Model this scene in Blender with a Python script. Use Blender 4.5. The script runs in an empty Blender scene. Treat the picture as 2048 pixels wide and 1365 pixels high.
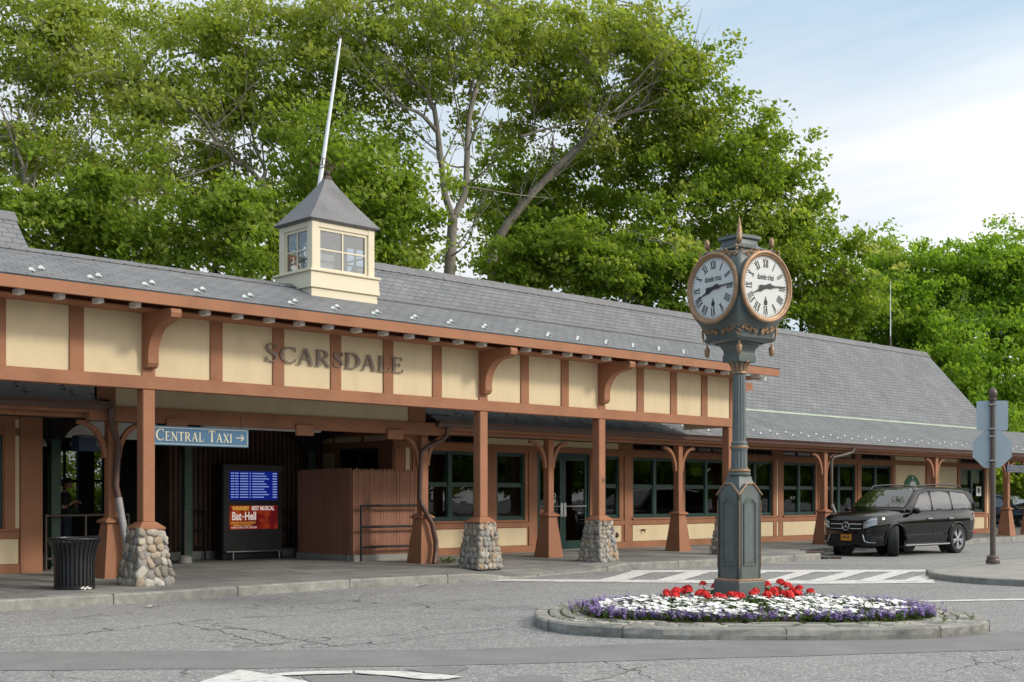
import bpy, bmesh, math, random
import numpy as np
from mathutils import Vector, Matrix
PI = math.pi
sc = bpy.context.scene
COL = sc.collection
rnd = random.Random(7)

# ---------------------------------------------------------------- camera geometry (also used to place far trees)
FPX, VPX, HY, CH = 2500.0, 3634.0, 996.0, 1.55
CA = math.atan((VPX - 1024) / FPX)
FX, FY = math.cos(CA), math.sin(CA)
RX, RY = math.sin(CA), -math.cos(CA)
def at(u, v, d):
    """world point seen at photo pixel (u, v), d metres along the view axis"""
    l = (u - 1024) / FPX * d
    return Vector((FX * d + RX * l, FY * d + RY * l, CH + (HY - v) / FPX * d))

# ---------------------------------------------------------------- mesh builder
class MB:
    def __init__(s):
        s.v = []; s.f = []; s.m = []; s.uv = None; s.tint = None
    def add(s, vs, fs, mi=0, M=None):
        o = len(s.v)
        if M is not None: vs = [M @ Vector(p) for p in vs]
        s.v.extend([tuple(p) for p in vs])
        for f in fs:
            s.f.append(tuple(i + o for i in f)); s.m.append(mi)
        return s
    def box(s, x0, x1, y0, y1, z0, z1, mi=0, M=None):
        vs = [(x0,y0,z0),(x1,y0,z0),(x1,y1,z0),(x0,y1,z0),(x0,y0,z1),(x1,y0,z1),(x1,y1,z1),(x0,y1,z1)]
        return s.add(vs, [(0,3,2,1),(4,5,6,7),(0,1,5,4),(1,2,6,5),(2,3,7,6),(3,0,4,7)], mi, M)
    def cbox(s, x0, x1, y0, y1, z0, z1, c=.01, mi=0, M=None):
        """box with chamfered edges"""
        def ring(z, k): return [(x0+k,y0,z),(x1-k,y0,z),(x1,y0+k,z),(x1,y1-k,z),(x1-k,y1,z),(x0+k,y1,z),(x0,y1-k,z),(x0,y0+k,z)]
        def ins(z): return [(x0+c,y0+c,z),(x1-c,y0+c,z),(x1-c,y0+c,z),(x1-c,y1-c,z),(x1-c,y1-c,z),(x0+c,y1-c,z),(x0+c,y1-c,z),(x0+c,y0+c,z)]
        return s.rings([ins(z0), ring(z0+c,c), ring(z1-c,c), ins(z1)], True, True, mi, M)
    def rings(s, rs, cap0=True, cap1=True, mi=0, M=None, close=True):
        n = len(rs[0]); vs = [p for r in rs for p in r]; fs = []
        for k in range(len(rs)-1):
            for i in range(n if close else n-1):
                j = (i+1) % n
                fs.append((k*n+i, k*n+j, (k+1)*n+j, (k+1)*n+i))
        if cap0: fs.append(tuple(reversed(range(n))))
        if cap1: fs.append(tuple((len(rs)-1)*n + i for i in range(n)))
        return s.add(vs, fs, mi, M)
    def lathe(s, prof, n=24, c=(0,0,0), mi=0, M=None, cap=True, scal=0.0, nsc=0):
        rs = []
        for r, z in prof:
            ring = []
            for i in range(n):
                a = 2*PI*i/n
                rr = r * (1 - (scal * (0.5 + 0.5*math.cos(a*nsc)) if scal else 0))
                ring.append((c[0]+rr*math.cos(a), c[1]+rr*math.sin(a), c[2]+z))
            rs.append(ring)
        return s.rings(rs, cap, cap, mi, M)
    def sq(s, prof, c=(0,0,0), mi=0, M=None):
        """square section loft: (half side, z)"""
        rs = [[(c[0]-h,c[1]-h,c[2]+z),(c[0]+h,c[1]-h,c[2]+z),(c[0]+h,c[1]+h,c[2]+z),(c[0]-h,c[1]+h,c[2]+z)] for h, z in prof]
        return s.rings(rs, True, True, mi, M)
    def tube(s, pts, r, n=8, mi=0, M=None, cap=True):
        pts = [Vector(p) for p in pts]; rr = r if isinstance(r, (list, tuple)) else [r]*len(pts)
        rs = []; up = Vector((0,0,1)); prev = None
        for i, p in enumerate(pts):
            t = (pts[min(i+1,len(pts)-1)] - pts[max(i-1,0)])
            if t.length < 1e-9: t = Vector((0,0,1))
            t.normalize()
            if prev is None:
                a = t.cross(up)
                if a.length < 1e-3: a = t.cross(Vector((0,1,0)))
            else:
                a = prev - t * prev.dot(t)
                if a.length < 1e-4: a = t.cross(up)
            a.normalize(); prev = a; b = t.cross(a)
            rs.append([tuple(p + (a*math.cos(2*PI*k/n) + b*math.sin(2*PI*k/n))*rr[i]) for k in range(n)])
        return s.rings(rs, cap, cap, mi, M)
    def sph(s, c, r, nu=10, nv=7, mi=0, M=None):
        rx, ry, rz = (r, r, r) if not isinstance(r, (tuple, list)) else r
        rs = []
        for j in range(nv+1):
            t = -PI/2 + PI*j/nv
            k = max(math.cos(t), 1e-3)
            rs.append([(c[0]+rx*k*math.cos(2*PI*i/nu), c[1]+ry*k*math.sin(2*PI*i/nu), c[2]+rz*math.sin(t)) for i in range(nu)])
        return s.rings(rs, True, True, mi, M)
    def prism(s, poly, axis, a, b, mi=0, M=None):
        """poly in the two other axes (x: (y,z); y: (x,z); z: (x,y))"""
        def mk(p, t): return {'x': (t,p[0],p[1]), 'y': (p[0],t,p[1]), 'z': (p[0],p[1],t)}[axis]
        n = len(poly)
        vs = [mk(p, a) for p in poly] + [mk(p, b) for p in poly]
        fs = [(i, (i+1)%n, n+(i+1)%n, n+i) for i in range(n)] + [tuple(reversed(range(n))), tuple(range(n, 2*n))]
        return s.add(vs, fs, mi, M)
    def quad(s, a, b, c, d, mi=0, M=None):
        return s.add([a,b,c,d], [(0,1,2,3)], mi, M)
    def disc(s, c, r, axis='y', n=32, mi=0, M=None):
        vs = []
        for i in range(n):
            a = 2*PI*i/n; p, q = r*math.cos(a), r*math.sin(a)
            vs.append({'y': (c[0]+p,c[1],c[2]+q), 'z': (c[0]+p,c[1]+q,c[2]), 'x': (c[0],c[1]+p,c[2]+q)}[axis])
        return s.add(vs, [tuple(range(n))], mi, M)

def fix_normals(me):
    bm = bmesh.new(); bm.from_mesh(me)
    bmesh.ops.recalc_face_normals(bm, faces=bm.faces)
    bm.to_mesh(me); bm.free()

def root_loc(o):  # sum of locations up the parent chain
    L = Vector((0,0,0))
    while o is not None:
        L += o.location; o = o.parent
    return L

def mesh_of(name, mb, mats, shift=None, smooth=False, fix=True):
    me = bpy.data.meshes.new(name)
    vs = mb.v if shift is None else [(p[0]-shift[0], p[1]-shift[1], p[2]-shift[2]) for p in mb.v]
    me.from_pydata(vs, [], mb.f)
    if not isinstance(mats, (list, tuple)): mats = [mats]
    for m in mats: me.materials.append(m)
    if len(mats) > 1: me.polygons.foreach_set('material_index', mb.m)
    if mb.tint is not None:
        at_ = me.attributes.new('tint', 'FLOAT', 'FACE'); at_.data.foreach_set('value', mb.tint)
    if mb.uv is not None:
        uvl = me.uv_layers.new(name='UVMap')
        for lp in me.loops: uvl.data[lp.index].uv = mb.uv[lp.vertex_index]
    if fix: fix_normals(me)
    if smooth is not False:
        me.polygons.foreach_set('use_smooth', [True]*len(me.polygons))
        if smooth is not True:
            me.set_sharp_from_angle(angle=math.radians(smooth))
    me.update()
    return me

def P(name, mb, mats, parent=None, smooth=False, world=True, label=None, fix=True):
    """one mesh object, a part of parent (mb in world coordinates unless world=False)"""
    sh = root_loc(parent) if (parent is not None and world) else None
    o = bpy.data.objects.new(name, mesh_of(name, mb, mats, sh, smooth, fix))
    COL.objects.link(o)
    if parent is not None: o.parent = parent
    if label: o['label'] = label
    return o
def T(name, label, cat, loc=(0,0,0), rz=0.0, group=None, kind=None):
    o = bpy.data.objects.new(name, None); COL.objects.link(o)
    o.location = loc; o.rotation_euler = (0,0,rz); o.empty_display_size = .1
    return tag(o, label, cat, group, kind)
def tag(o, label, cat=None, group=None, kind=None):
    if label: o['label'] = label
    if cat: o['category'] = cat
    if group: o['group'] = group
    if kind: o['kind'] = kind
    return o
def solo(name, mb, mats, label, cat, group=None, smooth=False, base=None):
    """a thing that is one mesh, its origin at its base"""
    if base is None:
        xs = [p[0] for p in mb.v]; ys = [p[1] for p in mb.v]; zs = [p[2] for p in mb.v]
        base = ((min(xs)+max(xs))/2, (min(ys)+max(ys))/2, min(zs))
    o = bpy.data.objects.new(name, mesh_of(name, mb, mats, base, smooth)); COL.objects.link(o)
    o.location = base
    return tag(o, label, cat, group)
def S(name, mb, mats, label=None, smooth=False, kind='structure', parent=None):
    o = P(name, mb, mats, parent, smooth)
    if parent is None: o['kind'] = kind
    if label: o['label'] = label
    return o
def copy_tree(o, parent=None):
    c = o.copy(); COL.objects.link(c)
    if parent is not None: c.parent = parent
    for ch in list(o.children): copy_tree(ch, c)
    return c

def text_mb(s, size, ext=.002, align='CENTER', bold=0.0):
    """writing lying in the x-z plane facing -y, centred at the origin"""
    cu = bpy.data.curves.new('t', 'FONT'); cu.body = s; cu.size = size; cu.extrude = ext
    cu.align_x = align; cu.align_y = 'CENTER'; cu.offset = bold
    o = bpy.data.objects.new('t', cu); COL.objects.link(o)
    dg = bpy.context.evaluated_depsgraph_get()
    me = bpy.data.meshes.new_from_object(o.evaluated_get(dg))
    mb = MB(); mb.add([(v.co.x, -v.co.z, v.co.y) for v in me.vertices], [tuple(p.vertices) for p in me.polygons])
    bpy.data.objects.remove(o); bpy.data.curves.remove(cu); bpy.data.meshes.remove(me)
    return mb
def merge(dst, src, M=None, mi=0):
    dst.add(src.v, src.f, mi, M); return dst
def TR(x, y, z, rz=0.0, rx=0.0, ry=0.0, s=1.0):
    return Matrix.Translation((x,y,z)) @ Matrix.Rotation(rz,4,'Z') @ Matrix.Rotation(ry,4,'Y') @ Matrix.Rotation(rx,4,'X') @ Matrix.Scale(s,4)

# ---------------------------------------------------------------- roman capitals with serifs, cap height 1
def glyph(ch, wk=1.0):
    st = []; TK, TN = .155*wk, .065*wk
    def line(x0,y0,x1,y1,w): st.append([(x0,y0,w),(x1,y1,w)])
    def serif(x,y,h=.13): st.append([(x-h,y,.045),(x+h,y,.045)])
    def arc(cx,cy,rx,ry,a0,a1,wf,n=14):
        st.append([(cx+rx*math.cos(a0+(a1-a0)*i/n), cy+ry*math.sin(a0+(a1-a0)*i/n), wf(a0+(a1-a0)*i/n)) for i in range(n+1)])
    D = math.radians; lo, hi = .023, .977
    if ch in 'IJ': line(.15,0,.15,1,TK); serif(.15,lo); serif(.15,hi); w=.30
    elif ch == 'L': line(.15,0,.15,1,TK); serif(.15,hi); line(.02,lo,.62,.04,.06); line(.60,.02,.65,.25,.04); w=.68
    elif ch == 'E':
        line(.15,0,.15,1,TK); line(.02,.965,.58,.965,.06); line(.02,.035,.62,.035,.06); line(.15,.51,.46,.51,.06)
        line(.57,.98,.585,.78,.04); line(.61,.02,.65,.24,.04); line(.465,.40,.465,.62,.04); w=.67
    elif ch == 'T': line(.35,0,.35,1,TK); serif(.35,lo); line(.02,.965,.68,.965,.06); line(.03,.98,.0,.76,.04); line(.67,.98,.70,.76,.04); w=.70
    elif ch == 'N': line(.12,0,.12,1,TN); line(.10,.97,.72,.03,TK); line(.71,0,.71,1,TN); serif(.10,hi,.10); serif(.12,lo); serif(.71,hi); w=.83
    elif ch == 'A': line(.10,.02,.40,.98,TN); line(.40,.98,.72,.02,TK); line(.22,.36,.60,.36,.06); serif(.09,lo,.11); serif(.72,lo,.14); w=.84
    elif ch == 'X': line(.10,.98,.68,.02,TK); line(.66,.98,.11,.02,TN); serif(.12,hi); serif(.66,hi,.11); serif(.11,lo,.11); serif(.68,lo); w=.78
    elif ch == 'C':
        arc(.47,.5,.40,.465,D(48),D(312),lambda a:.06+.11*max(0,-math.cos(a))**1.2,22)
        line(.735,.98,.745,.70,.045); line(.75,.28,.745,.12,.03); w=.80
    elif ch == 'D':
        line(.15,0,.15,1,TK); line(.02,.965,.36,.965,.06); line(.02,.035,.36,.035,.06)
        arc(.34,.5,.40,.465,D(-90),D(90),lambda a:.06+.11*max(0,math.cos(a)),18); w=.82
    elif ch in 'RPB':
        line(.15,0,.15,1,TK); serif(.15,lo); line(.02,.965,.36,.965,.06); line(.15,.475,.36,.475,.055)
        arc(.35,.72,.22,.245,D(-90),D(90),lambda a:.06+.09*max(0,math.cos(a)),14); line(.34,.48,.70,.03,.14); serif(.74,lo,.08); w=.80
    elif ch == 'S':
        pts=[(.50,.80,.05),(.46,.90,.06),(.36,.955,.065),(.26,.965,.065),(.15,.91,.08),(.10,.80,.10),(.12,.69,.12),(.20,.60,.14),(.31,.52,.155),(.42,.43,.15),(.495,.33,.125),(.50,.20,.10),(.43,.09,.075),(.31,.035,.065),(.20,.05,.06),(.11,.13,.055),(.07,.24,.05)]
        st.append(pts); line(.51,.97,.505,.73,.045); line(.06,.03,.065,.29,.045); w=.58
    elif ch == '>':
        line(0,.45,.8,.45,.08); line(.8,.45,.5,.72,.08); line(.8,.45,.5,.18,.08); w=.85
    elif ch == '<':
        line(0,.45,.8,.45,.08); line(0,.45,.3,.72,.08); line(0,.45,.3,.18,.08); w=.85
    else: w=.40
    return st, w
def serif_text(s, h, ext, space=.09, first=1.0, mb=None, wk=1.0):
    """letters in the x-z plane, front at y=0, growing to +y; returns (list of (mb, x)), width. Words start with a larger capital."""
    out = []; x = 0.0; start = True
    for ch in s:
        st, w = glyph(ch, wk)
        k = h * (first if start and ch != ' ' else 1.0)
        start = ch == ' '
        m = MB()
        for q, pl in enumerate(st):
            n = len(pl); L = []; R_ = []
            for i, (px, py, pw) in enumerate(pl):
                a = pl[max(i-1,0)]; b = pl[min(i+1,n-1)]
                dx, dy = b[0]-a[0], b[1]-a[1]; l = math.hypot(dx,dy) or 1
                nx, ny = -dy/l*pw/2, dx/l*pw/2
                L.append((px+nx, py+ny)); R_.append((px-nx, py-ny))
            e = q*.0004
            rs = []
            for (lx,ly),(rx_,ry_) in zip(L,R_):
                rs.append([(x+lx*k,-e,ly*k),(x+rx_*k,-e,ry_*k),(x+rx_*k,ext,ry_*k),(x+lx*k,ext,ly*k)])
            m.rings(rs)
        if st: out.append((ch, m))
        x += (w + space) * k
    return out, x - space*h

# ---------------------------------------------------------------- materials
def lin(h):
    def c(v):
        v /= 255
        return v/12.92 if v <= .04045 else ((v+.055)/1.055)**2.4
    return tuple(c(int(h[i:i+2],16)) for i in (0,2,4))
def new_mat(name):
    m = bpy.data.materials.new(name); m.use_nodes = True
    nt = m.node_tree; nt.nodes.clear()
    o = nt.nodes.new('ShaderNodeOutputMaterial')
    return m, nt, o
def N(nt, t, **kw):
    n = nt.nodes.new(t)
    for k, v in kw.items():
        if k.startswith('_'): setattr(n, k[1:], v)
        else: n.inputs[k.replace('_',' ')].default_value = v
    return n
def ramp(nt, fac, stops):
    r = nt.nodes.new('ShaderNodeValToRGB'); e = r.color_ramp.elements
    while len(e) < len(stops): e.new(.5)
    for k, (p, c) in enumerate(stops):
        e[k].position = p; e[k].color = (c[0],c[1],c[2],1) if isinstance(c,(tuple,list)) else (c,c,c,1)
    nt.links.new(fac, r.inputs['Fac']); return r.outputs['Color']
def mixc(nt, a, b, f, mode='MIX'):
    m = nt.nodes.new('ShaderNodeMix'); m.data_type = 'RGBA'; m.blend_type = mode
    for s_, v in ((6,a),(7,b)):
        if hasattr(v, 'type'): nt.links.new(v, m.inputs[s_])
        else: m.inputs[s_].default_value = (v[0],v[1],v[2],1)
    if hasattr(f, 'type'): nt.links.new(f, m.inputs[0])
    else: m.inputs[0].default_value = f
    return m.outputs[2]
def coords(nt, which='Object', scale=(1,1,1), rot=(0,0,0)):
    tc = nt.nodes.new('ShaderNodeTexCoord'); mp = nt.nodes.new('ShaderNodeMapping')
    mp.inputs['Scale'].default_value = scale; mp.inputs['Rotation'].default_value = rot
    nt.links.new(tc.outputs[which], mp.inputs['Vector']); return mp.outputs['Vector']
def noise(nt, vec, scale, detail=4, rough=.55):
    n = nt.nodes.new('ShaderNodeTexNoise'); n.inputs['Scale'].default_value = scale
    n.inputs['Detail'].default_value = detail; n.inputs['Roughness'].default_value = rough
    nt.links.new(vec, n.inputs['Vector']); return n.outputs['Fac']
def bsdf(nt, out, col, rough=.6, metal=0, spec=.4, bump=None, bstr=.3, bdist=.01):
    b = nt.nodes.new('ShaderNodeBsdfPrincipled')
    if hasattr(col,'type'): nt.links.new(col, b.inputs['Base Color'])
    else: b.inputs['Base Color'].default_value = (col[0],col[1],col[2],1)
    if hasattr(rough,'type'): nt.links.new(rough, b.inputs['Roughness'])
    else: b.inputs['Roughness'].default_value = rough
    b.inputs['Metallic'].default_value = metal
    b.inputs['Specular IOR Level'].default_value = spec
    if bump is not None:
        bp = nt.nodes.new('ShaderNodeBump'); bp.inputs['Strength'].default_value = bstr; bp.inputs['Distance'].default_value = bdist
        nt.links.new(bump, bp.inputs['Height']); nt.links.new(bp.outputs['Normal'], b.inputs['Normal'])
    nt.links.new(b.outputs['BSDF'], out.inputs['Surface']); return b
def pm(name, col, rough=.6, var=.18, scale=3.0, fine=40.0, metal=0, spec=.4, bstr=.15, stretch=(1,1,1), dirt=0.0):
    """painted / plain surface: base colour with cloudy wear, fine grain and a little bump"""
    m, nt, o = new_mat(name)
    v = coords(nt, 'Object', stretch)
    n1 = noise(nt, v, scale, 5, .6); n2 = noise(nt, v, fine, 3, .6)
    dk = tuple(c*(1-var) for c in col); lt = tuple(min(1,c*(1+var*.7)) for c in col)
    c = ramp(nt, n1, [(.25,dk),(.5,col),(.78,lt)])
    c = mixc(nt, c, tuple(x*(1-var*.6) for x in col), ramp(nt, n2, [(.45,0),(.8,.6)]))
    if dirt:
        n3 = noise(nt, v, scale*.45, 6, .7)
        c = mixc(nt, c, (.05,.045,.04), ramp(nt, n3, [(.52,0),(.75,dirt)]))
    r = ramp(nt, n2, [(.3,max(0,rough-.08)),(.7,min(1,rough+.08))])
    bsdf(nt, o, c, r, metal, spec, n2, bstr, .004)
    return m
M_ = {}
M_['brown'] = pm('brown_paint', (.345,.158,.088), .66, .22, 1.7, 45, spec=.2, bstr=.3, dirt=.14)
M_['brown_dark'] = pm('brown_dark', (.060,.030,.026), .45, .2, 2, 40)
M_['cream'] = pm('cream_stucco', (.700,.570,.370), .8, .11, 1.5, 70, spec=.2, stretch=(1.6,1,.45), dirt=.08)
M_['cream_w'] = pm('cream_siding', (.700,.620,.460), .6, .06, 1.5, 60, stretch=(1,1,3))
M_['white'] = pm('white_paint', (.72,.70,.66), .6, .08, 4, 60)
M_['green_f'] = pm('green_frame', (.010,.042,.033), .4, .2, 4, 50)
M_['steel_g'] = pm('green_steel', (.045,.085,.060), .55, .3, 6, 50, dirt=.4)
M_['black'] = pm('black_metal', (.014,.014,.016), .38, .4, 8, 70, spec=.5)
M_['rail'] = pm('railing_metal', (.030,.031,.034), .35, .3, 8, 70, metal=.5)
M_['steel'] = pm('brushed_steel', (.50,.50,.49), .35, .15, 8, 90, metal=.9)
M_['gutter'] = pm('gutter_bronze', (.105,.052,.040), .38, .2, 2, 60, spec=.5)
M_['pipe'] = pm('flexible_pipe', (.33,.31,.31), .6, .2, 8, 60)
M_['guard'] = pm('snow_guard_metal', (.40,.44,.43), .45, .15, 9, 60, metal=.3)
M_['copper_g'] = pm('green_copper', (.36,.43,.33), .6, .3, 4, 40)
M_['lead'] = pm('grey_lead_roof', (.165,.165,.172), .5, .25, 2.5, 30, metal=.25, dirt=.25)
M_['letters'] = pm('bronze_letters', (.200,.148,.115), .5, .15, 10, 80, metal=.1)
M_['signblue'] = pm('sign_blue', (.055,.150,.270), .45, .12, 4, 60)
M_['signnavy'] = pm('sign_navy', (.018,.035,.080), .45, .12, 4, 60)
M_['signink'] = pm('sign_lettering', (.72,.64,.44), .5, .06, 6, 60)
M_['signwhite'] = pm('sign_white', (.75,.75,.73), .5, .05, 6, 60)
M_['fence'] = pm('stained_fence_wood', (.300,.138,.085), .75, .3, 3, 30, stretch=(1,1,.15))
M_['concrete'] = pm('concrete', (.30,.29,.265), .9, .25, 2.5, 50, bstr=.4, dirt=.3)
M_['clockgreen'] = pm('clock_green_paint', (.112,.134,.128), .42, .20, 5, 60, spec=.5, bstr=.25)
M_['copper'] = pm('copper_trim', (.35,.215,.125), .45, .35, 14, 60, metal=.40, dirt=.3)
M_['dial'] = pm('dial_white', (.66,.66,.645), .35, .02, 3, 30, spec=.3, bstr=.02)
M_['ink'] = pm('dial_black', (.012,.012,.013), .4, .2, 8, 60)
M_['rust'] = pm('rusty_iron', (.085,.050,.036), .7, .4, 8, 50)
M_['pole'] = pm('pole_bronze', (.120,.095,.082), .45, .2, 6, 60, metal=.4)
M_['aluplate'] = pm('sign_back_aluminium', (.40,.46,.50), .42, .08, 3, 50, metal=.7)
M_['flagpole'] = pm('flagpole_white', (.80,.82,.84), .3, .06, 4, 60, spec=.5)
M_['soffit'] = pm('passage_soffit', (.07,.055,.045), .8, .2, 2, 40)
M_['dark'] = pm('dark_interior', (.020,.016,.014), .8, .3, 2, 30)
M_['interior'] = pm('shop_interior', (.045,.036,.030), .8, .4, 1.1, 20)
M_['mortar'] = pm('mortar', (.27,.245,.205), .9, .2, 9, 60)
M_['soil'] = pm('soil', (.060,.042,.030), .95, .4, 9, 50, bstr=.8)
M_['weed'] = pm('weed_leaf', (.10,.19,.03), .6, .3, 9, 50)

def m_shingle(name, bw, rh, a, b, gap=(.040,.041,.046)):
    m, nt, o = new_mat(name)
    uv = coords(nt, 'UV')
    br = nt.nodes.new('ShaderNodeTexBrick'); br.offset = .5; br.squash = 1
    br.inputs['Scale'].default_value = 1; br.inputs['Brick Width'].default_value = bw; br.inputs['Row Height'].default_value = rh
    br.inputs['Mortar Size'].default_value = .010; br.inputs['Mortar Smooth'].default_value = .2; br.inputs['Bias'].default_value = 0
    br.inputs['Color1'].default_value = (*a,1); br.inputs['Color2'].default_value = (*b,1); br.inputs['Mortar'].default_value = (*gap,1)
    nz = nt.nodes.new('ShaderNodeTexNoise'); nz.inputs['Scale'].default_value = 3.0
    nt.links.new(uv, nz.inputs['Vector'])
    dv = nt.nodes.new('ShaderNodeVectorMath'); dv.operation = 'MULTIPLY_ADD'
    dv.inputs[1].default_value = (.05,.012,0); nt.links.new(nz.outputs['Color'], dv.inputs[0]); nt.links.new(uv, dv.inputs[2])
    nt.links.new(dv.outputs[0], br.inputs['Vector'])
    n1 = noise(nt, uv, .9, 5, .65); n2 = noise(nt, uv, 45, 3)
    c = mixc(nt, br.outputs['Color'], (.85,.85,.86), ramp(nt, n1, [(.3,.0),(.8,.10)]))
    c = mixc(nt, c, (.70,.70,.70), ramp(nt, n2, [(.4,0),(.75,.14)]), 'MULTIPLY')
    # courses lap over one another: height ramps along each row
    sep = nt.nodes.new('ShaderNodeSeparateXYZ'); nt.links.new(uv, sep.inputs[0])
    md = nt.nodes.new('ShaderNodeMath'); md.operation = 'FRACT'
    dd = nt.nodes.new('ShaderNodeMath'); dd.operation = 'DIVIDE'; dd.inputs[1].default_value = rh
    nt.links.new(sep.outputs['Y'], dd.inputs[0]); nt.links.new(dd.outputs[0], md.inputs[0])
    ad = nt.nodes.new('ShaderNodeMath'); ad.operation = 'SUBTRACT'; ad.inputs[0].default_value = 1
    nt.links.new(md.outputs[0], ad.inputs[1])
    mu = nt.nodes.new('ShaderNodeMath'); mu.operation = 'MULTIPLY_ADD'; mu.inputs[1].default_value = -1.0
    nt.links.new(br.outputs['Fac'], mu.inputs[0]); nt.links.new(ad.outputs[0], mu.inputs[2])
    bsdf(nt, o, c, .72, 0, .35, mu.outputs[0], .6, .02)
    return m
M_['shingle'] = m_shingle('slate_shingle', .30, .155, (.128,.134,.144), (.164,.169,.178))

M_['shingle_shade'] = m_shingle('shade_darkened_shingle', .30, .155, (.022,.018,.017), (.035,.028,.026), (.008,.007,.007))  # darker copy of the shingle: shade under the canopy put into its colours
def m_asphalt():
    m, nt, o = new_mat('asphalt')
    v = coords(nt, 'Object')
    big = noise(nt, v, .22, 6, .6); mid = noise(nt, v, 2.2, 5, .65)
    sp = nt.nodes.new('ShaderNodeTexVoronoi'); sp.inputs['Scale'].default_value = 42; nt.links.new(v, sp.inputs['Vector'])
    n3 = noise(nt, v, 62, 3, .75)
    c = ramp(nt, big, [(.3,(.225,.225,.224)),(.7,(.295,.293,.287))])
    c = mixc(nt, c, (.13,.13,.13), ramp(nt, mid, [(.48,0),(.8,.42)]))
    c = mixc(nt, c, (.62,.61,.59), ramp(nt, sp.outputs['Color'], [(.55,0),(.95,.75)]))
    c = mixc(nt, c, (.045,.045,.046), ramp(nt, n3, [(.47,0),(.66,.80)]))
    # tyre-worn streaks running along the street
    vs = coords(nt, 'Object', (.09,1.1,1), (0,0,math.radians(-20)))
    c = mixc(nt, c, (.10,.10,.10), ramp(nt, noise(nt, vs, 1.6, 5, .65), [(.55,0),(.75,.32)]))
    # cracks: distorted cell edges, only where a cloudy mask allows
    dn = nt.nodes.new('ShaderNodeTexNoise'); dn.inputs['Scale'].default_value = 1.4; dn.inputs['Detail'].default_value = 6
    nt.links.new(v, dn.inputs['Vector'])
    ma = nt.nodes.new('ShaderNodeVectorMath'); ma.operation = 'MULTIPLY_ADD'; ma.inputs[1].default_value = (1.1,1.1,0)
    nt.links.new(dn.outputs['Color'], ma.inputs[0]); nt.links.new(v, ma.inputs[2])
    vo = nt.nodes.new('ShaderNodeTexVoronoi'); vo.feature = 'DISTANCE_TO_EDGE'; vo.inputs['Scale'].default_value = .95
    nt.links.new(ma.outputs[0], vo.inputs['Vector'])
    crack = ramp(nt, vo.outputs['Distance'], [(.0,1),(.006,.55),(.014,0)])
    mask = ramp(nt, noise(nt, v, .30, 3), [(.53,0),(.62,.9)])
    mm = mixc(nt, (0,0,0), crack, mask)
    c = mixc(nt, c, (.028,.027,.026), mm)
    bsdf(nt, o, c, .88, 0, .3, n3, .55, .006)
    return m
M_['asphalt'] = m_asphalt()
def m_patch():
    m, nt, o = new_mat('asphalt_patch')
    v = coords(nt, 'Object'); n3 = noise(nt, v, 70, 3, .75)
    c = ramp(nt, noise(nt, v, 1.3, 5, .65), [(.3,(.185,.185,.185)),(.7,(.245,.243,.240))])
    c = mixc(nt, c, (.04,.04,.04), ramp(nt, n3, [(.5,0),(.72,.6)]))
    c = mixc(nt, c, (.26,.25,.24), ramp(nt, noise(nt, v, 60, 2), [(.62,0),(.8,.6)]))
    bsdf(nt, o, c, .86, 0, .3, n3, .5, .005); return m
M_['patch'] = m_patch()
def m_marking():
    m, nt, o = new_mat('road_paint')
    v = coords(nt, 'Object')
    w = noise(nt, v, 7, 6, .7); n3 = noise(nt, v, 110, 2, .7)
    c = mixc(nt, (.66,.65,.62), (.24,.235,.225), ramp(nt, w, [(.50,0),(.68,.8)]))
    c = mixc(nt, c, (.25,.245,.235), ramp(nt, n3, [(.53,0),(.72,.55)]))
    bsdf(nt, o, c, .75, 0, .3, n3, .4, .004); return m
M_['marking'] = m_marking()
def m_paving():
    m, nt, o = new_mat('bluestone_paving')
    v = coords(nt, 'Object')
    br = nt.nodes.new('ShaderNodeTexBrick'); br.offset = .37
    for k, x in (('Scale',1),('Brick Width',1.25),('Row Height',.8),('Mortar Size',.014),('Bias',0)): br.inputs[k].default_value = x
    br.inputs['Color1'].default_value = (.185,.190,.184,1); br.inputs['Color2'].default_value = (.320,.308,.280,1); br.inputs['Mortar'].default_value = (.055,.053,.047,1)
    nt.links.new(v, br.inputs['Vector'])
    c = mixc(nt, br.outputs['Color'], (.11,.108,.10), ramp(nt, noise(nt, v, 1.1, 7, .7), [(.47,0),(.78,.75)]))
    c = mixc(nt, c, (.30,.285,.25), ramp(nt, noise(nt, v, 3.5, 5, .7), [(.58,0),(.8,.45)]))
    n3 = noise(nt, v, 70, 3)
    c = mixc(nt, c, (.07,.07,.068), ramp(nt, n3, [(.55,0),(.8,.5)]))
    bsdf(nt, o, c, .75, 0, .35, n3, .3, .004); return m
M_['paving'] = m_paving()
def m_granite():
    m, nt, o = new_mat('granite_kerb')
    v = coords(nt, 'Object'); a = noise(nt, v, 5, 6, .7); b = noise(nt, v, 95, 2, .7); d = noise(nt, v, 1.1, 5, .7)
    c = ramp(nt, a, [(.3,(.20,.195,.18)),(.55,(.31,.30,.27)),(.8,(.44,.415,.36))])
    c = mixc(nt, c, (.075,.072,.068), ramp(nt, d, [(.52,0),(.75,.7)]))
    c = mixc(nt, c, (.06,.06,.06), ramp(nt, b, [(.55,0),(.72,.5)]))
    bsdf(nt, o, c, .85, 0, .3, a, .7, .02); return m
M_['granite'] = m_granite()
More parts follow.
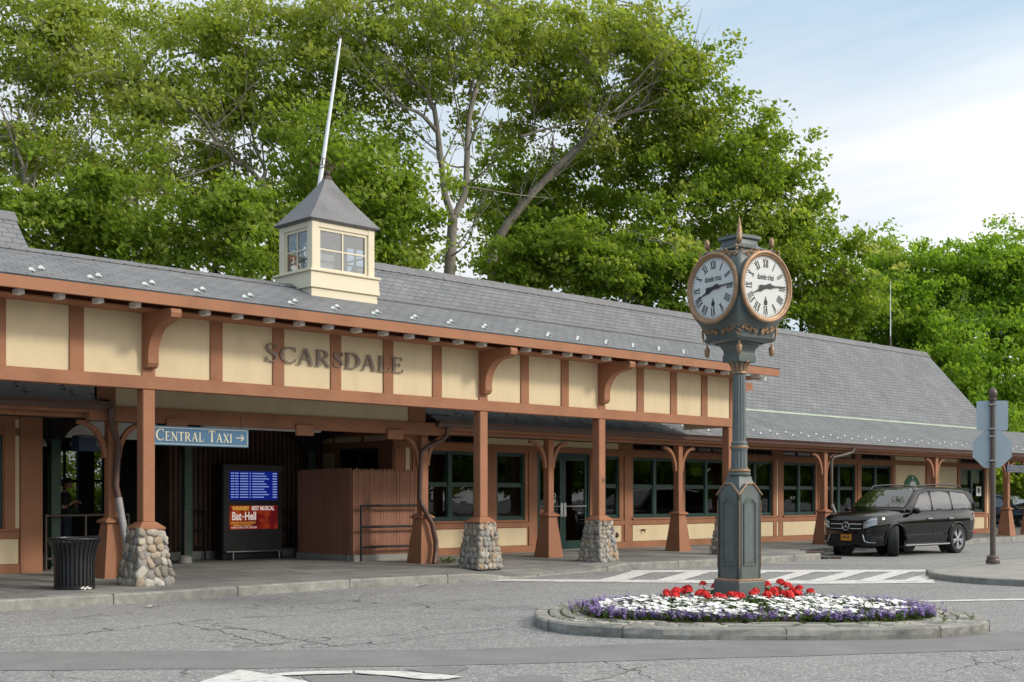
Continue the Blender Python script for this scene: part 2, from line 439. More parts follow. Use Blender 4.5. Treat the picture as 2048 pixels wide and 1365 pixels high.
def m_tinted(name, stops, rough=.7, bstr=.3, fine=50, mot=.25):
    """colour picked per piece from the face attribute «tint» (each stone, leaf or petal has its own colour)"""
    m, nt, o = new_mat(name)
    a = nt.nodes.new('ShaderNodeAttribute'); a.attribute_name = 'tint'
    c = ramp(nt, a.outputs['Fac'], stops)
    v = coords(nt, 'Object'); n = noise(nt, v, fine, 4, .65)
    c = mixc(nt, c, (.35,.35,.35), ramp(nt, n, [(.45,0),(.8,mot)]), 'MULTIPLY')
    bsdf(nt, o, c, rough, 0, .35, n, bstr, .006); return m
M_['cobble'] = m_tinted('field_stone', [(0,(.17,.155,.135)),(.18,(.37,.325,.26)),(.36,(.24,.235,.23)),(.52,(.46,.41,.335)),(.66,(.37,.26,.165)),(.8,(.30,.29,.28)),(1,(.52,.48,.41))], .8, .6, 14, .7)
M_['sett'] = m_tinted('granite_sett', [(0,(.22,.215,.20)),(.5,(.33,.32,.28)),(1,(.43,.41,.35))], .85, .5, 45, .4)
def m_leaf(name, stops, trans=.50):
    m, nt, o = new_mat(name)
    a = nt.nodes.new('ShaderNodeAttribute'); a.attribute_name = 'tint'
    c = ramp(nt, a.outputs['Fac'], stops)
    d = nt.nodes.new('ShaderNodeBsdfPrincipled'); d.inputs['Roughness'].default_value = .5; d.inputs['Specular IOR Level'].default_value = .15
    t = nt.nodes.new('ShaderNodeBsdfTranslucent'); mx = nt.nodes.new('ShaderNodeMixShader'); mx.inputs[0].default_value = trans
    c2 = mixc(nt, c, (1.45,1.4,.6), 1.0, 'MULTIPLY')
    nt.links.new(c, d.inputs['Base Color']); nt.links.new(c2, t.inputs['Color'])
    nt.links.new(d.outputs[0], mx.inputs[1]); nt.links.new(t.outputs[0], mx.inputs[2]); nt.links.new(mx.outputs[0], o.inputs['Surface'])
    return m
M_['leaf_plane'] = m_leaf('plane_leaf', [(0,(.150,.200,.032)),(.35,(.250,.325,.055)),(.65,(.340,.415,.085)),(.86,(.43,.48,.16)),(1,(.58,.58,.30))])
M_['leaf_maple'] = m_leaf('maple_leaf', [(0,(.108,.175,.018)),(.35,(.190,.290,.035)),(.68,(.285,.390,.060)),(.88,(.38,.46,.11)),(1,(.52,.55,.21))])
M_['leaf_locust'] = m_leaf('locust_leaf', [(0,(.15,.27,.03)),(.5,(.25,.41,.05)),(1,(.40,.54,.10))])
def m_bark():
    m, nt, o = new_mat('bark')
    v = coords(nt, 'Object', (1,1,.45)); n = noise(nt, v, 2.6, 6, .7); n2 = noise(nt, v, 18, 4, .7)
    c = ramp(nt, n, [(.3,(.135,.118,.095)),(.5,(.225,.200,.165)),(.62,(.31,.285,.24)),(.8,(.42,.40,.345))])
    c = mixc(nt, c, (.05,.042,.034), ramp(nt, n2, [(.5,0),(.75,.6)]))
    bsdf(nt, o, c, .9, 0, .2, n2, .6, .03); return m
M_['bark'] = m_bark()
def m_glass(name, tint=(.62,.66,.66), ior=1.5, base=0.0):
    m, nt, o = new_mat(name)
    t = nt.nodes.new('ShaderNodeBsdfTransparent'); t.inputs[0].default_value = (*tint,1)
    g = nt.nodes.new('ShaderNodeBsdfGlossy'); g.inputs['Roughness'].default_value = .015; g.inputs['Color'].default_value = (.95,.97,1,1)
    f = nt.nodes.new('ShaderNodeFresnel'); f.inputs['IOR'].default_value = ior
    v = coords(nt, 'Object'); bp = nt.nodes.new('ShaderNodeBump'); bp.inputs['Strength'].default_value = .03; bp.inputs['Distance'].default_value = .05
    nt.links.new(noise(nt, v, 1.4, 2), bp.inputs['Height']); nt.links.new(bp.outputs[0], g.inputs['Normal'])
    mx = nt.nodes.new('ShaderNodeMixShader')
    nt.links.new(f.outputs[0], mx.inputs[0]); nt.links.new(t.outputs[0], mx.inputs[1]); nt.links.new(g.outputs[0], mx.inputs[2])
    nt.links.new(mx.outputs[0], o.inputs['Surface']); return m
M_['glass'] = m_glass('window_glass')
M_['glass_dark'] = m_glass('dark_window_glass', (.30,.32,.32), 1.55)
M_['glass_dial'] = m_glass('dial_glass', (.985,.99,.985), 1.12)
M_['glass_clear'] = m_glass('clear_glass', (.70,.72,.72), 2.4)
def m_emit(name, col, s):
    m, nt, o = new_mat(name); e = nt.nodes.new('ShaderNodeEmission')
    e.inputs[0].default_value = (*col,1); e.inputs[1].default_value = s
    nt.links.new(e.outputs[0], o.inputs['Surface']); return m
M_['screen_blue'] = m_emit('lit_screen_blue', (.006,.016,.20), .75)
M_['screen_text'] = m_emit('lit_screen_text', (.30,.38,.75), .75)
M_['bulb'] = m_emit('lit_bulb', (1,.62,.22), 12)
M_['poster_text'] = m_emit('lit_poster_text', (.62,.50,.45), .9)
M_['poster_gold'] = m_emit('lit_poster_gold', (.60,.32,.06), .9)
def m_poster():
    m, nt, o = new_mat('lit_poster'); v = coords(nt, 'Object'); n = noise(nt, v, 3.2, 5, .6)
    c = ramp(nt, n, [(.25,(.02,.004,.006)),(.45,(.16,.010,.012)),(.62,(.36,.045,.012)),(.8,(.58,.18,.03))])
    e = nt.nodes.new('ShaderNodeEmission'); nt.links.new(c, e.inputs[0]); e.inputs[1].default_value = .58
    nt.links.new(e.outputs[0], o.inputs['Surface']); return m
M_['poster'] = m_poster()
def m_carpaint():
    m, nt, o = new_mat('black_car_paint'); b = bsdf(nt, o, (.004,.004,.005), .3, 0, .0)
    b.inputs['Coat Weight'].default_value = 1; b.inputs['Coat Roughness'].default_value = .07; return m
M_['carpaint'] = m_carpaint()
M_['chrome'] = pm('chrome', (.70,.71,.72), .14, .05, 9, 60, metal=1, bstr=.02)
M_['tyre'] = pm('tyre_rubber', (.020,.020,.021), .75, .3, 14, 80)
M_['rim'] = pm('alloy_rim', (.44,.44,.45), .35, .1, 9, 60, metal=.4)
M_['plastic'] = pm('black_plastic', (.012,.012,.013), .5, .2, 9, 80)
M_['lamp'] = pm('headlamp_glass', (.42,.46,.52), .08, .3, 22, 60, metal=.4, spec=.8)
M_['taillamp'] = pm('tail_lamp_red', (.42,.010,.012), .15, .2, 9, 60, spec=.7)
M_['plate'] = pm('plate_orange', (.72,.31,.02), .45, .06, 9, 60)
M_['logo'] = pm('logo_green', (.005,.110,.045), .45, .05, 9, 60)
M_['skin'] = pm('skin', (.44,.25,.17), .55, .1, 9, 60)
M_['hair'] = pm('dark_hair', (.018,.012,.009), .5, .3, 20, 90)
M_['hair_b'] = pm('brown_hair', (.10,.055,.028), .5, .3, 20, 90)
M_['cloth_dark'] = pm('dark_cloth', (.014,.016,.022), .85, .2, 6, 60)
M_['cloth_blue'] = pm('pale_blue_cloth', (.22,.30,.36), .85, .12, 6, 60)
M_['cloth_denim'] = pm('denim_cloth', (.030,.040,.060), .85, .2, 6, 60)
M_['paper'] = pm('paper', (.70,.68,.64), .8, .06, 6, 60)
M_['petal_w'] = m_tinted('white_petals', [(0,(.80,.80,.76)),(1,(.90,.90,.87))], .6, .1, 40, .1)
M_['petal_r'] = m_tinted('red_petals', [(0,(.48,.008,.010)),(1,(.80,.022,.018))], .55, .1, 40, .1)
M_['petal_p'] = m_tinted('purple_petals', [(0,(.20,.13,.34)),(.5,(.33,.23,.50)),(1,(.50,.40,.66))], .6, .1, 40, .1)
M_['bedleaf'] = m_leaf('bedding_leaf', [(0,(.045,.075,.018)),(.5,(.085,.145,.03)),(1,(.16,.21,.06))], .2)
M_['straw'] = pm('dry_straw', (.30,.21,.11), .9, .3, 9, 60)
M_['brickwall'] = None
def m_ribbed():
    m, nt, o = new_mat('ribbed_brown_block'); v = coords(nt, 'Object')
    w = nt.nodes.new('ShaderNodeTexWave'); w.inputs['Scale'].default_value = 2.6; w.inputs['Distortion'].default_value = .3; nt.links.new(v, w.inputs['Vector'])
    c = ramp(nt, w.outputs['Fac'], [(.2,(.045,.026,.020)),(.7,(.16,.095,.068))])
    c = mixc(nt, c, (.04,.025,.02), ramp(nt, noise(nt, v, 1.5, 5, .7), [(.4,0),(.75,.7)]))
    bsdf(nt, o, c, .85, 0, .2, w.outputs['Fac'], .8, .03); return m
M_['ribbed'] = m_ribbed()
# ================================================================ ground
mb = MB(); mb.quad((-400,-400,0),(900,-400,0),(900,900,0),(-400,900,0)); S('road', mb, M_['asphalt'])
def kerb_h(x):
    if x < 15.6 or x > 20.2: return .15
    if x < 16.6: return .15 - .125*(x-15.6)
    if x > 19.2: return .025 + .125*(x-19.2)
    return .025
KL = [(-20,17.2),(0,17.2),(6.8,17.18),(8.9,17.08),(10.5,17.2),(12.8,17.38),(14.3,17.25),(15.4,17.12),(15.9,17.1),(16.6,17.25),(17.4,17.42),(18.4,17.6),(19.2,17.68),(20.2,17.62),(21.2,17.5),(23,17.32),(25,17.22),(26.5,17.22),(27.3,17.3),(28.0,17.75),(28.5,18.5),(28.9,19.15),(29.5,19.32),(31,19.4),(36,19.5),(44,19.8),(60,20.4),(110,22)]
def kerb_dense():
    out = []
    for (a, b) in zip(KL, KL[1:]):
        n = max(1, int(math.hypot(b[0]-a[0], b[1]-a[1])/.5))
        for i in range(n): out.append((a[0]+(b[0]-a[0])*i/n, a[1]+(b[1]-a[1])*i/n))
    out.append(KL[-1]); return out
KD = kerb_dense()
def pave_z(x, y, kh=.15):
    base = .15 + .05*min(1,max(0,(y-18.9)/3.2))
    if y < 18.9:   # falls towards a dropped kerb
        t = max(0, min(1, (18.9-y)/1.4)); base += (kh-.15)*t
    return base
W = .16
mb = MB(); n = len(KD); prof = []
for i, (x, y) in enumerate(KD):
    a = KD[max(i-1,0)]; b = KD[min(i+1,n-1)]; tx, ty = b[0]-a[0], b[1]-a[1]; l = math.hypot(tx,ty); nx, ny = -ty/l, tx/l
    h = kerb_h(x)
    prof.append(((x,y,-.05),(x,y,h-.02),(x+nx*.02,y+ny*.02,h),(x+nx*W,y+ny*W,h+.002),(x+nx*W,y+ny*W,-.05)))
for i in range(n-1):
    p, q = prof[i], prof[i+1]
    for k in range(4): mb.quad(p[k], q[k], q[k+1], p[k+1])
S('kerb', mb, M_['granite'])
# joints between the kerb stones
mb = MB()
acc = 0
for i in range(1, n-1):
    acc += math.hypot(KD[i][0]-KD[i-1][0], KD[i][1]-KD[i-1][1])
    if acc > 1.9 and KD[i][0] < 60:
        acc = 0; p = prof[i]
        mb.box(p[0][0]-.006, p[0][0]+.006, p[0][1]-.003, p[0][1]+W+.002, 0, p[2][2]+.003)
S('kerb_joints', mb, M_['soil'])
mb = MB(); NJ = 14
grid = []
for i, (x, y) in enumerate(KD):
    p = prof[i][3]; col = []
    for j in range(NJ+1):
        yy = p[1] + (31 - p[1])*(j/NJ)**1.8
        xx = p[0] + (x-p[0])*(j/NJ)
        col.append((xx, yy, pave_z(x, yy, kerb_h(x)) if j else p[2]-.004))
    grid.append(col)
for i in range(n-1):
    for j in range(NJ): mb.quad(grid[i][j], grid[i+1][j], grid[i+1][j+1], grid[i][j+1])
S('pavement', mb, M_['paving'], smooth=True)
# storm drain: dark throat below an iron lintel where the kerb steps back
# ---------------------------------------------------------------- patches and markings
def sheet(name, polys, z, mat, sub=.45, wob=0.0):
    mb = MB()
    for poly in polys:
        pts = []
        for a, b in zip(poly, poly[1:]+poly[:1]):
            k = max(1, int(math.hypot(b[0]-a[0], b[1]-a[1])/sub))
            for i in range(k):
                t = i/k; pts.append((a[0]+(b[0]-a[0])*t+rnd.uniform(-wob,wob), a[1]+(b[1]-a[1])*t+rnd.uniform(-wob,wob), z))
        mb.add(pts, [tuple(range(len(pts)))])
    return S(name, mb, mat)
sheet('road_patch', [[(-6,21.0-2.9),(2.0,14.6),(4.97,12.61),(8.36,9.64),(14.23,6.32),(19,3.6),(26,-1),(24.8,-2.2),(17.3,2.7),(12.59,5.59),(7.54,8.7),(4.42,11.23),(1.6,13.1),(-6,17.0)]], .004, M_['patch'], .4, .03)
def gpt(u, v):
    d = CH*FPX/(v-HY); p = at(u, v, d); return (p.x, p.y)
sheet('road_patch', [[gpt(812,1339),gpt(880,1335),gpt(936,1335.5),gpt(905,1350),gpt(850,1346)],[gpt(600,1354),gpt(760,1353),gpt(860,1366),gpt(640,1372)],[gpt(1010,1356),gpt(1060,1350),gpt(1130,1356),gpt(1120,1372),gpt(1000,1372)]], .006, M_['patch'], .2, .02)
# zebra crossing: two long rails and slanting bars
def bar(a, b, w):
    dx, dy = b[0]-a[0], b[1]-a[1]; l = math.hypot(dx,dy); nx, ny = -dy/l*w/2, dx/l*w/2
    return [(a[0]+nx,a[1]+ny),(b[0]+nx,b[1]+ny),(b[0]-nx,b[1]-ny),(a[0]-nx,a[1]-ny)]
NR0, NR1 = (15.8,17.0), (21.55,11.45)
FR0, FR1 = (20.15,17.3), (25.0,12.85)
def lerp(a,b,t): return (a[0]+(b[0]-a[0])*t, a[1]+(b[1]-a[1])*t)
def gpt(u, v):
    d = CH*FPX/(v-HY); p = at(u, v, d); return (p.x, p.y)
nr = [(17.15,15.55),(19.3,12.75),NR1]; fr = [FR0,(23.0,14.6),FR1]
def along(pl, t):
    L = [math.hypot(b[0]-a[0], b[1]-a[1]) for a, b in zip(pl, pl[1:])]; s = t*sum(L)
    for (a, b), l in zip(zip(pl, pl[1:]), L):
        if s <= l: return lerp(a,b,s/l)
        s -= l
    return pl[-1]
polys = [[gpt(985,1159),gpt(1200,1160.5),gpt(1640,1162.5),gpt(1868,1160),gpt(1868,1167),gpt(1640,1169),gpt(1200,1165.5),gpt(985,1163)],
         [gpt(1262,1141.5),gpt(1560,1141),gpt(1860,1140.5),gpt(1860,1144.5),gpt(1560,1145.5),gpt(1262,1146)]]
sheet('road_marking', polys, .008, M_['marking'], .3, .012)
polys = []
for u0, w0, s0 in ((1186,56,80),(1300,55,82),(1414,54,82),(1522,40,80),(1612,48,86),(1708,46,80),(1800,40,66)):
    polys.append([gpt(u0,1164.5),gpt(u0+s0,1143.5),gpt(u0+s0+w0*.86,1143.5),gpt(u0+w0,1164.5)])
sheet('road_marking', polys, .012, M_['marking'], .3, .012)
sheet('road_marking', [bar((24.6,17.15),(26.2,15.75),.16), bar((26.2,15.75),(27.4,14.4),.14)], .008, M_['marking'], .3, .012)
sheet('road_marking', [bar((17.3,9.25),(22,6.3),.24)], .008, M_['marking'], .3, .014)
# worn arrow at the bottom edge
sheet('road_marking', [[gpt(478,1342),gpt(556,1352.5),gpt(625,1368),gpt(620,1380),gpt(380,1380),gpt(400,1366)]], .010, M_['marking'], .12, .008)
sheet('road_marking', [[gpt(543,1350),gpt(620,1345),gpt(705,1343.5),gpt(705,1349.5),gpt(620,1351.5),gpt(556,1354)]], .0112, M_['marking'], .12, .008)
sheet('road_marking', [[gpt(712,1343.5),gpt(800,1345.5),gpt(890,1352),gpt(928,1356),gpt(890,1362),gpt(850,1362),gpt(770,1353),gpt(710,1349.5)]], .0124, M_['marking'], .12, .008)
# cracks in the old surface: thin wandering ribbons
mb = MB()
def crack(path, w0, seed, branch=.12):
    R_ = random.Random(seed); pts = []
    P_ = [gpt(*q) for q in path]
    for a, b in zip(P_, P_[1:]):
        k = max(2, int(math.hypot(b[0]-a[0], b[1]-a[1])/.11))
        for i in range(k): t = i/k; pts.append((a[0]+(b[0]-a[0])*t+R_.gauss(0,.028), a[1]+(b[1]-a[1])*t+R_.gauss(0,.028)))
    def rib(pp, w):
        for i in range(len(pp)-1):
            (x0,y0),(x1,y1) = pp[i], pp[i+1]; l = math.hypot(x1-x0,y1-y0) or 1; nx, ny = -(y1-y0)/l, (x1-x0)/l; wa, wb = w*R_.uniform(.35,1.1), w*R_.uniform(.35,1.1)
            mb.quad((x0+nx*wa,y0+ny*wa,.0035),(x0-nx*wa,y0-ny*wa,.0035),(x1-nx*wb,y1-ny*wb,.0035),(x1+nx*wb,y1+ny*wb,.0035))
    rib(pts, w0*.6)
    for p in pts:
        if R_.random() < branch:
            a = R_.uniform(0,6.28); q = [p]
            for i in range(R_.randint(2,7)): a += R_.gauss(0,.5); q.append((q[-1][0]+.1*math.cos(a), q[-1][1]+.1*math.sin(a)))
            rib(q, w0*.6)
for k_, (path, w) in enumerate((([(0,1277),(120,1271),(240,1260),(350,1246),(470,1237),(600,1231),(720,1216),(860,1206),(1000,1196)],.016),([(350,1246),(430,1262),(500,1281),(560,1294)],.014),([(420,1250),(520,1263),(580,1278),(660,1291),(700,1296)],.018),
   ([(450,1294),(500,1296),(560,1288),(640,1276),(760,1273),(870,1258),(1000,1250),(1040,1248)],.013),([(620,1296),(760,1290),(880,1270),(1010,1258)],.010),([(930,1238),(1030,1236)],.012),([(0,1206),(60,1209)],.008),([(1200,1320),(1260,1340),(1330,1365)],.010),([(1150,1368),(1240,1350),(1290,1330)],.009),([(960,1192),(1100,1186),(1260,1180)],.010),([(1880,1345),(2048,1312)],.010),([(120,1345),(300,1330),(500,1336)],.010))):
    crack(path, w, 40+k_)
S('road_cracks', mb, pm('crack_fill', (.085,.083,.08), .9))
# ---------------------------------------------------------------- right hand corner island
cor = [(24.35,12.83),(23.3,12.35),(22.5,11.85),(22.0,11.35),(21.68,10.8),(21.5,10.2),(21.55,9.4),(22.0,8.2),(23.2,6.0),(27,2),(38,-2),(46,2),(42,9.5),(36,12.9),(31.5,14.1),(28.2,14.0),(26.0,13.5)]
mb = MB(); k = len(cor); cx = sum(p[0] for p in cor)/k; cy = sum(p[1] for p in cor)/k
def hz(p): return .12 if not (p[0] > 23.6 and p[1] > 12.5) else .02
top = [(x,y,hz((x,y))) for x, y in cor]
def inset(p, d):
    l = math.hypot(cx-p[0], cy-p[1]); return (p[0]+(cx-p[0])*d/l, p[1]+(cy-p[1])*d/l)
r0 = [(x,y,-.05) for x, y in cor]; r1 = [(x,y,z-.015) for x, y, z in top]; r2 = [(*inset(p,.02), p[2]) for p in top]; r3 = [(*inset(p,.16), p[2]+.001) for p in top]
mb.rings([r0,r1,r2,r3], False, False)
corner = S('corner_island', mb, M_['granite'])
mb = MB(); mb.rings([[(*inset(p,.16), p[2]-.003) for p in top],[(*inset(p,1.6), .122) for p in top]], False, True)
P('island_paving', mb, M_['concrete'], corner)

# ================================================================ planted traffic island
IC = (FX*15.42 + RX*2.98, FY*15.42 + RY*2.98); IA = math.atan2(RY, RX)
def isl(a, k=1.0, off=0.0, nn=2.7, A=2.71, B=1.85):
    c_, s_ = math.cos(a), math.sin(a)
    x = (A-off)*k*math.copysign(abs(c_)**(2/nn), c_); y = (B-off)*k*math.copysign(abs(s_)**(2/nn), s_)
    return (IC[0]+x*math.cos(IA)-y*math.sin(IA), IC[1]+x*math.sin(IA)+y*math.cos(IA))
NI = 96
def ring(off, z, jit=0):
    out = []
    for i in range(NI):
        p = isl(2*PI*i/NI, 1, off); j = rnd.uniform(-jit,jit)
        out.append((p[0]+j, p[1]+j, z))
    return out
mb = MB(); mb.rings([ring(.015,-.05),ring(0,.05,.012),ring(.005,.108,.012),ring(.03,.128,.004),ring(.17,.130)], False, False)
island = S('traffic_island', mb, M_['granite'])
mb = MB()
for i in range(0, NI, 9):
    p = isl(2*PI*i/NI, 1, -.006); q = isl(2*PI*i/NI, 1, .17)
    mb.tube([(p[0],p[1],-.02),(p[0],p[1],.124),(q[0],q[1],.129)], .005, 4)
P('kerb_joints', mb, M_['soil'], island)
mb = MB(); mb.rings([ring(.17,.116),ring(.57,.130)], False, False); mb.rings([ring(.56,.128),ring(1.2,.18)], False, True)
P('soil', mb, M_['soil'], island)
mb = MB(); tint = []
for rr, (o0, o1) in enumerate(((.185,.33),(.34,.47),(.48,.58))):
    a0_ = rnd.random(); a = a0_
    while a < a0_ + 2*PI - .04:
        da = rnd.uniform(.09,.16)*(1 + .25*abs(math.cos(a)))
        b = min(a + da, a0_ + 2*PI)
        z = .134 + rnd.uniform(-.006,.010)
        g = .012/2.2
        P4 = [isl(a+g,1,o0),isl((a+b)/2,1,o0),isl(b-g,1,o0),isl(b-g,1,o1-.012),isl((a+b)/2,1,o1-.012),isl(a+g,1,o1-.012)]
        P4 = [(p[0]+rnd.uniform(-.006,.006), p[1]+rnd.uniform(-.006,.006)) for p in P4]
        mx_ = sum(p[0] for p in P4)/6; my_ = sum(p[1] for p in P4)/6
        n0 = len(mb.f)
        mb.rings([[(x,y,.09) for x,y in P4],[(x,y,z-.014) for x,y in P4],[(x+(mx_-x)*.14,y+(my_-y)*.14,z+rnd.uniform(-.003,.004)) for x,y in P4]], False, True)
        t_ = rnd.random(); tint += [t_]*(len(mb.f)-n0)
        a = b
mb.tint = tint
P('sett_paving', mb, M_['sett'], island, smooth=40)
def in_bed(off):
    """random point inside the bed, and how far towards the rim (0 centre, 1 rim)"""
    a = rnd.uniform(0, 2*PI); k = math.sqrt(rnd.random())
    p = isl(a, k, off); return p[0], p[1], k
def bed_z(k, x=None, y=None):
    z = .140 + .045*(1-k**2)
    if x is not None: z += .10*max(0, min(1, (x*FX+y*FY-16.25)/.7))
    return z
def petals(mb, tint, c, r, n, up, t, cup=.25, lean=None):
    """a small open flower: n petals round c"""
    x, y, z = c; a0 = rnd.uniform(0, 2*PI); lx, ly = lean or (rnd.uniform(-.5,.5), rnd.uniform(-.5,.5))
    for i in range(n):
        a = a0 + 2*PI*i/n; w = PI/n*.95
        q = []
        for (aa, rr) in ((a-w, r*.72),(a, r),(a+w, r*.72)):
            px, py = rr*math.cos(aa), rr*math.sin(aa)
            q.append((x+px, y+py, z + rr*cup + px*lx*up + py*ly*up))
        mb.add([(x,y,z), *q], [(0,1,2,3)]); tint.append(min(1,max(0,t+rnd.uniform(-.2,.2))))
def leaf(mb, tint, c, L, w, az, el, t):
    d = Vector((math.cos(az)*math.cos(el), math.sin(az)*math.cos(el), math.sin(el))); s_ = Vector((-math.sin(az), math.cos(az), 0))
    b = Vector(c); m_ = b + d*L*.5 + Vector((0,0,L*.06)); e = b + d*L
    mb.add([b, m_ - s_*w/2, e, m_ + s_*w/2], [(0,1,2,3)]); tint.append(min(1,max(0,t+rnd.uniform(-.2,.2))))
# low green foliage between the flowers
mb = MB(); ti = []
for i in range(5600):
    x, y, k = in_bed(.58); z = bed_z(k, x, y)
    leaf(mb, ti, (x,y,z+rnd.uniform(-.02,.045)), rnd.uniform(.05,.09), rnd.uniform(.02,.04), rnd.uniform(0,2*PI), rnd.uniform(.1,1.3), .45)
mb.tint = ti
tag(P('bedding_foliage', mb, M_['bedleaf'], None, fix=False), 'low green bedding leaves filling the round flower bed', None, None, 'stuff')
mb = MB(); ti = []
for i in range(2900):
    x, y, k = in_bed(.62)
    if k > .93 or (k < .16): continue
    if rnd.random() < .15 or math.sin(x*9.1+2)*math.sin(y*8.3) > .62: continue
    z = bed_z(k, x, y) + .065 + rnd.uniform(-.03,.045)
    petals(mb, ti, (x,y,z), rnd.uniform(.034,.050), 5, .5, .6, .12, (rnd.uniform(-.5,.4),rnd.uniform(-.3,.8)))
mb.tint = ti
tag(P('white_flowers', mb, M_['petal_w'], None, fix=False), 'dense band of white bedding flowers round the clock', None, None, 'stuff')
mb = MB(); ti = []; mg = MB(); tg = []
for i in range(900):
    a = rnd.uniform(0, 2*PI); k = rnd.gauss(.95,.055) if rnd.random() < .82 else rnd.uniform(.55,.9)
    p = isl(a, k, .60); x, y = p; z = .132; h = rnd.uniform(.07,.15) + (.04 if rnd.random() < .12 else 0)
    lx, ly = rnd.uniform(-.04,.04), rnd.uniform(-.04,.04)
    for j in range(9):
        f = .35 + .65*j/8; r = .027*(1.15-f*.55)
        petals(mb, ti, (x+lx*f+rnd.uniform(-.009,.009), y+ly*f+rnd.uniform(-.009,.009), z+h*f), r, 3, .5, .5)
    if i % 2 == 0:
        for j in range(6): leaf(mg, tg, (x,y,z), rnd.uniform(.05,.09), .016, rnd.uniform(0,2*PI), rnd.uniform(.3,1.4), .4)
mb.tint = ti; mg.tint = tg
tag(P('purple_flowers', mb, M_['petal_p'], None, fix=False), 'fringe of small purple flower spikes along the bed rim', None, None, 'stuff')
tag(P('spike_foliage', mg, M_['bedleaf'], None, fix=False), 'narrow green leaves under the purple fringe', None, None, 'stuff')
mb = MB(); ti = []
for i in range(420):
    a = rnd.uniform(0,2*PI); p = isl(a, 1, rnd.choice((.18,.335,.485,.62,.72,.75))+rnd.uniform(-.01,.01))
    for j in range(rnd.randint(2,5)): leaf(mb, ti, (p[0]+rnd.uniform(-.02,.02),p[1]+rnd.uniform(-.02,.02),.130), rnd.uniform(.025,.075), .007, rnd.uniform(0,2*PI), rnd.uniform(.5,1.5), .85)
mb.tint = ti
tag(P('weeds', mb, M_['bedleaf'], None, fix=False), 'short grass and weeds in the joints of the island paving', None, None, 'stuff')
# ================================================================ station buildings
WY, XC, XE = 22.3, 17.64, 47.2          # front wall plane, left corner, right end of the main building
GY, GZ0, GZ1 = 20.0, 3.02, 3.17         # gutter line
FLY, FLZ, RDY, RDZ = 22.2, 4.19, 25.1, 7.43
def roof_plane(name, pts, uvs, parent, mat=None, thick=.03, label=None):
    """sloping roof sheet with uv in metres and a little thickness"""
    mb = MB(); a = Vector(pts[0]); nrm = (Vector(pts[1])-a).cross(Vector(pts[-1])-a).normalized()
    if nrm.z < 0: nrm = -nrm
    lo = [tuple(Vector(p)-nrm*thick) for p in pts]
    k = len(pts); vs = list(pts) + lo
    mb.add(vs, [tuple(range(k)), tuple(reversed(range(k,2*k)))] + [(i,(i+1)%k,k+(i+1)%k,k+i) for i in range(k)])
    mb.uv = list(uvs)*2
    return P(name, mb, mat or M_['shingle'], parent, label=label)
def ruv(p, x0, y0, z0): return (p[0]-x0, math.hypot(p[1]-y0, p[2]-z0))
def snow_guard(x, y, z, ny, nz, parent):
    """little metal fan that stops snow sliding; slope direction up the roof is (ny, nz)"""
    mb = MB(); up = Vector((0,ny,nz)); nm = Vector((0,-nz,ny)); c = Vector((x,y,z))
    fan = []
    for i in range(9):
        a = PI*i/8; fan.append(c + Vector((.046*math.cos(a),0,0)) + up*(.036+.036*math.sin(a)) + nm*(.009+.036*math.sin(a)))
    bot = [c + Vector((.022,0,0)) + nm*.006 - up*.02, c + Vector((-.022,0,0)) + nm*.006 - up*.02]
    f2 = [p - nm*.010 for p in fan]; b2 = [p - nm*.008 for p in bot]
    ring1 = fan + [bot[1], bot[0]]; ring2 = f2 + [b2[1], b2[0]]
    mb.rings([[tuple(p) for p in ring1],[tuple(p) for p in ring2]])
    mb.box(x-.018,x+.018,y-.05,y+.03,z-.002,z+.012)
    return P('snow_guard', mb, M_['guard'], parent)
B = T('station_building', 'long brown and cream station building with a steep grey shingle roof, right of the passage', 'building', (32,WY,.15))
# windows: (x0, x1, z0, z1, mullions)
WIN = [(18.47,20.26,1.0,2.66,1),(20.84,21.81,1.0,2.66,0),(24.79,25.37,1.0,2.66,0),(25.92,27.84,1.0,2.66,1),(28.18,30.24,1.0,2.66,1),(30.75,32.49,1.0,2.66,1),
       (33.09,34.90,1.0,2.66,1),(35.35,37.31,1.0,2.66,1),(37.69,39.63,1.0,2.66,1),(44.74,46.66,1.0,2.66,1)]
TRN = [(18.47,20.26),(20.84-.01,20.85),(25.92,27.84),(28.18,30.24),(30.75,32.49),(33.09,37.31),(37.69,39.63),(44.74,46.66)]
TRN = [t for t in TRN if t[1]-t[0] > .3]
DOOR = (22.24,24.2,.2,2.70)
TZ0, TZ1 = 2.86, 3.06
holes = [(x0,x1,z0,z1) for x0,x1,z0,z1,_ in WIN] + [(a,b,TZ0,TZ1) for a,b in TRN] + [DOOR]
xs = sorted({XC,XE} | {h[0] for h in holes} | {h[1] for h in holes})
zs = sorted({.1,4.2} | {h[2] for h in holes} | {h[3] for h in holes})
mb = MB()
for a, b in zip(xs, xs[1:]):
    run = None
    for c, d in zip(zs, zs[1:]):
        mx_, mz_ = (a+b)/2, (c+d)/2
        hole = any(h[0] < mx_ < h[1] and h[2] < mz_ < h[3] for h in holes)
        if hole:
            if run: mb.box(a,b,WY,WY+.2,run[0],run[1]); run = None
        else: run = (run[0] if run else c, d)
    if run: mb.box(a,b,WY,WY+.2,run[0],run[1])
P('wall', mb, M_['brown'], B)
mb = MB(); mb.box(XE-.2,XE,WY+.2,28,.1,4.2); mb.prism([(WY,4.2),(28,4.2),(25.1,RDZ-.1)],'x',XE-.2,XE); mb.box(XC,XE,27.8,28,.1,4.2)
P('rear_wall', mb, M_['cream'], B)
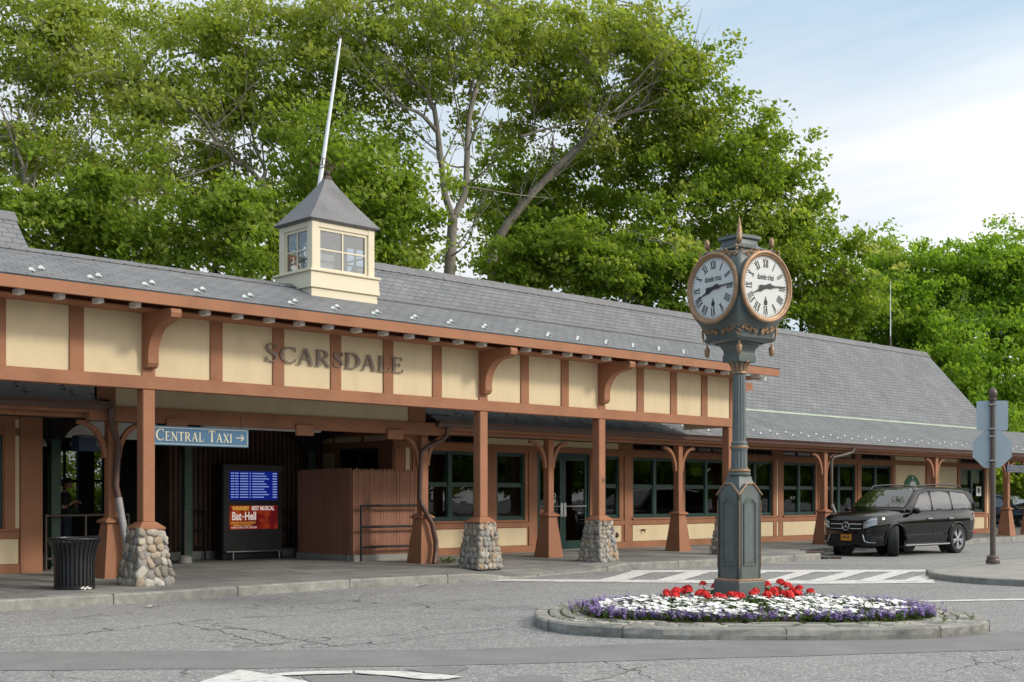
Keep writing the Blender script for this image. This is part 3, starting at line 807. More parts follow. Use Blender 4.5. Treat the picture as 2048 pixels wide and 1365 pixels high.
# interior shell
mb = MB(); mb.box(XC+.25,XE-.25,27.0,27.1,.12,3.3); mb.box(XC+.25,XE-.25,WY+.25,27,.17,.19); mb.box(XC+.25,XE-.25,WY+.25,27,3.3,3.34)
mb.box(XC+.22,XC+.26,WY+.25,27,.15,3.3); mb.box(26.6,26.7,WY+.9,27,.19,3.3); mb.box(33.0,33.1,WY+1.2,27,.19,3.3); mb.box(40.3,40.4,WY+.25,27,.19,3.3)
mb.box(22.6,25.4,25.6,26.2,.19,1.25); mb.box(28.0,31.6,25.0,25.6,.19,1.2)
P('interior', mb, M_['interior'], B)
# side wall towards the passage
mb = MB(); sx = XC
for (y0,y1,z0,z1) in ((WY,22.83,.1,4.2),(22.83,24.34,.1,1.0),(22.83,24.34,2.70,4.2),(24.34,28,.1,4.2)): mb.box(sx-.02,sx+.18,y0+(.003 if y0==WY else 0),y1,z0,z1)
mb.prism([(WY,4.2),(28,4.2),(25.1,RDZ-.15)],'x',sx-.02,sx+.18)
P('side_wall', mb, M_['brown'], B)
for y0,y1,z0,z1 in ((24.54,25.67,1.3,2.62),(22.55,23.35,2.86,2.98),(23.5,24.5,2.86,2.98),(24.6,25.5,2.86,2.98)):
    mb = MB(); mb.box(sx-.035,sx-.021,y0,y1,z0,z1); P('side_panel', mb, M_['cream'], B)
def window(x0,x1,z0,z1,nm,y=None,parent=None,glass='glass'):
    y = WY if y is None else y
    fr = MB(); t = .055
    fr.box(x0,x1,y+.03,y+.13,z0,z0+.07); fr.box(x0,x1,y+.03,y+.13,z1-t,z1); fr.box(x0,x0+t,y+.03,y+.13,z0+.07,z1-t); fr.box(x1-t,x1,y+.03,y+.13,z0+.07,z1-t)
    ms = [x0 + (x1-x0)*(i+1)/(nm+1) for i in range(nm)]
    for m in ms: fr.box(m-.06,m+.06,y+.03,y+.13,z0+.07,z1-t)
    f = P('window', fr, M_['green_f'], parent)
    bnd = [x0+t] + [q for m in ms for q in (m-.06,m+.06)] + [x1-t]
    zm = z0 + (z1-z0)*.52
    for a, b in zip(bnd[::2], bnd[1::2]):
        s_ = MB(); q = .032
        s_.box(a,b,y+.055,y+.105,zm-.022,zm+.022)
        for (c, d, dy) in ((z0+.07,zm-.022,0),(zm+.022,z1-t,.018)):
            s_.box(a,a+q,y+.05+dy,y+.09+dy,c,d); s_.box(b-q,b,y+.05+dy,y+.09+dy,c,d); s_.box(a+q,b-q,y+.05+dy,y+.09+dy,c,c+q); s_.box(a+q,b-q,y+.05+dy,y+.09+dy,d-q,d)
        P('sash', s_, M_['green_f'], f)
    g = MB(); g.quad((x0+t,y+.082,z0+.07),(x1-t,y+.082,z0+.07),(x1-t,y+.082,z1-t),(x0+t,y+.082,z1-t)); P('pane', g, M_[glass], f)
    s2 = MB(); s2.cbox(x0-.05,x1+.05,y-.05,y+.03,z0-.055,z0-.002,.008); P('sill', s2, M_['brown'], f)
    return f
for w in WIN: window(*w, parent=B)
mb = MB(); mb.box(44.80,45.64,WY+.16,WY+.17,2.05,2.60); P('window_blind', mb, M_['paper'], B); mb = MB(); mb.box(45.76,46.60,WY+.16,WY+.17,2.12,2.60); P('window_blind', mb, M_['paper'], B)
for a, b in TRN:
    f = MB(); f.box(a,b,WY+.04,WY+.1,TZ0,TZ0+.03); f.box(a,b,WY+.04,WY+.1,TZ1-.03,TZ1); f.box(a,a+.03,WY+.04,WY+.1,TZ0+.03,TZ1-.03); f.box(b-.03,b,WY+.04,WY+.1,TZ0+.03,TZ1-.03)
    k = int((b-a)/1.0)
    for i in range(1,k+1): x = a+(b-a)*i/(k+1); f.box(x-.02,x+.02,WY+.04,WY+.1,TZ0+.03,TZ1-.03)
    fo = P('transom_window', f, M_['brown_dark'], B); g = MB(); g.quad((a,WY+.08,TZ0),(b,WY+.08,TZ0),(b,WY+.08,TZ1),(a,WY+.08,TZ1)); P('pane', g, M_['glass_dark'], fo)
# side window
f = MB(); sy = sx-.01
for a in (22.83,23.56,24.29): f.box(sy,sy+.1,a,a+.05,1.0,2.7)
f.box(sy,sy+.1,22.88,24.29,1.0,1.06); f.box(sy,sy+.1,22.88,24.29,2.64,2.7)
fo = P('window', f, M_['green_f'], B); g = MB(); g.quad((sy+.06,22.83,1),(sy+.06,24.34,1),(sy+.06,24.34,2.7),(sy+.06,22.83,2.7)); P('pane', g, M_['glass_dark'], fo)
# horizontal timbers and cream infill panels
mb = MB()
mb.box(XC-.03,DOOR[0]-.02,WY-.03,WY-.003,.16,.36); P('base_board', mb, M_['brown'], B); mb = MB(); mb.box(DOOR[1]+.02,XE+.02,WY-.03,WY-.003,.16,.36); P('base_board', mb, M_['brown'], B)
mb = MB(); mb.box(XC-.02,DOOR[0]-.08,WY-.025,WY-.003,.82,.94); P('sill_rail', mb, M_['brown'], B); mb = MB(); mb.box(DOOR[1]+.08,XE+.01,WY-.025,WY-.003,.82,.94); P('sill_rail', mb, M_['brown'], B)
mb = MB(); mb.box(XC-.02,XE+.01,WY-.03,WY-.003,2.71,2.84); P('head_rail', mb, M_['brown'], B)
def panel(x0,x1,z0,z1,parent=B,y=WY): 
    m_ = MB(); m_.box(x0,x1,y-.012,y-.002,z0,z1); return P('infill_panel', m_, M_['cream'], parent)
for x0,x1 in ((18.5,20.2),(20.86,21.86),(25.0,25.42),(25.9,27.86),(28.16,30.3),(30.8,32.8),(33.05,34.9),(35.3,37.3),(37.65,39.6),(39.95,42.0),(43.6,44.5),(44.75,46.95)): panel(x0,x1,.37,.80)
for x0,x1,z0,z1 in ((17.99,18.10,1.0,2.70),(39.92,42.0,.96,2.70),(42.7,44.42,.96,2.70),(32.66,32.78,1.0,2.70),(46.84,47.04,.96,2.70),(39.92,42.0,2.86,3.06),(42.7,44.42,2.86,3.06),(20.5,25.3,2.85,3.06)): panel(x0,x1,z0,z1)
mb = MB()
for x in (17.75,18.28,20.55,22.02,24.5,25.64,28.0,30.5,32.6,32.88,35.12,37.5,39.77,42.2,44.58,46.75,47.12):
    m_ = MB(); m_.box(x-.09,x+.09,WY-.028,WY-.004,.37,2.70); P('stud', m_, M_['brown'], B)
pass
# entrance doors
for k, (x0,x1) in enumerate(((DOOR[0]+.05,(DOOR[0]+DOOR[1])/2-.004),((DOOR[0]+DOOR[1])/2+.004,DOOR[1]-.05))):
    d = MB(); y0,y1 = WY+.05,WY+.10; z0,z1 = .22,2.63
    d.box(x0,x0+.10,y0,y1,z0,z1); d.box(x1-.10,x1,y0,y1,z0,z1); d.box(x0+.10,x1-.10,y0,y1,z0,z0+.22); d.box(x0+.10,x1-.10,y0,y1,z1-.12,z1)
    do = P('door', d, M_['green_f'], B)
    g = MB(); g.quad((x0+.1,WY+.075,z0+.22),(x1-.1,WY+.075,z0+.22),(x1-.1,WY+.075,z1-.12),(x0+.1,WY+.075,z1-.12)); P('pane', g, M_['glass'], do)
    h = MB(); xm = x1-.055 if k == 0 else x0+.055
    h.cbox(xm-.045,xm+.045,WY+.02,WY+.048,1.06,1.42,.006); P('handle', h, M_['steel'], do)
    h = MB(); h.tube([(x0+.06,WY+.03,1.33),(x1-.06,WY+.03,1.33)],.014,8); P('push_bar', h, M_['steel'], do)
    h = MB(); h.box(x0,x1,WY+.02,WY+.12,.20,.22); P('threshold', h, M_['steel'], do)
    if k == 0:
        t1 = merge(MB(), text_mb('COLD', .155, .001, bold=.004), TR((x0+x1)/2+.02, WY+.070, 1.60)); merge(t1, text_mb('BREW', .155, .001, bold=.004), TR((x0+x1)/2+.02, WY+.070, 1.455))
        merge(t1, text_mb('N I T R O', .065, .001), TR((x0+x1)/2+.02, WY+.070, 1.72)); P('door_lettering', t1, M_['signwhite'], do)
        t1 = MB(); t1.prism([(x0+.10,1.08),(x0+.25,1.08),(x0+.30,1.26),(x0+.06,1.26)],'y',WY+.068,WY+.071); P('door_sticker', t1, pm('sticker_amber',(.42,.16,.06),.5), do)
f = MB(); f.box(DOOR[0],DOOR[0]+.05,WY+.02,WY+.14,.2,2.70); f.box(DOOR[1]-.05,DOOR[1],WY+.02,WY+.14,.2,2.70); f.box(DOOR[0]+.05,DOOR[1]-.05,WY+.02,WY+.14,2.63,2.70)
P('door_frame', f, M_['green_f'], B)
# steep main roof
X0, X1 = XC-.25, 47.42
r = roof_plane('roof', [(X0,FLY,FLZ),(X1,FLY,FLZ),(X1,RDY,RDZ),(X0,RDY,RDZ)], [ruv(p,0,FLY,FLZ) for p in [(X0,FLY,FLZ),(X1,FLY,FLZ),(X1,RDY,RDZ),(X0,RDY,RDZ)]], B)
roof_plane('rear_roof', [(X0,RDY,RDZ),(X1,RDY,RDZ),(X1,28.2,3.97),(X0,28.2,3.97)], [(X0,0),(X1,0),(X1,4.7),(X0,4.7)], B)
mb = MB(); x = X0
while x < X1-.05:      # overlapping ridge shingles
    xe = min(x+.27, X1+.03)
    mb.prism([(RDY-.17,RDZ-.165),(RDY,RDZ+.025),(RDY+.17,RDZ-.165),(RDY+.17,RDZ-.148),(RDY,RDZ+.047+.012*rnd.random()),(RDY-.17,RDZ-.148)],'x',x,xe+.02); x += .25
P('ridge_cap', mb, M_['lead'], r)
# lower skirt roof
def skirt(x0, x1, parent, gx0=None, x1top=None):
    x1t = x1 if x1top is None else x1top
    pts = [(x0,GY,GZ1+.005),(x1,GY,GZ1+.005),(x1t,FLY,FLZ-.01),(x0,FLY,FLZ-.01)]
    s_ = roof_plane('skirt_roof', pts, [ruv(p,0,GY,GZ1) for p in pts], parent)
    g = MB(); c = .015
    g.prism([(GY,GZ0+.02),(GY-.02,GZ0+.09),(GY-.06,GZ1-.02),(GY-.075,GZ1),(GY-.055,GZ1),(GY-.04,GZ1-.02),(GY+.0,GZ0+.10),(GY+.1,GZ0+.10),(GY+.1,GZ0+.02)],'x',x0-.02,x1+.02)
    P('gutter', g, M_['gutter'], parent)
    f = MB(); f.box(x0,x1,GY+.101,GY+.14,GZ0-.035,GZ1-.02); f.box(x0,x1,GY+.30,GY+.46,GZ0-.11,GZ0-.021); P('eaves_beam', f, M_['brown'], parent)
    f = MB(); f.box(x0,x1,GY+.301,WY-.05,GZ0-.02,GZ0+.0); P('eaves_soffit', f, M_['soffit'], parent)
    return s_
sk = skirt(17.04, 62.0, B)
mb = MB(); mb.prism([(FLY-.04,FLZ-.020),(FLY-.025,FLZ+.010),(FLY+.015,FLZ+.036),(FLY+.015,FLZ+.01),(FLY-.02,FLZ-.01)],'x',XC,X1+.1); P('copper_flashing', mb, M_['copper_g'], r)
mb = MB(); mb.prism([(17.0,FLZ+.02),(17.06,FLZ+.02),(17.06,GZ1+.03),(17.0,GZ1+.03)],'y',GY,GY+.02); 
sl = math.hypot(FLY-GY, FLZ-GZ1); uy, uz = (FLY-GY)/sl, (FLZ-GZ1)/sl
x = 18.0; i = 0
while x < 50:
    for t in (.32,.55):
        xx = x + (.0 if t < .4 else -.06)
        snow_guard(xx, GY+uy*t*1.0, GZ1+.005+uz*t*1.0, uy, uz, sk)
    x += .79
# roof walls carrying the covered walk beyond the building
pts = [(47.45,FLY,FLZ-.01),(62,FLY,FLZ-.01),(62,24.4,GZ1),(47.45,24.4,GZ1)]
roof_plane('walkway_roof', pts, [(p[0], abs(p[1]-24.4)) for p in pts], B)
# posts with flared plinths
def post(x, parent, y=20.4, rz=0, brace=True):
    z0 = pave_z(x, y)
    s_ = MB(); s_.cbox(x-.09,x+.09,y-.09,y+.09,z0+.98,2.90,.012); po = P('post', s_, M_['brown'], parent)
    q = MB(); q.sq([(.245,z0-.02),(.235,z0+.06),(.135,z0+.93)], (x,y,0)); P('plinth', q, M_['brown'], po)
    q = MB(); q.sq([(.135,z0+.931),(.185,z0+.95),(.185,z0+.985),(.10,z0+1.04)], (x,y,0)); P('plinth_cap', q, M_['brown'], po)
    if brace:
        for sgn in (-1,1):
            b = MB(); pts = []
            for i in range(9):
                a = i/8*PI/2; pts.append((x+sgn*(.09+.47*(1-math.cos(a))), 2.25+.62*math.sin(a)))
            for i in range(8,-1,-1):
                a = i/8*PI/2; pts.append((x+sgn*(.09+.07+.40*(1-math.cos(a))+.02*(i/8)), 2.25-.02+.57*math.sin(a)))
            pts = pts[:9] + [(x+sgn*.62,2.87),(x+sgn*.62,2.80)] + pts[9:]
            pp = [(p[0],p[1]) for p in pts]
            b.prism(pp,'y',y-.045,y+.045); P('brace', b, M_['brown'], po)
    return po
for x in (16.92,20.72,25.5,32.35,39.1): post(x, B)
for x in (44.46,46.35,52.3): post(x, B)
# downspouts
def downspout(pts, r, parent, flex=None, mat='gutter'):
    mb = MB(); mb.tube(pts, r, 8); d = P('downspout', mb, M_[mat], parent, smooth=50)
    if flex:
        f = MB(); fp, rr = flex; n_ = 46; P_ = []; R_ = []
        for i in range(n_+1):
            t = i/n_*(len(fp)-1); k = min(int(t), len(fp)-2); u_ = t-k
            P_.append(tuple(fp[k][j]+(fp[k+1][j]-fp[k][j])*u_ for j in range(3))); R_.append(rr*(1.0 if i % 2 else .86))
        f.tube(P_, R_, 10); return d, f
    return d, None
d, f = downspout([(17.25,19.98,3.04),(17.25,20.0,2.86),(17.15,20.05,2.76),(16.85,20.16,2.62),(16.72,20.2,2.50),(16.70,20.22,1.55),(16.72,20.2,1.42)], .05, B, ([(16.72,20.2,1.42),(16.95,20.12,1.0),(17.02,20.08,.62),(16.99,20.05,.40),(16.90,20.0,.17)], .058))
P('flexible_pipe', f, M_['gutter'], d, smooth=60)
d, f = downspout([(33.35,19.98,3.04),(33.3,20.0,2.92),(33.05,20.1,2.84),(32.6,20.22,2.76),(32.52,20.24,2.66),(32.52,20.24,1.35)], .05, B, ([(32.52,20.24,1.35),(32.62,20.2,1.15),(32.75,20.16,.8),(32.72,20.1,.2)], .056), 'pole')
P('flexible_pipe', f, M_['pipe'], d, smooth=60)
# fittings on the front wall
mb = MB(); mb.tube([(25.1,WY-.02,.55),(25.1,WY-.1,.55)],.06,12); mb.sph((25.1,WY-.12,.55),.075,10,7); P('hose_connection', mb, M_['rust'], B, smooth=True)
mb = MB(); mb.tube([(26.3,WY-.01,.66),(26.3,WY-.09,.66),(26.3,WY-.09,.60)],.018,8); mb.tube([(26.2,WY-.06,.68),(26.4,WY-.06,.68)],.012,6); P('hose_tap', mb, M_['rust'], B)
mb = MB(); mb.sph((19.25,21.2,2.90),.035,10,8); mb.lathe([(.05,2.93),(.05,2.99)],10,(19.25,21.2,0)); P('eaves_lamp', mb, M_['bulb'], B, smooth=True)

# ================================================================ building on the left of the passage
L = T('station_building', 'left-hand brown and cream station building cut by the picture edge, behind the litter bin', 'building', (2,WY,.15))
XL = 9.5
mb = MB(); mb.box(-14,6.9,WY,WY+.2,.1,4.2); mb.box(6.9,8.83,WY,WY+.2,.1,1.0); mb.box(6.9,8.83,WY,WY+.2,2.66,4.2); mb.box(8.83,XL,WY,WY+.2,.1,4.2)
mb.box(XL-.2,XL,WY+.2,28,.1,4.2); mb.prism([(WY,4.2),(28,4.2),(25.1,RDZ-.1)],'x',XL-.2,XL)
P('wall', mb, M_['brown'], L)
window(6.9,8.83,1.0,2.66,1,parent=L)
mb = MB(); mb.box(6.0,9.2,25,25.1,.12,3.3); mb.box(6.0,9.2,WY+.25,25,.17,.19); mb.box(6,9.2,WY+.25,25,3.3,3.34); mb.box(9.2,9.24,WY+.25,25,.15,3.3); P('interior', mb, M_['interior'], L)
mb = MB(); mb.box(9.13,XL+.03,WY-.05,WY-.003,.14,3.0); mb.box(8.85,9.04,WY-.03,WY-.003,.95,2.85); P('corner_board', mb, M_['brown'], L)
mb = MB(); mb.box(-14,9.12,WY-.03,WY-.003,.14,.36); mb.box(-14,9.12,WY-.026,WY-.003,.82,.94); P('base_board', mb, M_['brown'], L)
for x0,x1,z0,z1 in ((9.05,9.12,1.0,2.66),(9.05,9.12,2.80,2.95),(6.6,9.10,.37,.81)): panel(x0,x1,z0,z1,L)
pts = [(-14,FLY,FLZ),(10.15,FLY,FLZ),(10.15,RDY,RDZ-.18),(-14,RDY,RDZ-.18)]
r2 = roof_plane('roof', pts, [ruv(p,0,FLY,FLZ) for p in pts], L)
pts = [(-14,RDY,RDZ-.18),(10.15,RDY,RDZ-.18),(10.15,28.2,3.9),(-14,28.2,3.9)]
roof_plane('rear_roof', pts, [(p[0],p[1]) for p in pts], L)
mb = MB(); x = 6.0
while x < 10.15:
    mb.prism([(RDY-.17,RDZ-.345),(RDY,RDZ-.155),(RDY+.17,RDZ-.345),(RDY+.17,RDZ-.328),(RDY,RDZ-.133+.012*rnd.random()),(RDY-.17,RDZ-.328)],'x',x,min(x+.27,10.18)); x += .25
P('ridge_cap', mb, M_['lead'], r2)
sk2 = skirt(-14, 9.75, L); sk2.data.materials[0] = M_['shingle_shade']
for x in (7.6,8.4,9.2):
    for t in (.32,.55): snow_guard(x-(0 if t<.4 else .06), GY+uy*t, GZ1+.005+uz*t, uy, uz, sk2)
post(9.95, L)
d, f = downspout([(9.74,19.98,3.06),(9.75,20.0,2.86),(9.80,20.06,2.74),(9.93,20.17,2.56),(9.98,20.22,2.46),(9.94,20.22,1.75),(9.98,20.2,1.55)], .058, L, ([(9.98,20.2,1.55),(10.02,20.16,1.2),(10.08,20.08,.7),(10.04,20.02,.17)], .066), 'gutter')
P('flexible_pipe', f, M_['pipe'], d, smooth=60)
# ================================================================ entrance canopy with the station name
C = T('entrance_canopy', 'long cream panelled entrance canopy with the station name, on four stone-footed columns', 'canopy', (17,18.6,.15))
CY, CX1 = 18.55, 25.4
FAY, FAZ0, FAZ1 = 17.62, 4.52, 4.71
CRY, CRZ = 19.35, 5.43
STUDS = [9.67-1.2*k for k in range(12,0,-1)] + [9.67,10.9,12.12,13.34,14.54,15.74,16.95,18.12,19.32,20.49,21.8,23.0,24.17,25.3]
mb = MB(); mb.cbox(-5,CX1,CY-.075,CY+.12,3.29,3.50,.008); P('beam', mb, M_['brown'], C)
mb = MB(); mb.box(-5,CX1,CY-.05,CY+.10,4.50,4.66); P('top_plate', mb, M_['brown'], C)
for a, b in zip(STUDS, STUDS[1:]):
    if b < 6: continue
    m_ = MB(); m_.box(a+.11,b-.11,CY,CY+.04,3.50,4.50); P('infill_panel', m_, M_['cream'], C)
mb = MB(); mb.box(-5,6,CY,CY+.04,3.5,4.5); P('infill_panel', mb, M_['cream'], C)
for x in STUDS:
    if x < 6: continue
    m_ = MB(); m_.cbox(x-.115,x+.115 if x < 25 else CX1,CY-.03,CY+.08,3.50,4.50,.005); P('stud', m_, M_['brown'], C)
# end wall and rear wall
mb = MB(); mb.box(CX1-.12,CX1-.003,CY+.121,20.05,3.29,4.7); mb.prism([(CY+.121,4.7),(20.05,4.7),(CRY,5.2)],'x',CX1-.12,CX1-.003); P('end_wall', mb, M_['cream'], C)
mb = MB(); mb.box(XL+.05,16.3,20.12,20.2,3.12,4.7); P('rear_panel', mb, M_['cream'], C)
mb = MB(); mb.box(XL-.1,17.2,20.08,20.24,2.86,3.119); mb.box(16.3,16.75,20.10,20.22,3.12,4.7); mb.box(XL+.05,XL+.38,20.10,20.22,3.12,4.7); P('rear_beam', mb, M_['brown'], C)
for x in (11.0,13.7,15.9): P('beam_block', MB().cbox(x-.2,x+.2,20.02,20.079,2.74,2.95,.01), M_['brown'], C)
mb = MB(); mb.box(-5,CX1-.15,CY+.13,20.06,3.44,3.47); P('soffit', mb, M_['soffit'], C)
mb = MB(); mb.box(-5,CX1-.02,20.121,20.2,3.30,4.7) if False else mb.box(17.3,CX1-.13,20.0,20.1,3.9,4.7); P('rear_wall', mb, M_['brown'], C)
# roof
XR = 25.95
def cpt(x, t): return (x, FAY-.03+(CRY-FAY+.03)*t, FAZ1+.012+(CRZ-FAZ1-.012)*t)
pts = [cpt(-5,0),cpt(XR,0),cpt(XR,1),cpt(-5,1)]
cr = roof_plane('roof', pts, [ruv(p,0,pts[0][1],pts[0][2]) for p in pts], C, thick=.035)
pts = [(-5,CRY,CRZ),(XR,CRY,CRZ),(XR,21.05,4.70),(-5,21.05,4.70)]
roof_plane('rear_roof', pts, [(p[0],abs(p[1]-21.05)*1.09) for p in pts], C)
mb = MB(); x = 5.0
while x < XR:
    mb.prism([(CRY-.15,CRZ-.050),(CRY,CRZ+.018),(CRY+.15,CRZ-.050),(CRY+.15,CRZ-.035),(CRY,CRZ+.034+.008*rnd.random()),(CRY-.15,CRZ-.035)],'x',x,min(x+.29,XR+.02)); x += .27
P('ridge_cap', mb, M_['lead'], cr)
mb = MB(); mb.cbox(-5,XR,FAY-.02,FAY+.03,FAZ0,FAZ1,.006); P('fascia', mb, M_['brown'], C)
mb = MB(); mb.prism([(FAY+.031,FAZ0+.02),(FAY+.031,FAZ1-.02),(CRY,CRZ-.05),(CRY,CRZ-.25)],'x',XR-.05,XR-.01); mb.prism([(21.0,FAZ0+.0),(21.0,FAZ1-.04),(CRY,CRZ-.05),(CRY,CRZ-.25)],'x',XR-.049,XR-.012); P('rake_board', mb, M_['brown'], C)
k = (CRZ-FAZ1)/(CRY-FAY)
mb = MB(); mb.prism([(FAY+.04,FAZ1-.045),(CRY,CRZ-.045-.0),(CRY,CRZ-.06),(FAY+.04,FAZ1-.06)],'x',-5,XR-.06); mb.box(-5,XR-.08,FAY+.37,CY-.06,FAZ0-.03,FAZ0-.005); P('eaves_boarding', mb, M_['brown'], C)
x = 6.1
while x < CX1:
    if min(abs(x-c) for c in (9.67,16.95,20.49)) > .2:
        r_ = MB(); r_.prism([(FAY+.14,FAZ0-.05),(FAY+.14,FAZ0+.03),(FAY+.36,FAZ0+.03),(FAY+.36,FAZ0-.04),(FAY+.32,FAZ0-.05)],'x',x-.045,x+.045); P('rafter_tail', r_, M_['white'], C)
    x += .6
for x in (25.72,): 
    r_ = MB(); r_.box(x-.05,x+.2,FAY+.35,FAY+.5,FAZ0-.07,FAZ0+.01); P('rafter_tail', r_, M_['white'], C)
def bracket_poly():
    pl = [(0,-.86),(0,.0),(-.80,.0),(-.80,-.17)]
    n_ = 10
    for i in range(n_+1):
        a = i/n_*PI/2; pl.append((-.62+.47*math.sin(a)-.0, -.20-.50*(1-math.cos(a))))
    pl += [(-.16,-.80),(-.12,-.86),(-.06,-.88)]
    return pl
def bracket(x):
    b = MB(); pl = [(CY-.03+p, 4.50+q) for p, q in bracket_poly()]
    b.prism(pl,'x',x-.09,x+.09); o = P('bracket', b, M_['brown'], C)
    q = MB(); pl = [(CY-.03+p*1.02-.0, 4.50+q_) for p, q_ in [(-.80,-.0),(-.80,-.16),(-.86,-.14),(-.88,-.07),(-.86,-.01)]]
    q.prism(pl,'x',x-.088,x+.088); P('bracket_nose', q, M_['brown'], o)
for x in (9.67,16.95,20.49): bracket(x)
b = MB(); pl = [(CX1-p, 4.44+q) for p, q in bracket_poly()]; b.prism(pl,'y',CY+.02,CY+.20); P('bracket', b, M_['brown'], C)
# columns on rubble stone feet
def ico(sub=1):
    bm = bmesh.new(); bmesh.ops.create_icosphere(bm, subdivisions=sub, radius=1)
    v = [tuple(q.co) for q in bm.verts]; f = [tuple(q.index for q in p.verts) for p in bm.faces]; bm.free(); return v, f
ICO2 = ico(2)
def stone(mb, tint, c, r, nrm, rot):
    """one field stone: squashed, faceted ball lying against the face whose normal is nrm"""
    nrm = Vector(nrm).normalized(); t = Vector((-nrm.y, nrm.x, 0)).normalized(); b = nrm.cross(t)
    ct, st = math.cos(rot), math.sin(rot); t, b = t*ct + b*st, b*ct - t*st
    ph = [rnd.uniform(0,6.28) for _ in range(6)]; ex_ = rnd.uniform(.50,.82)
    vs = []
    for p in ICO2[0]:
        d = Vector(p); k = 1 + .13*math.sin(2.6*d.x+ph[0]) + .13*math.sin(3.1*d.y+ph[1]) + .07*math.sin(4.3*d.z+ph[2])
        ax = [math.copysign(abs(q)**ex_, q) for q in d]
        vs.append(Vector(c) + (t*ax[0]*r[0] + b*ax[1]*r[1] + nrm*ax[2]*r[2])*k)
    n0 = len(mb.f); mb.add(vs, ICO2[1]); tint += [rnd.random()]*(len(mb.f)-n0)
def stone_foot(x, y, parent, hb=.315, ht=.20, zt=1.06, big=1.0, seed=1):
    R_ = random.Random(seed); z0 = pave_z(x, y) - .02
    mo = MB(); mo.sq([(hb-.006,z0),(ht-.006,zt-.012)], (x,y,0))
    core = P('stone_foot', mo, M_['mortar'], parent)
    st = MB(); ti = []
    for side in range(4):
        ca, sa = math.cos(side*PI/2), math.sin(side*PI/2)
        z = z0
        row = 0
        while z < zt - .03:
            h = R_.uniform(.105,.165)*big*(1.15 if row == 0 else 1)
            h = min(h, zt - z); t_ = (z + h/2 - z0)/(zt-z0); hw = hb + (ht-hb)*t_
            xx = -hw - .01
            while xx < hw - .02:
                w = min(R_.uniform(.09,.19)*big, hw + .015 - xx)
                if hw + .01 - (xx+w) < .05: w = hw + .015 - xx
                cxl = xx + w/2; jz = R_.uniform(-.02,.02)
                # local (cxl along face, -hw outwards)
                lx, ly = cxl, -hw + .016
                gx, gy = lx*ca - ly*sa, lx*sa + ly*ca
                nx, ny = (0*ca + 1*sa), (0*sa - 1*ca)
                stone(st, ti, (x+gx, y+gy, max(z0+.04, z+h/2+jz)), (w*.52, h*.55, R_.uniform(.030,.052)), (nx, ny, .14), R_.uniform(-.7,.7))
                xx += w
            z += h*.93; row += 1
    st.tint = ti
    P('field_stones', st, M_['cobble'], core, smooth=True)
    return core
for i, x in enumerate((9.66,16.94,20.47,25.2)):
    m_ = MB(); m_.cbox(x-.105,x+.105,18.6-.105,18.6+.105,1.16,3.29,.012); co = P('column', m_, M_['brown'], C)
    m_ = MB(); m_.sq([(.225,1.045),(.225,1.075),(.115,1.165)], (x,18.6,0)); P('column_cap', m_, M_['brown'], co)
    stone_foot(x, 18.6, co, .325 if i == 0 else .315, .205, 1.05, 1.02 if i == 0 else .80, 11+i)
    if i == 2: P('house_number', merge(MB(), text_mb('51', .14, .006), TR(x+.045, 18.6-.113, 1.93)), M_['letters'], co)
# raised letters
let, w = serif_text('SCARSDALE', .290, .022, .085, 1.13, None, 1.0)
s_ = 3.04/w
LN = T
for ch, m_ in let:
    q = MB(); merge(q, m_, Matrix.Translation((11.83, CY-.055, 3.905)) @ Matrix.Diagonal((s_,1,1,1))); P('letter', q, M_['letters'], C)
# snow guards in two staggered rows
x = 6.6
while x < 25.8:
    for t, dx in ((.20,0),(.40,.22)):
        xx = x + dx
        if 12.75 < xx < 14.5 and t > .5: continue
        p = cpt(xx, 0); sl_ = math.hypot(CRY-FAY, CRZ-FAZ1); uy_, uz_ = (CRY-FAY)/sl_, (CRZ-FAZ1)/sl_
        snow_guard(xx, p[1]+uy_*(t+.05), p[2]+uz_*(t+.05), uy_, uz_, cr)
    x += .885
# ---------------------------------------------------------------- cupola
cx0, cx1, cy0, cy1 = 12.99, 14.47, 18.79, 19.92
zb, zs, zt = 4.95, 5.65, 6.58
CYS = (cy1-cy0)/(cx1-cx0)
mb = MB(); k_ = 0
for z0,z1,o in ((zb,5.36,.0),(5.36,zs,.022)):
    mb.rings([[(cx0-o-.018,cy0-o-.018,z0),(cx1+o+.018,cy0-o-.018,z0),(cx1+o+.018,cy1+o+.018,z0),(cx0-o-.018,cy1+o+.018,z0)],[(cx0-o,cy0-o,z1),(cx1+o,cy0-o,z1),(cx1+o,cy1+o,z1),(cx0-o,cy1+o,z1)]])
cu = P('cupola', mb, M_['cream_w'], C)
mb = MB(); mb.cbox(cx0-.06,cx1+.06,cy0-.06,cy1+.06,zs,zs+.04,.008); P('cupola_sill', mb, M_['cream_w'], cu)
wx0,wx1,wy0,wy1 = cx0+.03,cx1-.03,cy0+.03,cy1-.03
for (a,b) in ((wx0,wy0),(wx1-.15,wy0),(wx0,wy1-.15),(wx1-.15,wy1-.15)): P('corner_post', MB().cbox(a,a+.15,b,b+.15,zs+.04,zt,.008), M_['cream_w'], cu)
mb = MB(); mb.box(wx0+.15,wx1-.15,wy0+.01,wy0+.12,zt-.10,zt); mb.box(wx0+.15,wx1-.15,wy1-.12,wy1-.01,zt-.10,zt); mb.box(wx0+.01,wx0+.12,wy0+.15,wy1-.15,zt-.10,zt); mb.box(wx1-.12,wx1-.01,wy0+.15,wy1-.15,zt-.10,zt)
P('head_frame', mb, M_['cream_w'], cu)
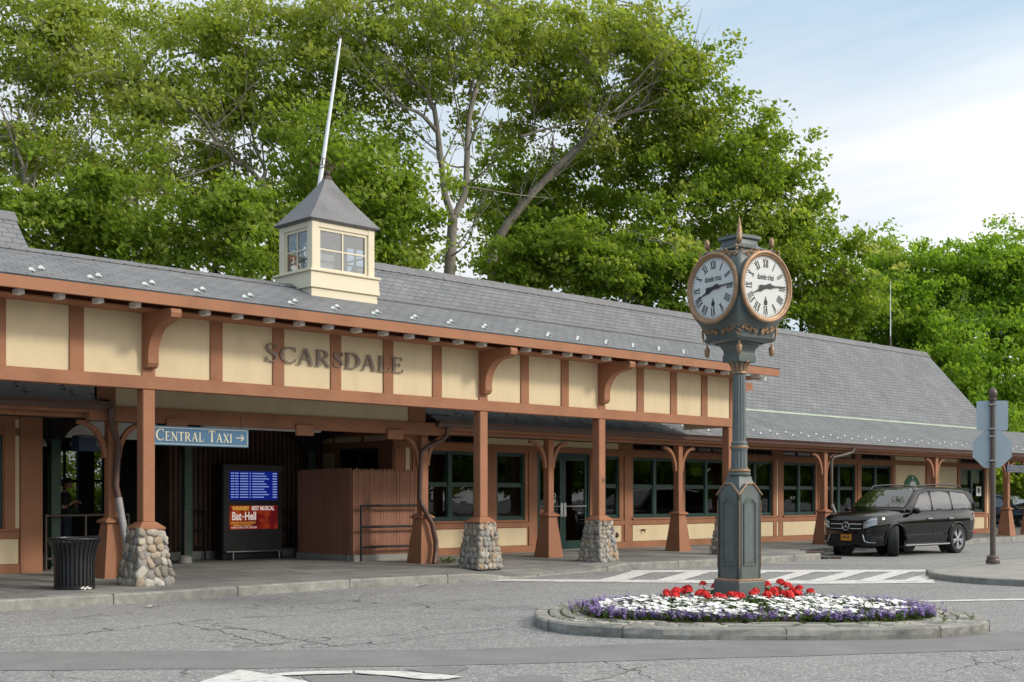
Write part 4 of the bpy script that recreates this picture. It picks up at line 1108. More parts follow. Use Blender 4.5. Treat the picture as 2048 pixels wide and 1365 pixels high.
def cup_window(side):
    M = Matrix.Translation(((cx0+cx1)/2,(cy0+cy1)/2,0)) @ Matrix.Rotation(side*PI/2,4,'Z')
    hx, hy = ((wx1-wx0)/2, (wy1-wy0)/2) if side % 2 == 0 else ((wy1-wy0)/2, (wx1-wx0)/2)
    a, b = -hx+.15, hx-.15; y = -hy+.035; z0, z1 = zs+.04, zt-.10
    f = MB(); q = .055
    f.box(a,a+q,y,y+.05,z0,z1,0,M); f.box(b-q,b,y,y+.05,z0,z1,0,M); f.box(a+q,b-q,y,y+.05,z0,z0+q,0,M); f.box(a+q,b-q,y,y+.05,z1-q,z1,0,M)
    f.box(-.016,.016,y+.008,y+.04,z0+q,z1-q,0,M); zm = (z0+z1)/2; f.box(a+q,-.016,y+.008,y+.04,zm-.014,zm+.014,0,M); f.box(.016,b-q,y+.008,y+.04,zm-.014,zm+.014,0,M)
    o = P('cupola_window', f, M_['cream_w'], cu)
    return M, a+q, b-q, y, z0+q, z1-q, f
gl = MB()
for sd in range(4):
    M, a, b, y, z0, z1, _ = cup_window(sd)
    gl.quad((a,y+.024,z0),(b,y+.024,z0),(b,y+.024,z1),(a,y+.024,z1),0,M)
P('cupola_glass', gl, M_['glass_clear'], cu)
c_ = ((cx0+cx1)/2,(cy0+cy1)/2,0); MS = Matrix.Translation(c_) @ Matrix.Diagonal((1,CYS,1,1)); hw_ = (wx1-wx0)/2
mb = MB(); mb.sq([(hw_-.12,zs+.0),(hw_-.12,zs+.03)], (0,0,0), 0, MS); mb.sq([(hw_-.12,zt-.03),(hw_-.12,zt-.01)], (0,0,0), 0, MS); P('cupola_floor', mb, M_['cream_w'], cu)
mb = MB(); prof = [(hw_-.02,zt-.01),(hw_+.055,zt+.012),(hw_+.085,zt+.035)]
for i in range(1,14):
    t = i/13; prof.append(((hw_+.085-.05)*(1-t)**1.16 + .05, zt+.035 + .955*t))
mb.sq(prof, (0,0,0), 0, MS); P('cupola_roof', mb, M_['lead'], cu)
mb = MB(); top = zt+.99
mb.sq([(.07,top-.04),(.05,top+.02)], c_); mb.sph((c_[0],c_[1],top+.07),.062,12,9); P('finial', mb, M_['rust'], cu, smooth=40)
mb = MB(); zz = top+.21
mb.tube([(c_[0],c_[1],top+.1),(c_[0],c_[1],top+.36)],.010,6)
for a in (0,PI/2): mb.tube([(c_[0]-.27*math.cos(a),c_[1]-.27*math.sin(a),zz),(c_[0]+.27*math.cos(a),c_[1]+.27*math.sin(a),zz)],.009,6)
for i, chh in enumerate('NESW'):
    a = PI/2 - i*PI/2 - .9
    m_ = text_mb(chh, .15, .006, bold=.004); merge(mb, m_, TR(c_[0]+.30*math.cos(a), c_[1]+.30*math.sin(a), zz+.0, .75))
mb.add([(c_[0]-.2,c_[1]-.1,zz+.1),(c_[0]+.25,c_[1]+.12,zz+.1),(c_[0]+.25,c_[1]+.12,zz+.115),(c_[0]-.2,c_[1]-.1,zz+.115)],[(0,1,2,3)])
P('weather_vane', mb, M_['rust'], cu)

# ================================================================ passage behind the canopy
PW = T('platform_wall', 'dark ribbed brown block wall at the back of the passage', 'wall', (15.2,24.6,.2))
mb = MB(); mb.box(13.3,17.3,24.55,24.75,.38,3.6); P('wall', mb, M_['ribbed'], PW)
mb = MB(); mb.box(13.3,17.3,24.48,24.76,.15,.379); P('plinth', mb, M_['concrete'], PW)
SH = T('platform_shelter', 'dark platform shelter with tall window bays, seen through the passage', 'shelter', (12,31,.2))
mb = MB(); xs_ = [5.5]
for i in range(9): xs_ += [6.2+i*1.05, 6.2+i*1.05+.72]
mb.box(4,15.6,31,31.15,.1,1.15); mb.box(4,15.6,31,31.15,2.75,4.0); mb.box(4,15.6,31.02,31.12,1.95,2.02); mb.box(15.6,24,31,31.15,.1,4.0)
for i in range(10): x = 5.2+i*1.05; mb.box(x+.72-.1,x+1.05+.1-.1,31.003,31.147,1.15,2.75)
P('wall', mb, M_['dark'], SH)
mb = MB(); mb.quad((4,31.07,1.15),(15.6,31.07,1.15),(15.6,31.07,2.75),(4,31.07,2.75)); P('shelter_glazing', mb, M_['glass_dark'], SH)
for i in range(10): x = 5.2+i*1.05; P('mullion', MB().box(x+.24,x+.30,31.03,31.10,1.15,2.75), M_['dark'], SH)
PR = T('passage_roof', 'dark boarded roof over the passage behind the canopy', 'roof', (13.5,26,3.2))
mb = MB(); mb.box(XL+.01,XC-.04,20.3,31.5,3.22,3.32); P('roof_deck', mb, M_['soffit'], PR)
for y in (21.6,22.9,24.2,25.5,26.8,28.1,29.4): P('roof_joist', MB().box(XL+.02,XC-.05,y-.06,y+.06,3.05,3.219), M_['dark'], PR)
mb = MB(); mb.cbox(12.6,15.4,21.9,22.05,2.93,3.045,.02); P('strip_light', mb, M_['white'], PR)
mb = MB(); mb.cbox(9.9,12.2,23.0,23.1,2.70,3.04,.02); P('ceiling_board', mb, M_['white'], PR)
# riveted green steel columns
def steel_column():
    t = T('steel_column', 'riveted green steel column', 'column', (0,0,0), 0, 'riveted steel columns of the passage')
    m_ = MB(); m_.box(-.09,.09,-.085,-.075,0,2.45); m_.box(-.09,.09,.075,.085,0,2.45); m_.box(-.012,.012,-.075,.075,0,2.45); m_.box(-.12,.12,-.11,.11,-.02,.04)
    P('shaft', m_, M_['steel_g'], t, world=False)
    m_ = MB()
    for i in range(23):
        for x in (-.062,.062): m_.sph((x,-.088,.1+i*.1), .013, 6, 4)
    P('rivet', m_, M_['steel_g'], t, world=False, smooth=True)
    m_ = MB(); pl = [(0,2.15)] + [(.0+.55*(1-math.cos(a)), 2.15+.62*math.sin(a)) for a in [i/8*PI/2 for i in range(9)]] + [(.62,2.95),(0,2.95)]
    m_.prism([(p+.09,q) for p, q in pl],'y',-.05,.05); m_.prism([(-p-.09,q) for p, q in pl],'y',-.05,.05); m_.box(-.09,.09,-.085,.085,2.452,2.95)
    P('capital', m_, M_['dark'], t, world=False)
    return t
scol = steel_column()
SCP = [((13.15,23.55),'riveted green steel column left of the train display'),((10.05,22.95),'riveted green steel column beside the man with the phone'),((16.75,24.3),'shadowed steel column in the corner by the brown fence')]
for i, ((x,y),lb) in enumerate(SCP):
    o = scol if i == 0 else copy_tree(scol); o.location = (x,y,.2); o['label'] = lb
# railings
def railing(name, pts_posts, rails, r, z0, ztop, label, mat, end=None):
    t = T(name, label, 'railing', (pts_posts[0][0], pts_posts[0][1], z0))
    for p in pts_posts:
        m_ = MB(); m_.tube([(p[0],p[1],z0),(p[0],p[1],ztop)], r, 8); P('post', m_, mat, t, smooth=60)
    a, b = end or (pts_posts[0], pts_posts[-1])
    for z in rails:
        m_ = MB(); m_.tube([(a[0],a[1],z),(b[0],b[1],z)], r, 8); P('rail', m_, mat, t, smooth=60)
    return t
railing('railing', [(16.02,21.35),(17.7,21.35)], (1.38,.93,.50), .026, .2, 1.40, 'black pipe railing in front of the brown wood fence', M_['rail'])
railing('railing', [(9.72,22.55),(10.6,22.8),(11.45,23.05),(11.62,23.1)], (1.22,.80,.42), .024, .2, 1.24, 'steel pipe railing across the passage behind the litter bin', M_['pole'])
railing('railing', [(13.45,24.3),(14.05,24.36)], (1.25,.85,.48), .022, .2, 1.27, 'dark railing against the ribbed wall left of the train display', M_['rail'])
railing('railing', [(15.75,24.42),(16.45,24.42)], (1.25,.85,.48), .022, .2, 1.27, 'dark railing against the ribbed wall right of the train display', M_['rail'])
# stockade fence enclosure
FE = T('picket_fence', 'brown stained stockade fence screening a corner beside the passage', 'fence', (16.4,22,.2))
mb = MB(); ti = []
def pale(x, y, ax, w):
    z0, z1 = .33, 2.12 + rnd.uniform(-.012,.012)
    k = w/2; d = .012
    prof = [(-k,z0),(k,z0),(k,z1),(k*.55,z1+.04),(0,z1+.062),(-k*.55,z1+.04),(-k,z1)]
    if ax == 'x': mb.prism([(x+p,q) for p, q in prof],'y',y-d,y+d)
    else: mb.prism([(y+p,q) for p, q in prof],'x',x-d,x+d)
x = 15.98
while x < 17.9: pale(x, 21.55 + rnd.uniform(-.004,.004), 'x', .068); x += .074
y = 21.62
while y < 23.6: pale(15.94 + rnd.uniform(-.004,.004), y, 'y', .068); y += .074
P('pales', mb, M_['fence'], FE)
mb = MB(); 
for z in (.6,1.2,1.8): mb.box(15.96,17.9,21.575,21.62,z,z+.08); mb.box(15.965,16.0,21.63,23.6,z,z+.08)
P('fence_rail', mb, M_['fence'], FE)
mb = MB(); mb.box(15.93,17.63,21.5,21.66,.1,.325); mb.box(15.90,16.04,21.661,23.6,.1,.325); P('plinth', mb, M_['concrete'], FE)
# train display
K = T('train_display', 'black upright train display with a blue timetable screen above a red poster screen', 'display', (15.0,24.05,.2))
kx0, kx1, ky = 14.19, 15.72, 23.86
mb = MB(); mb.cbox(kx0,kx1,ky,ky+.35,.2,2.30,.02); ca = P('cabinet', mb, M_['plastic'], K)
mb = MB(); mb.cbox(kx0+.02,kx1-.02,ky-.012,ky-.001,.38,2.28,.004); P('front_panel', mb, pm('display_panel',(.035,.034,.034),.5), K)
sx0, sx1 = kx0+.16, kx1-.15
mb = MB(); mb.box(sx0,sx1,ky-.018,ky-.0125,1.50,2.13); sc1 = P('timetable_screen', mb, M_['screen_blue'], K)
mb = MB()
for r_ in range(10):
    z = 2.085 - r_*.058; xx = sx0+.03
    for wds in ((.08,.09),(.20,),(.03,),(.30+.12*((r_*7)%3)/2,)):
        for w_ in wds:
            x2 = xx
            while x2 < xx + w_:
                e = min(x2+rnd.uniform(.02,.05), xx+w_); mb.box(x2,e,ky-.0215,ky-.0185,z-.011,z+.011); x2 = e+.008
            xx += w_ + .02
        xx += .02
    mb.box(sx1-.13,sx1-.02,ky-.0215,ky-.0185,z-.011,z+.011)
P('timetable_lettering', mb, M_['screen_text'], sc1)
mb = MB(); mb.box(sx0,sx1,ky-.018,ky-.0125,.86,1.38); sc2 = P('poster_screen', mb, M_['poster'], K)
xm = (sx0+sx1)/2
P('poster_lettering', merge(MB(), text_mb('WINNER!', .125, .001, 'CENTER', .003), Matrix.Translation((sx0+.27, ky-.0195, 1.315)) @ Matrix.Diagonal((.80,1,1,1))), M_['poster_gold'], sc2)
q = merge(MB(), text_mb('BEST MUSICAL', .125, .001, 'CENTER', .003), Matrix.Translation((sx1-.38, ky-.0195, 1.315)) @ Matrix.Diagonal((.72,1,1,1)))
merge(q, text_mb('Bat', .25, .001, 'CENTER', .006), Matrix.Translation((sx0+.17, ky-.0195, 1.14)) @ Matrix.Diagonal((.72,1,1,1)))
merge(q, text_mb('out of', .08, .001), Matrix.Translation((sx0+.345, ky-.0195, 1.14)) @ Matrix.Diagonal((.5,1,1,1)))
merge(q, text_mb('Hell', .25, .001, 'CENTER', .006), Matrix.Translation((sx0+.52, ky-.0195, 1.14)) @ Matrix.Diagonal((.72,1,1,1)))
merge(q, text_mb('NEW YORK CITY CENTER', .055, .001), TR(sx0+.36, ky-.0195, .895)); P('poster_lettering', q, M_['poster_text'], sc2)
q = merge(MB(), text_mb('LIMITED ENGAGEMENT', .06, .001), TR(sx0+.34, ky-.0195, 1.0)); merge(q, text_mb('BEGINS AUGUST 1', .06, .001), TR(sx0+.34, ky-.0195, .945)); P('poster_lettering', q, M_['poster_gold'], sc2)
mb = MB(); mb.tube([(kx0+.03,ky-.10,.375),(kx1-.02,ky-.10,.375)],.018,8)
for x in (kx0+.2,kx1-.16): mb.tube([(x,ky-.10,.2),(x,ky-.10,.36)],.018,8)
P('guard_rail', mb, M_['steel'], K, smooth=60)
for k_, (u, v, d_) in enumerate(((88,893,24.5),(152,893,25.5))):
    p = at(u, v, d_); lt = T('dome_lamp', ('white dome lamp hanging in the passage by the left wall corner','white dome lamp hanging in the passage behind the left post')[k_], 'lamp', (p.x,p.y,p.z))
    mb = MB(); mb.lathe([(.13,0),(.125,.05),(.10,.11),(.05,.155),(.02,.165)],16,tuple(p)); P('shade', mb, M_['white'], lt, smooth=50)
    mb = MB(); mb.tube([(p.x,p.y,p.z+.16),(p.x,p.y,3.22)],.008,5); P('cord', mb, M_['dark'], lt)
# stanchion in a concrete pot
t = T('bollard_pole', 'thin grey pole standing in a small concrete foot by the green column', 'pole', (13.0,23.35,.2))
mb = MB(); mb.tube([(13.0,23.35,.3),(13.0,23.35,1.3)],.022,8); P('pole', mb, M_['pole'], t, smooth=60)
mb = MB(); mb.lathe([(.14,.2),(.13,.33),(.05,.36)],12,(13.0,23.35,0)); P('foot', mb, M_['concrete'], t, smooth=40)
# hanging signs
def hang_sign(name, x0, x1, y, z0, z1, s, h, label, mat, inkmat, first=1.25, off=.0, arrow=None, rot=0):
    t = T(name, label, 'sign', ((x0+x1)/2, y, z0))
    m_ = MB(); m_.cbox(x0,x1,y,y+.06,z0,z1,.006); P('board', m_, mat, t)
    b = .025; e = .008; m_ = MB()
    for (a,c,d,g) in ((x0+b,x1-b,z1-b-e,z1-b),(x0+b,x1-b,z0+b,z0+b+e),(x0+b,x0+b+e,z0+b,z1-b),(x1-b-e,x1-b,z0+b,z1-b)): m_.box(a,c,y-.003,y-.0005,d,g)
    P('border', m_, inkmat, t)
    gl_, w_ = serif_text(s, h, .004, .12, first); k_ = min(1.0, (x1-x0-.20-off)/w_)
    q = MB()
    for ch, m2 in gl_: merge(q, m2, Matrix.Translation((x0+.11+off, y-.005, z0+(z1-z0)*.5-h*.55)) @ Matrix.Diagonal((k_,1,1,1)))
    P('lettering', q, inkmat, t)
    m_ = MB(); 
    for x in (x0+.15,x1-.15): m_.tube([(x,y+.03,z1),(x,y+.03,z1+.25)],.008,6)
    P('hanger', m_, M_['rail'], t)
    return t
hang_sign('direction_sign', 9.98, 12.03, 19.35, 2.44, 2.77, 'CENTRAL TAXI >', .155, 'blue hanging sign reading CENTRAL TAXI with an arrow, under the canopy', M_['signblue'], M_['signink'], 1.28, .14)
hang_sign('direction_sign', 42.98, 45.3, 19.7, 2.45, 2.71, '< CENTRAL TAXI', .115, 'navy hanging sign reading CENTRAL at the right picture edge', M_['signnavy'], pm('sign_lettering_dull', (.34,.32,.27), .5), 1.25)
t = T('shop_sign', 'small blue box sign hanging deep in the passage behind the left post', 'sign', (10.55,22.2,2.4))
mb = MB(); mb.cbox(10.1,10.80,22.0,22.3,2.41,2.70,.01); P('board', mb, M_['signnavy'], t)
mb = MB(); mb.box(10.801,10.806,22.02,22.28,2.42,2.69); P('board_end', mb, pm('sign_light_blue',(.10,.26,.55),.5), t)
P('border', MB().box(10.14,10.76,21.994,21.999,2.665,2.671), M_['signink'], t)
P('lettering', merge(MB(), text_mb('lefark', .16, .002), Matrix.Translation((10.56,21.995,2.55)) @ Matrix.Diagonal((.75,1,1,1))), pm('sign_script_grey', (.30,.32,.36), .5), t)
# ================================================================ street clock
CKX, CKY, CKZ = 13.66, 9.90, .20
K = T('street_clock', 'tall dark green street clock with copper trim and white Roman dials in the flower bed', 'clock', (CKX,CKY,CKZ), math.radians(-9))
def L_(name, mb, mat, parent, smooth=False): return P(name, mb, mat, parent, smooth, world=False)
z = lambda a: a - CKZ
mb = MB(); mb.sq([(.236,-.06),(.236,z(.44)),(.228,z(.455))]); pl_ = L_('plinth', mb, M_['clockgreen'], K)
mb = MB(); mb.sq([(.230,z(.455)),(.232,z(.468)),(.214,z(.484))]); L_('plinth_trim', mb, M_['copper'], pl_)
# pedestal: four panelled sides with arched tops
mb = MB(); zb_, ze, zp = z(.482), z(1.60), z(1.735); h = .198
body = [(-h,zb_),(h,zb_),(h,ze),(h*.30,zp),(-h*.30,zp),(-h,ze)]
for sd in range(4):
    M = Matrix.Rotation(sd*PI/2,4,'Z')
    mb.prism([(x,q) for x, q in body],'y',-h,-h+.05,0,M)
mb.sq([(h-.02,zb_),(h-.02,ze),(.13,zp)])
ped = L_('pedestal', mb, M_['clockgreen'], K)
mb = MB(); mc = MB()
for sd in range(4):
    M = Matrix.Rotation(sd*PI/2,4,'Z')
    def frame(hw, z0, z1, w, y0, y1, m):
        zc = z1 - hw*.62
        o = [(-hw,z0),(hw,z0),(hw,zc),(hw*.42,z1),(-hw*.42,z1),(-hw,zc)]
        i_ = [(-hw+w,z0+w),(hw-w,z0+w),(hw-w,zc-w*.4),(hw*.42-w*.45,z1-w),(-hw*.42+w*.45,z1-w),(-hw+w,zc-w*.4)]
        ro = [(x,y1,q) for x,q in o]; rp = [(x,y0,q) for x,q in o]; ip = [(x,y0,q) for x,q in i_]; io = [(x,y1,q) for x,q in i_]
        m.rings([ro,rp,ip,io], False, False, 0, M)
    frame(.118, z(.66), z(1.55), .022, -h-.016, -h+.001, mb); frame(.088, z(.70), z(1.51), .014, -h-.009, -h+.001, mb)
    pts = [(-h-.016,ze-.012),(-h*.30,zp+.004),(h*.30,zp+.004),(h+.016,ze-.012)]
    mc.tube([(x,-h-.010,q) for x,q in pts], .011, 6, 0, M)
    mc.tube([(h+.001,-h-.001,z(.62)),(h+.001,-h-.001,z(1.52))], .006, 5, 0, M)
L_('side_panel', mb, M_['clockgreen'], ped); L_('pedestal_trim', mc, M_['copper'], ped, 50)
mb = MB(); mb.sq([(.165,z(1.60)),(.150,z(1.70)),(.118,z(1.79)),(.112,z(1.835))]); 
mb.lathe([(.118,z(1.83)),(.150,z(1.855)),(.150,z(1.875)),(.128,z(1.895))],28); mb.lathe([(.118,z(1.925)),(.118,z(1.95)),(.110,z(1.955))],28)
mb.lathe([(.109,z(1.95)),(.104,z(2.19))],56,(0,0,0),0,None,True,.09,14); mb.lathe([(.112,z(2.185)),(.112,z(2.205)),(.108,z(2.21))],28)
mb.lathe([(.108,z(2.235)),(.104,z(2.26)),(.110,z(2.275)),(.094,z(2.30))],28)
mb.lathe([(.092,z(2.29)),(.084,z(3.20))],56,(0,0,0),0,None,True,.10,14)
sh = L_('shaft', mb, M_['clockgreen'], K, 35)
mb = MB()
for zz, r_ in ((1.910,.148),(2.222,.124)):
    mb.lathe([(r_-.03,z(zz-.020)),(r_-.004,z(zz-.013)),(r_,z(zz)),(r_-.004,z(zz+.013)),(r_-.03,z(zz+.020))],28)
mb.lathe([(.09,z(3.19)),(.102,z(3.20)),(.102,z(3.215)),(.088,z(3.23))],28)
for i in range(12):
    a = 2*PI*i/12; pts = []
    for j in range(7):
        t = j/6; rr = .088 + .075*t**2.2; pts.append((rr*math.cos(a), rr*math.sin(a), z(3.22+.15*t - (.02 if j == 6 else 0))))
    mb.tube(pts, [.020,.020,.020,.019,.017,.014,.010], 6)
L_('copper_ring', mb, M_['copper'], sh, 50)
mb = MB(); mb.lathe([(.086,z(3.20)),(.100,z(3.30)),(.125,z(3.36))],28); mb.sq([(.150,z(3.345)),(.154,z(3.36)),(.154,z(3.43)),(.146,z(3.44)),(.143,z(3.46)),(.150,z(3.51)),(.185,z(3.56)),(.225,z(3.575)),(.225,z(3.60))])
L_('neck', mb, M_['clockgreen'], K, 30)
# head: swelling square body
def rsq(hh, zz, r=.05, n=4):
    pts = []
    for q in range(4):
        for j in range(n+1):
            a = q*PI/2 + j/n*PI/2
            pts.append(((hh-r)*(1 if q in (0,3) else -1)+r*math.cos(a), (hh-r)*(1 if q in (0,1) else -1)+r*math.sin(a), zz))
    return pts
mb = MB(); FZ = 4.285
prof = [(.315,3.60),(.335,3.615),(.338,3.655),(.318,3.67),(.325,3.71),(.360,3.80),(.410,3.92),(.440,4.08),(.448,FZ),(.440,4.48),(.410,4.64),(.362,4.74),(.325,4.775),(.335,4.785),(.335,4.81),(.26,4.835),(.215,4.86),(.185,4.885),(.178,4.95),(.195,4.955),(.213,4.965),(.213,5.005),(.16,5.02),(.05,5.05)]
mb.rings([rsq(a, z(b), min(.05,a*.25)) for a, b in prof]); hd = L_('head', mb, M_['clockgreen'], K, 35)
for zz, hh in ((3.635,.345),(4.797,.342)):     # beaded band
    mb = MB()
    for sd in range(4):
        M = Matrix.Rotation(sd*PI/2,4,'Z')
        for i in range(22): mb.sph((-hh+.03+i*(2*hh-.06)/21, -hh, z(zz)), (.011,.010,.016), 6, 4, 0, M)
    L_('bead_band', mb, M_['clockgreen'], hd, True)
mb = MB()
def curl(cx, cz, r, sgn, a0, y, M, m, turns=1.25):
    pts = []
    for i in range(15):
        t = i/14; a = a0 + sgn*2*PI*turns*t; rr = r*(1-.8*t); pts.append((cx+rr*math.cos(a), y, cz+rr*math.sin(a)))
    m.tube(pts, [.012-.006*i/14 for i in range(15)], 5, 0, M)
for sd in range(4):
    M = Matrix.Rotation(sd*PI/2,4,'Z')
    for zc, y, hw, up in ((3.735,-.358,.30,1),(4.752,-.400,.33,-1)):
        n_ = 3
        for sg in (-1,1):
            for i in range(n_):
                x = sg*(.08 + i*.085); curl(x, z(zc)+up*(.012*(i-1)**2 - .018 + .022*i), .036, sg*(1 if i%2 else -1), PI/2*(1 if i%2 else -1), y+ (.004 if i else 0), M, mb)
            mb.tube([(sg*.03,y,z(zc-.02*up)),(sg*.13,y-.004,z(zc+.022*up)),(sg*.22,y,z(zc-.006)),(sg*hw,y+.01,z(zc+.045*up))], [.010,.009,.008,.006], 5, 0, M)
    # corner acanthus clumps
    M2 = M @ Matrix.Rotation(PI/4,4,'Z')
    for zc, r0, up in ((3.735,.480,1),(4.735,.515,-1)):
        for j in range(9):
            mb.sph((rnd.uniform(-.055,.055), -r0+abs(j-4)*.002, z(zc+up*(-.07+j*.020))), (.022-.0012*j,.02,.017), 6, 5, 0, M2)
L_('copper_scrollwork', mb, M_['copper'], hd, 60)
mb = MB(); mb.lathe([(.052,z(5.02)),(.056,z(5.035)),(.040,z(5.06)),(.036,z(5.08)),(.028,z(5.15)),(.006,z(5.275))],14); L_('spike', mb, M_['copper'], hd, 40)
for (zz, up) in ((4.815,1),(3.585,-1)):
    for q in range(4):
        a = PI/4 + q*PI/2; m_ = MB(); r_ = .42
        pr = [(.012,0),(.012,.035),(.022,.038),(.038,.062),(.040,.082),(.034,.086),(.036,.105),(.031,.140),(.016,.166),(.003,.174)]
        m_.lathe([(a_, up*b_) for a_, b_ in pr], 12, (r_*math.cos(a), r_*math.sin(a), z(zz))); L_('acorn_finial' if up > 0 else 'acorn_pendant', m_, M_['copper'], hd, 50)
# dials
RB = .462
for sd in range(4):
    M = Matrix.Rotation(sd*PI/2,4,'Z') @ Matrix.Translation((0,0,z(FZ)))
    def ring3(prof, mat, name, par, sm=45):
        m_ = MB(); rs = [[(r*math.cos(2*PI*i/72), y, r*math.sin(2*PI*i/72)) for i in range(72)] for r, y in prof]; m_.rings(rs, False, False, 0, M); return L_(name, m_, mat, par, sm)
    dr = ring3([(RB-.03,-.30),(RB-.012,-.452),(RB-.004,-.49)], M_['clockgreen'], 'dial_drum', hd)
    ring3([(RB-.01,-.475),(RB+.004,-.487),(RB+.006,-.503),(RB-.006,-.515),(RB-.022,-.519),(RB-.034,-.513),(RB-.040,-.503),(RB-.056,-.501),(RB-.066,-.492),(RB-.070,-.468)], M_['copper'], 'bezel', dr)
    m_ = MB(); m_.disc((0,-.475,0), RB-.055, 'y', 64, 0, M); di = L_('dial', m_, M_['dial'], dr)
    m_ = MB(); R0 = RB-.085
    for i in range(60):
        a = 2*PI*i/60; M3 = M @ Matrix.Rotation(a,4,'Y'); big = i % 5 == 0
        m_.box(-.003-.003*big,.003+.003*big,-.4785,-.4755,R0-.010-.004*big,R0+.004,0,M3)
    for hq, s_ in enumerate(['XII','I','II','III','IIII','V','VI','VII','VIII','IX','X','XI']):
        M3 = M @ Matrix.Rotation(hq*PI/6,4,'Y'); H = .098; zc = R0-.075
        wd = {'I':.024,'V':.056,'X':.056}; tot = sum(wd[c] for c in s_); x = -tot/2
        for c in s_:
            w_ = wd[c]
            def bar3(xa,za,xb,zb,t):
                d = Vector((xb-xa,0,zb-za)); l = d.length; nx, nz = -d.z/l*t/2, d.x/l*t/2
                y0, y1 = -.4785-rnd.random()*.0006, -.4755
                m_.rings([[(xa+nx,y0,za+nz),(xa-nx,y0,za-nz),(xa-nx,y1,za-nz),(xa+nx,y1,za+nz)],[(xb+nx,y0,zb+nz),(xb-nx,y0,zb-nz),(xb-nx,y1,zb-nz),(xb+nx,y1,zb+nz)]],True,True,0,M3)
            b_, t_ = zc-H/2, zc+H/2; xm = x+w_/2
            if c == 'I': bar3(xm,b_,xm,t_,.013)
            elif c == 'V': bar3(x+.010,t_,xm,b_,.015); bar3(x+w_-.010,t_,xm,b_,.006)
            else: bar3(x+.010,t_,x+w_-.010,b_,.015); bar3(x+w_-.010,t_,x+.010,b_,.006)
            bar3(x+.004,t_,x+w_-.004,t_,.005); bar3(x+.004,b_,x+w_-.004,b_,.005)
            x += w_
    L_('numerals', m_, M_['ink'], di)
    m_ = MB(); merge(m_, text_mb('daniele trissi', .098, .001, 'CENTER', 0), M @ Matrix.Translation((0,-.478,.125)) @ Matrix.Diagonal((.62,1,1.15,1)))
    m_.add([(-.014,-.478,-.155),(.014,-.478,-.155),(0,-.478,-.120)],[(0,1,2)],0,M); m_.cbox(-.026,.026,-.479,-.4755,-.235,-.185,.008,0,M); m_.disc((0,-.4788,-.180),.022,'y',16,0,M)
    L_('dial_lettering', m_, M_['ink'], di)
    def hand(name, ang, prof, y):
        m_ = MB(); o = [(x,q) for x,q in prof]; m_.prism(o,'y',y-.004,y,0,M @ Matrix.Rotation(ang,4,'Y')); L_(name, m_, M_['ink'], di)
    hand('hour_hand', math.radians(8.24*30), [(-.016,-.10),(.016,-.10),(.022,-.05),(.022,.05),(.030,.10),(.012,.15),(.004,.27),(-.004,.27),(-.012,.15),(-.030,.10),(-.022,.05),(-.022,-.05)], -.482)
    hand('minute_hand', math.radians(14.3*6), [(-.024,-.12),(.024,-.12),(.020,.02),(.026,.10),(.010,.15),(.004,.375),(-.004,.375),(-.010,.15),(-.026,.10),(-.020,.02)], -.488)
    m_ = MB(); m_.disc((0,-.4935,0),RB-.064,'y',48,0,M); L_('dial_glass', m_, M_['glass_dial'], dr)
# ================================================================ geraniums round the clock
def geranium():
    t = T('red_geranium', 'red geranium plant', 'flower', (0,0,0), 0, 'red geraniums round the foot of the clock')
    m_ = MB(); ti = []
    for i in range(46):
        a = rnd.uniform(0,2*PI); r_ = rnd.uniform(.01,.10); leaf(m_, ti, (r_*math.cos(a), r_*math.sin(a), rnd.uniform(.0,.10)), rnd.uniform(.05,.09), rnd.uniform(.05,.08), a+rnd.uniform(-.7,.7), rnd.uniform(-.1,1.0), .55)
    m_.tint = ti; P('leaves', m_, M_['bedleaf'], t, world=False, fix=False)
    for (hx,hy,hz,hr) in ((-.04,-.06,.165,.050),(.085,.04,.195,.045)):
        m_ = MB(); m_.tube([(hx*.4,hy*.4,.02),(hx,hy,hz-.03)],.005,5); P('stem', m_, M_['weed'], t, world=False)
        m_ = MB(); ti = []
        for i in range(46):
            th = math.acos(1-2*(i+.5)/46*.74)+rnd.uniform(-.15,.15); ph = i*2.39996+rnd.uniform(-.3,.3); jr = rnd.uniform(.7,1.15)
            c = (hx+hr*jr*math.sin(th)*math.cos(ph), hy+hr*jr*math.sin(th)*math.sin(ph), hz+hr*.5*jr*math.cos(th))
            petals(m_, ti, c, hr*.40, 4, .9, rnd.random(), .3, (-math.sin(th)*math.cos(ph)*1.6, -math.sin(th)*math.sin(ph)*1.6))
        m_.tint = ti; P('flower_head', m_, M_['petal_r'], t, world=False, fix=False)
    return t
ger = geranium(); cnt = 0
for u, v in ((1330,1187),(1346,1191),(1362,1189),(1376,1180),(1393,1184),(1420,1171),(1405,1196),(1426,1195),(1450,1192),(1468,1197),(1490,1199),(1522,1197),(1539,1195),(1545,1167),(1541,1180),(1562,1190),(1577,1171),(1586,1183),(1606,1185),(1600,1177),(1571,1195)):
    d_ = 16.85 if v < 1182 else (16.35 if v < 1190 else 15.98)
    p = at(u, v, d_); o = ger if cnt == 0 else copy_tree(ger); cnt += 1
    s_ = rnd.uniform(.92,1.2); o.location = (p.x, p.y, max(.13, p.z-.175*s_)); o.rotation_euler = (0,0,rnd.uniform(0,6.28)); o.scale = (s_,s_,s_)
    o['label'] = 'red geranium in full bloom in the ring round the foot of the clock'
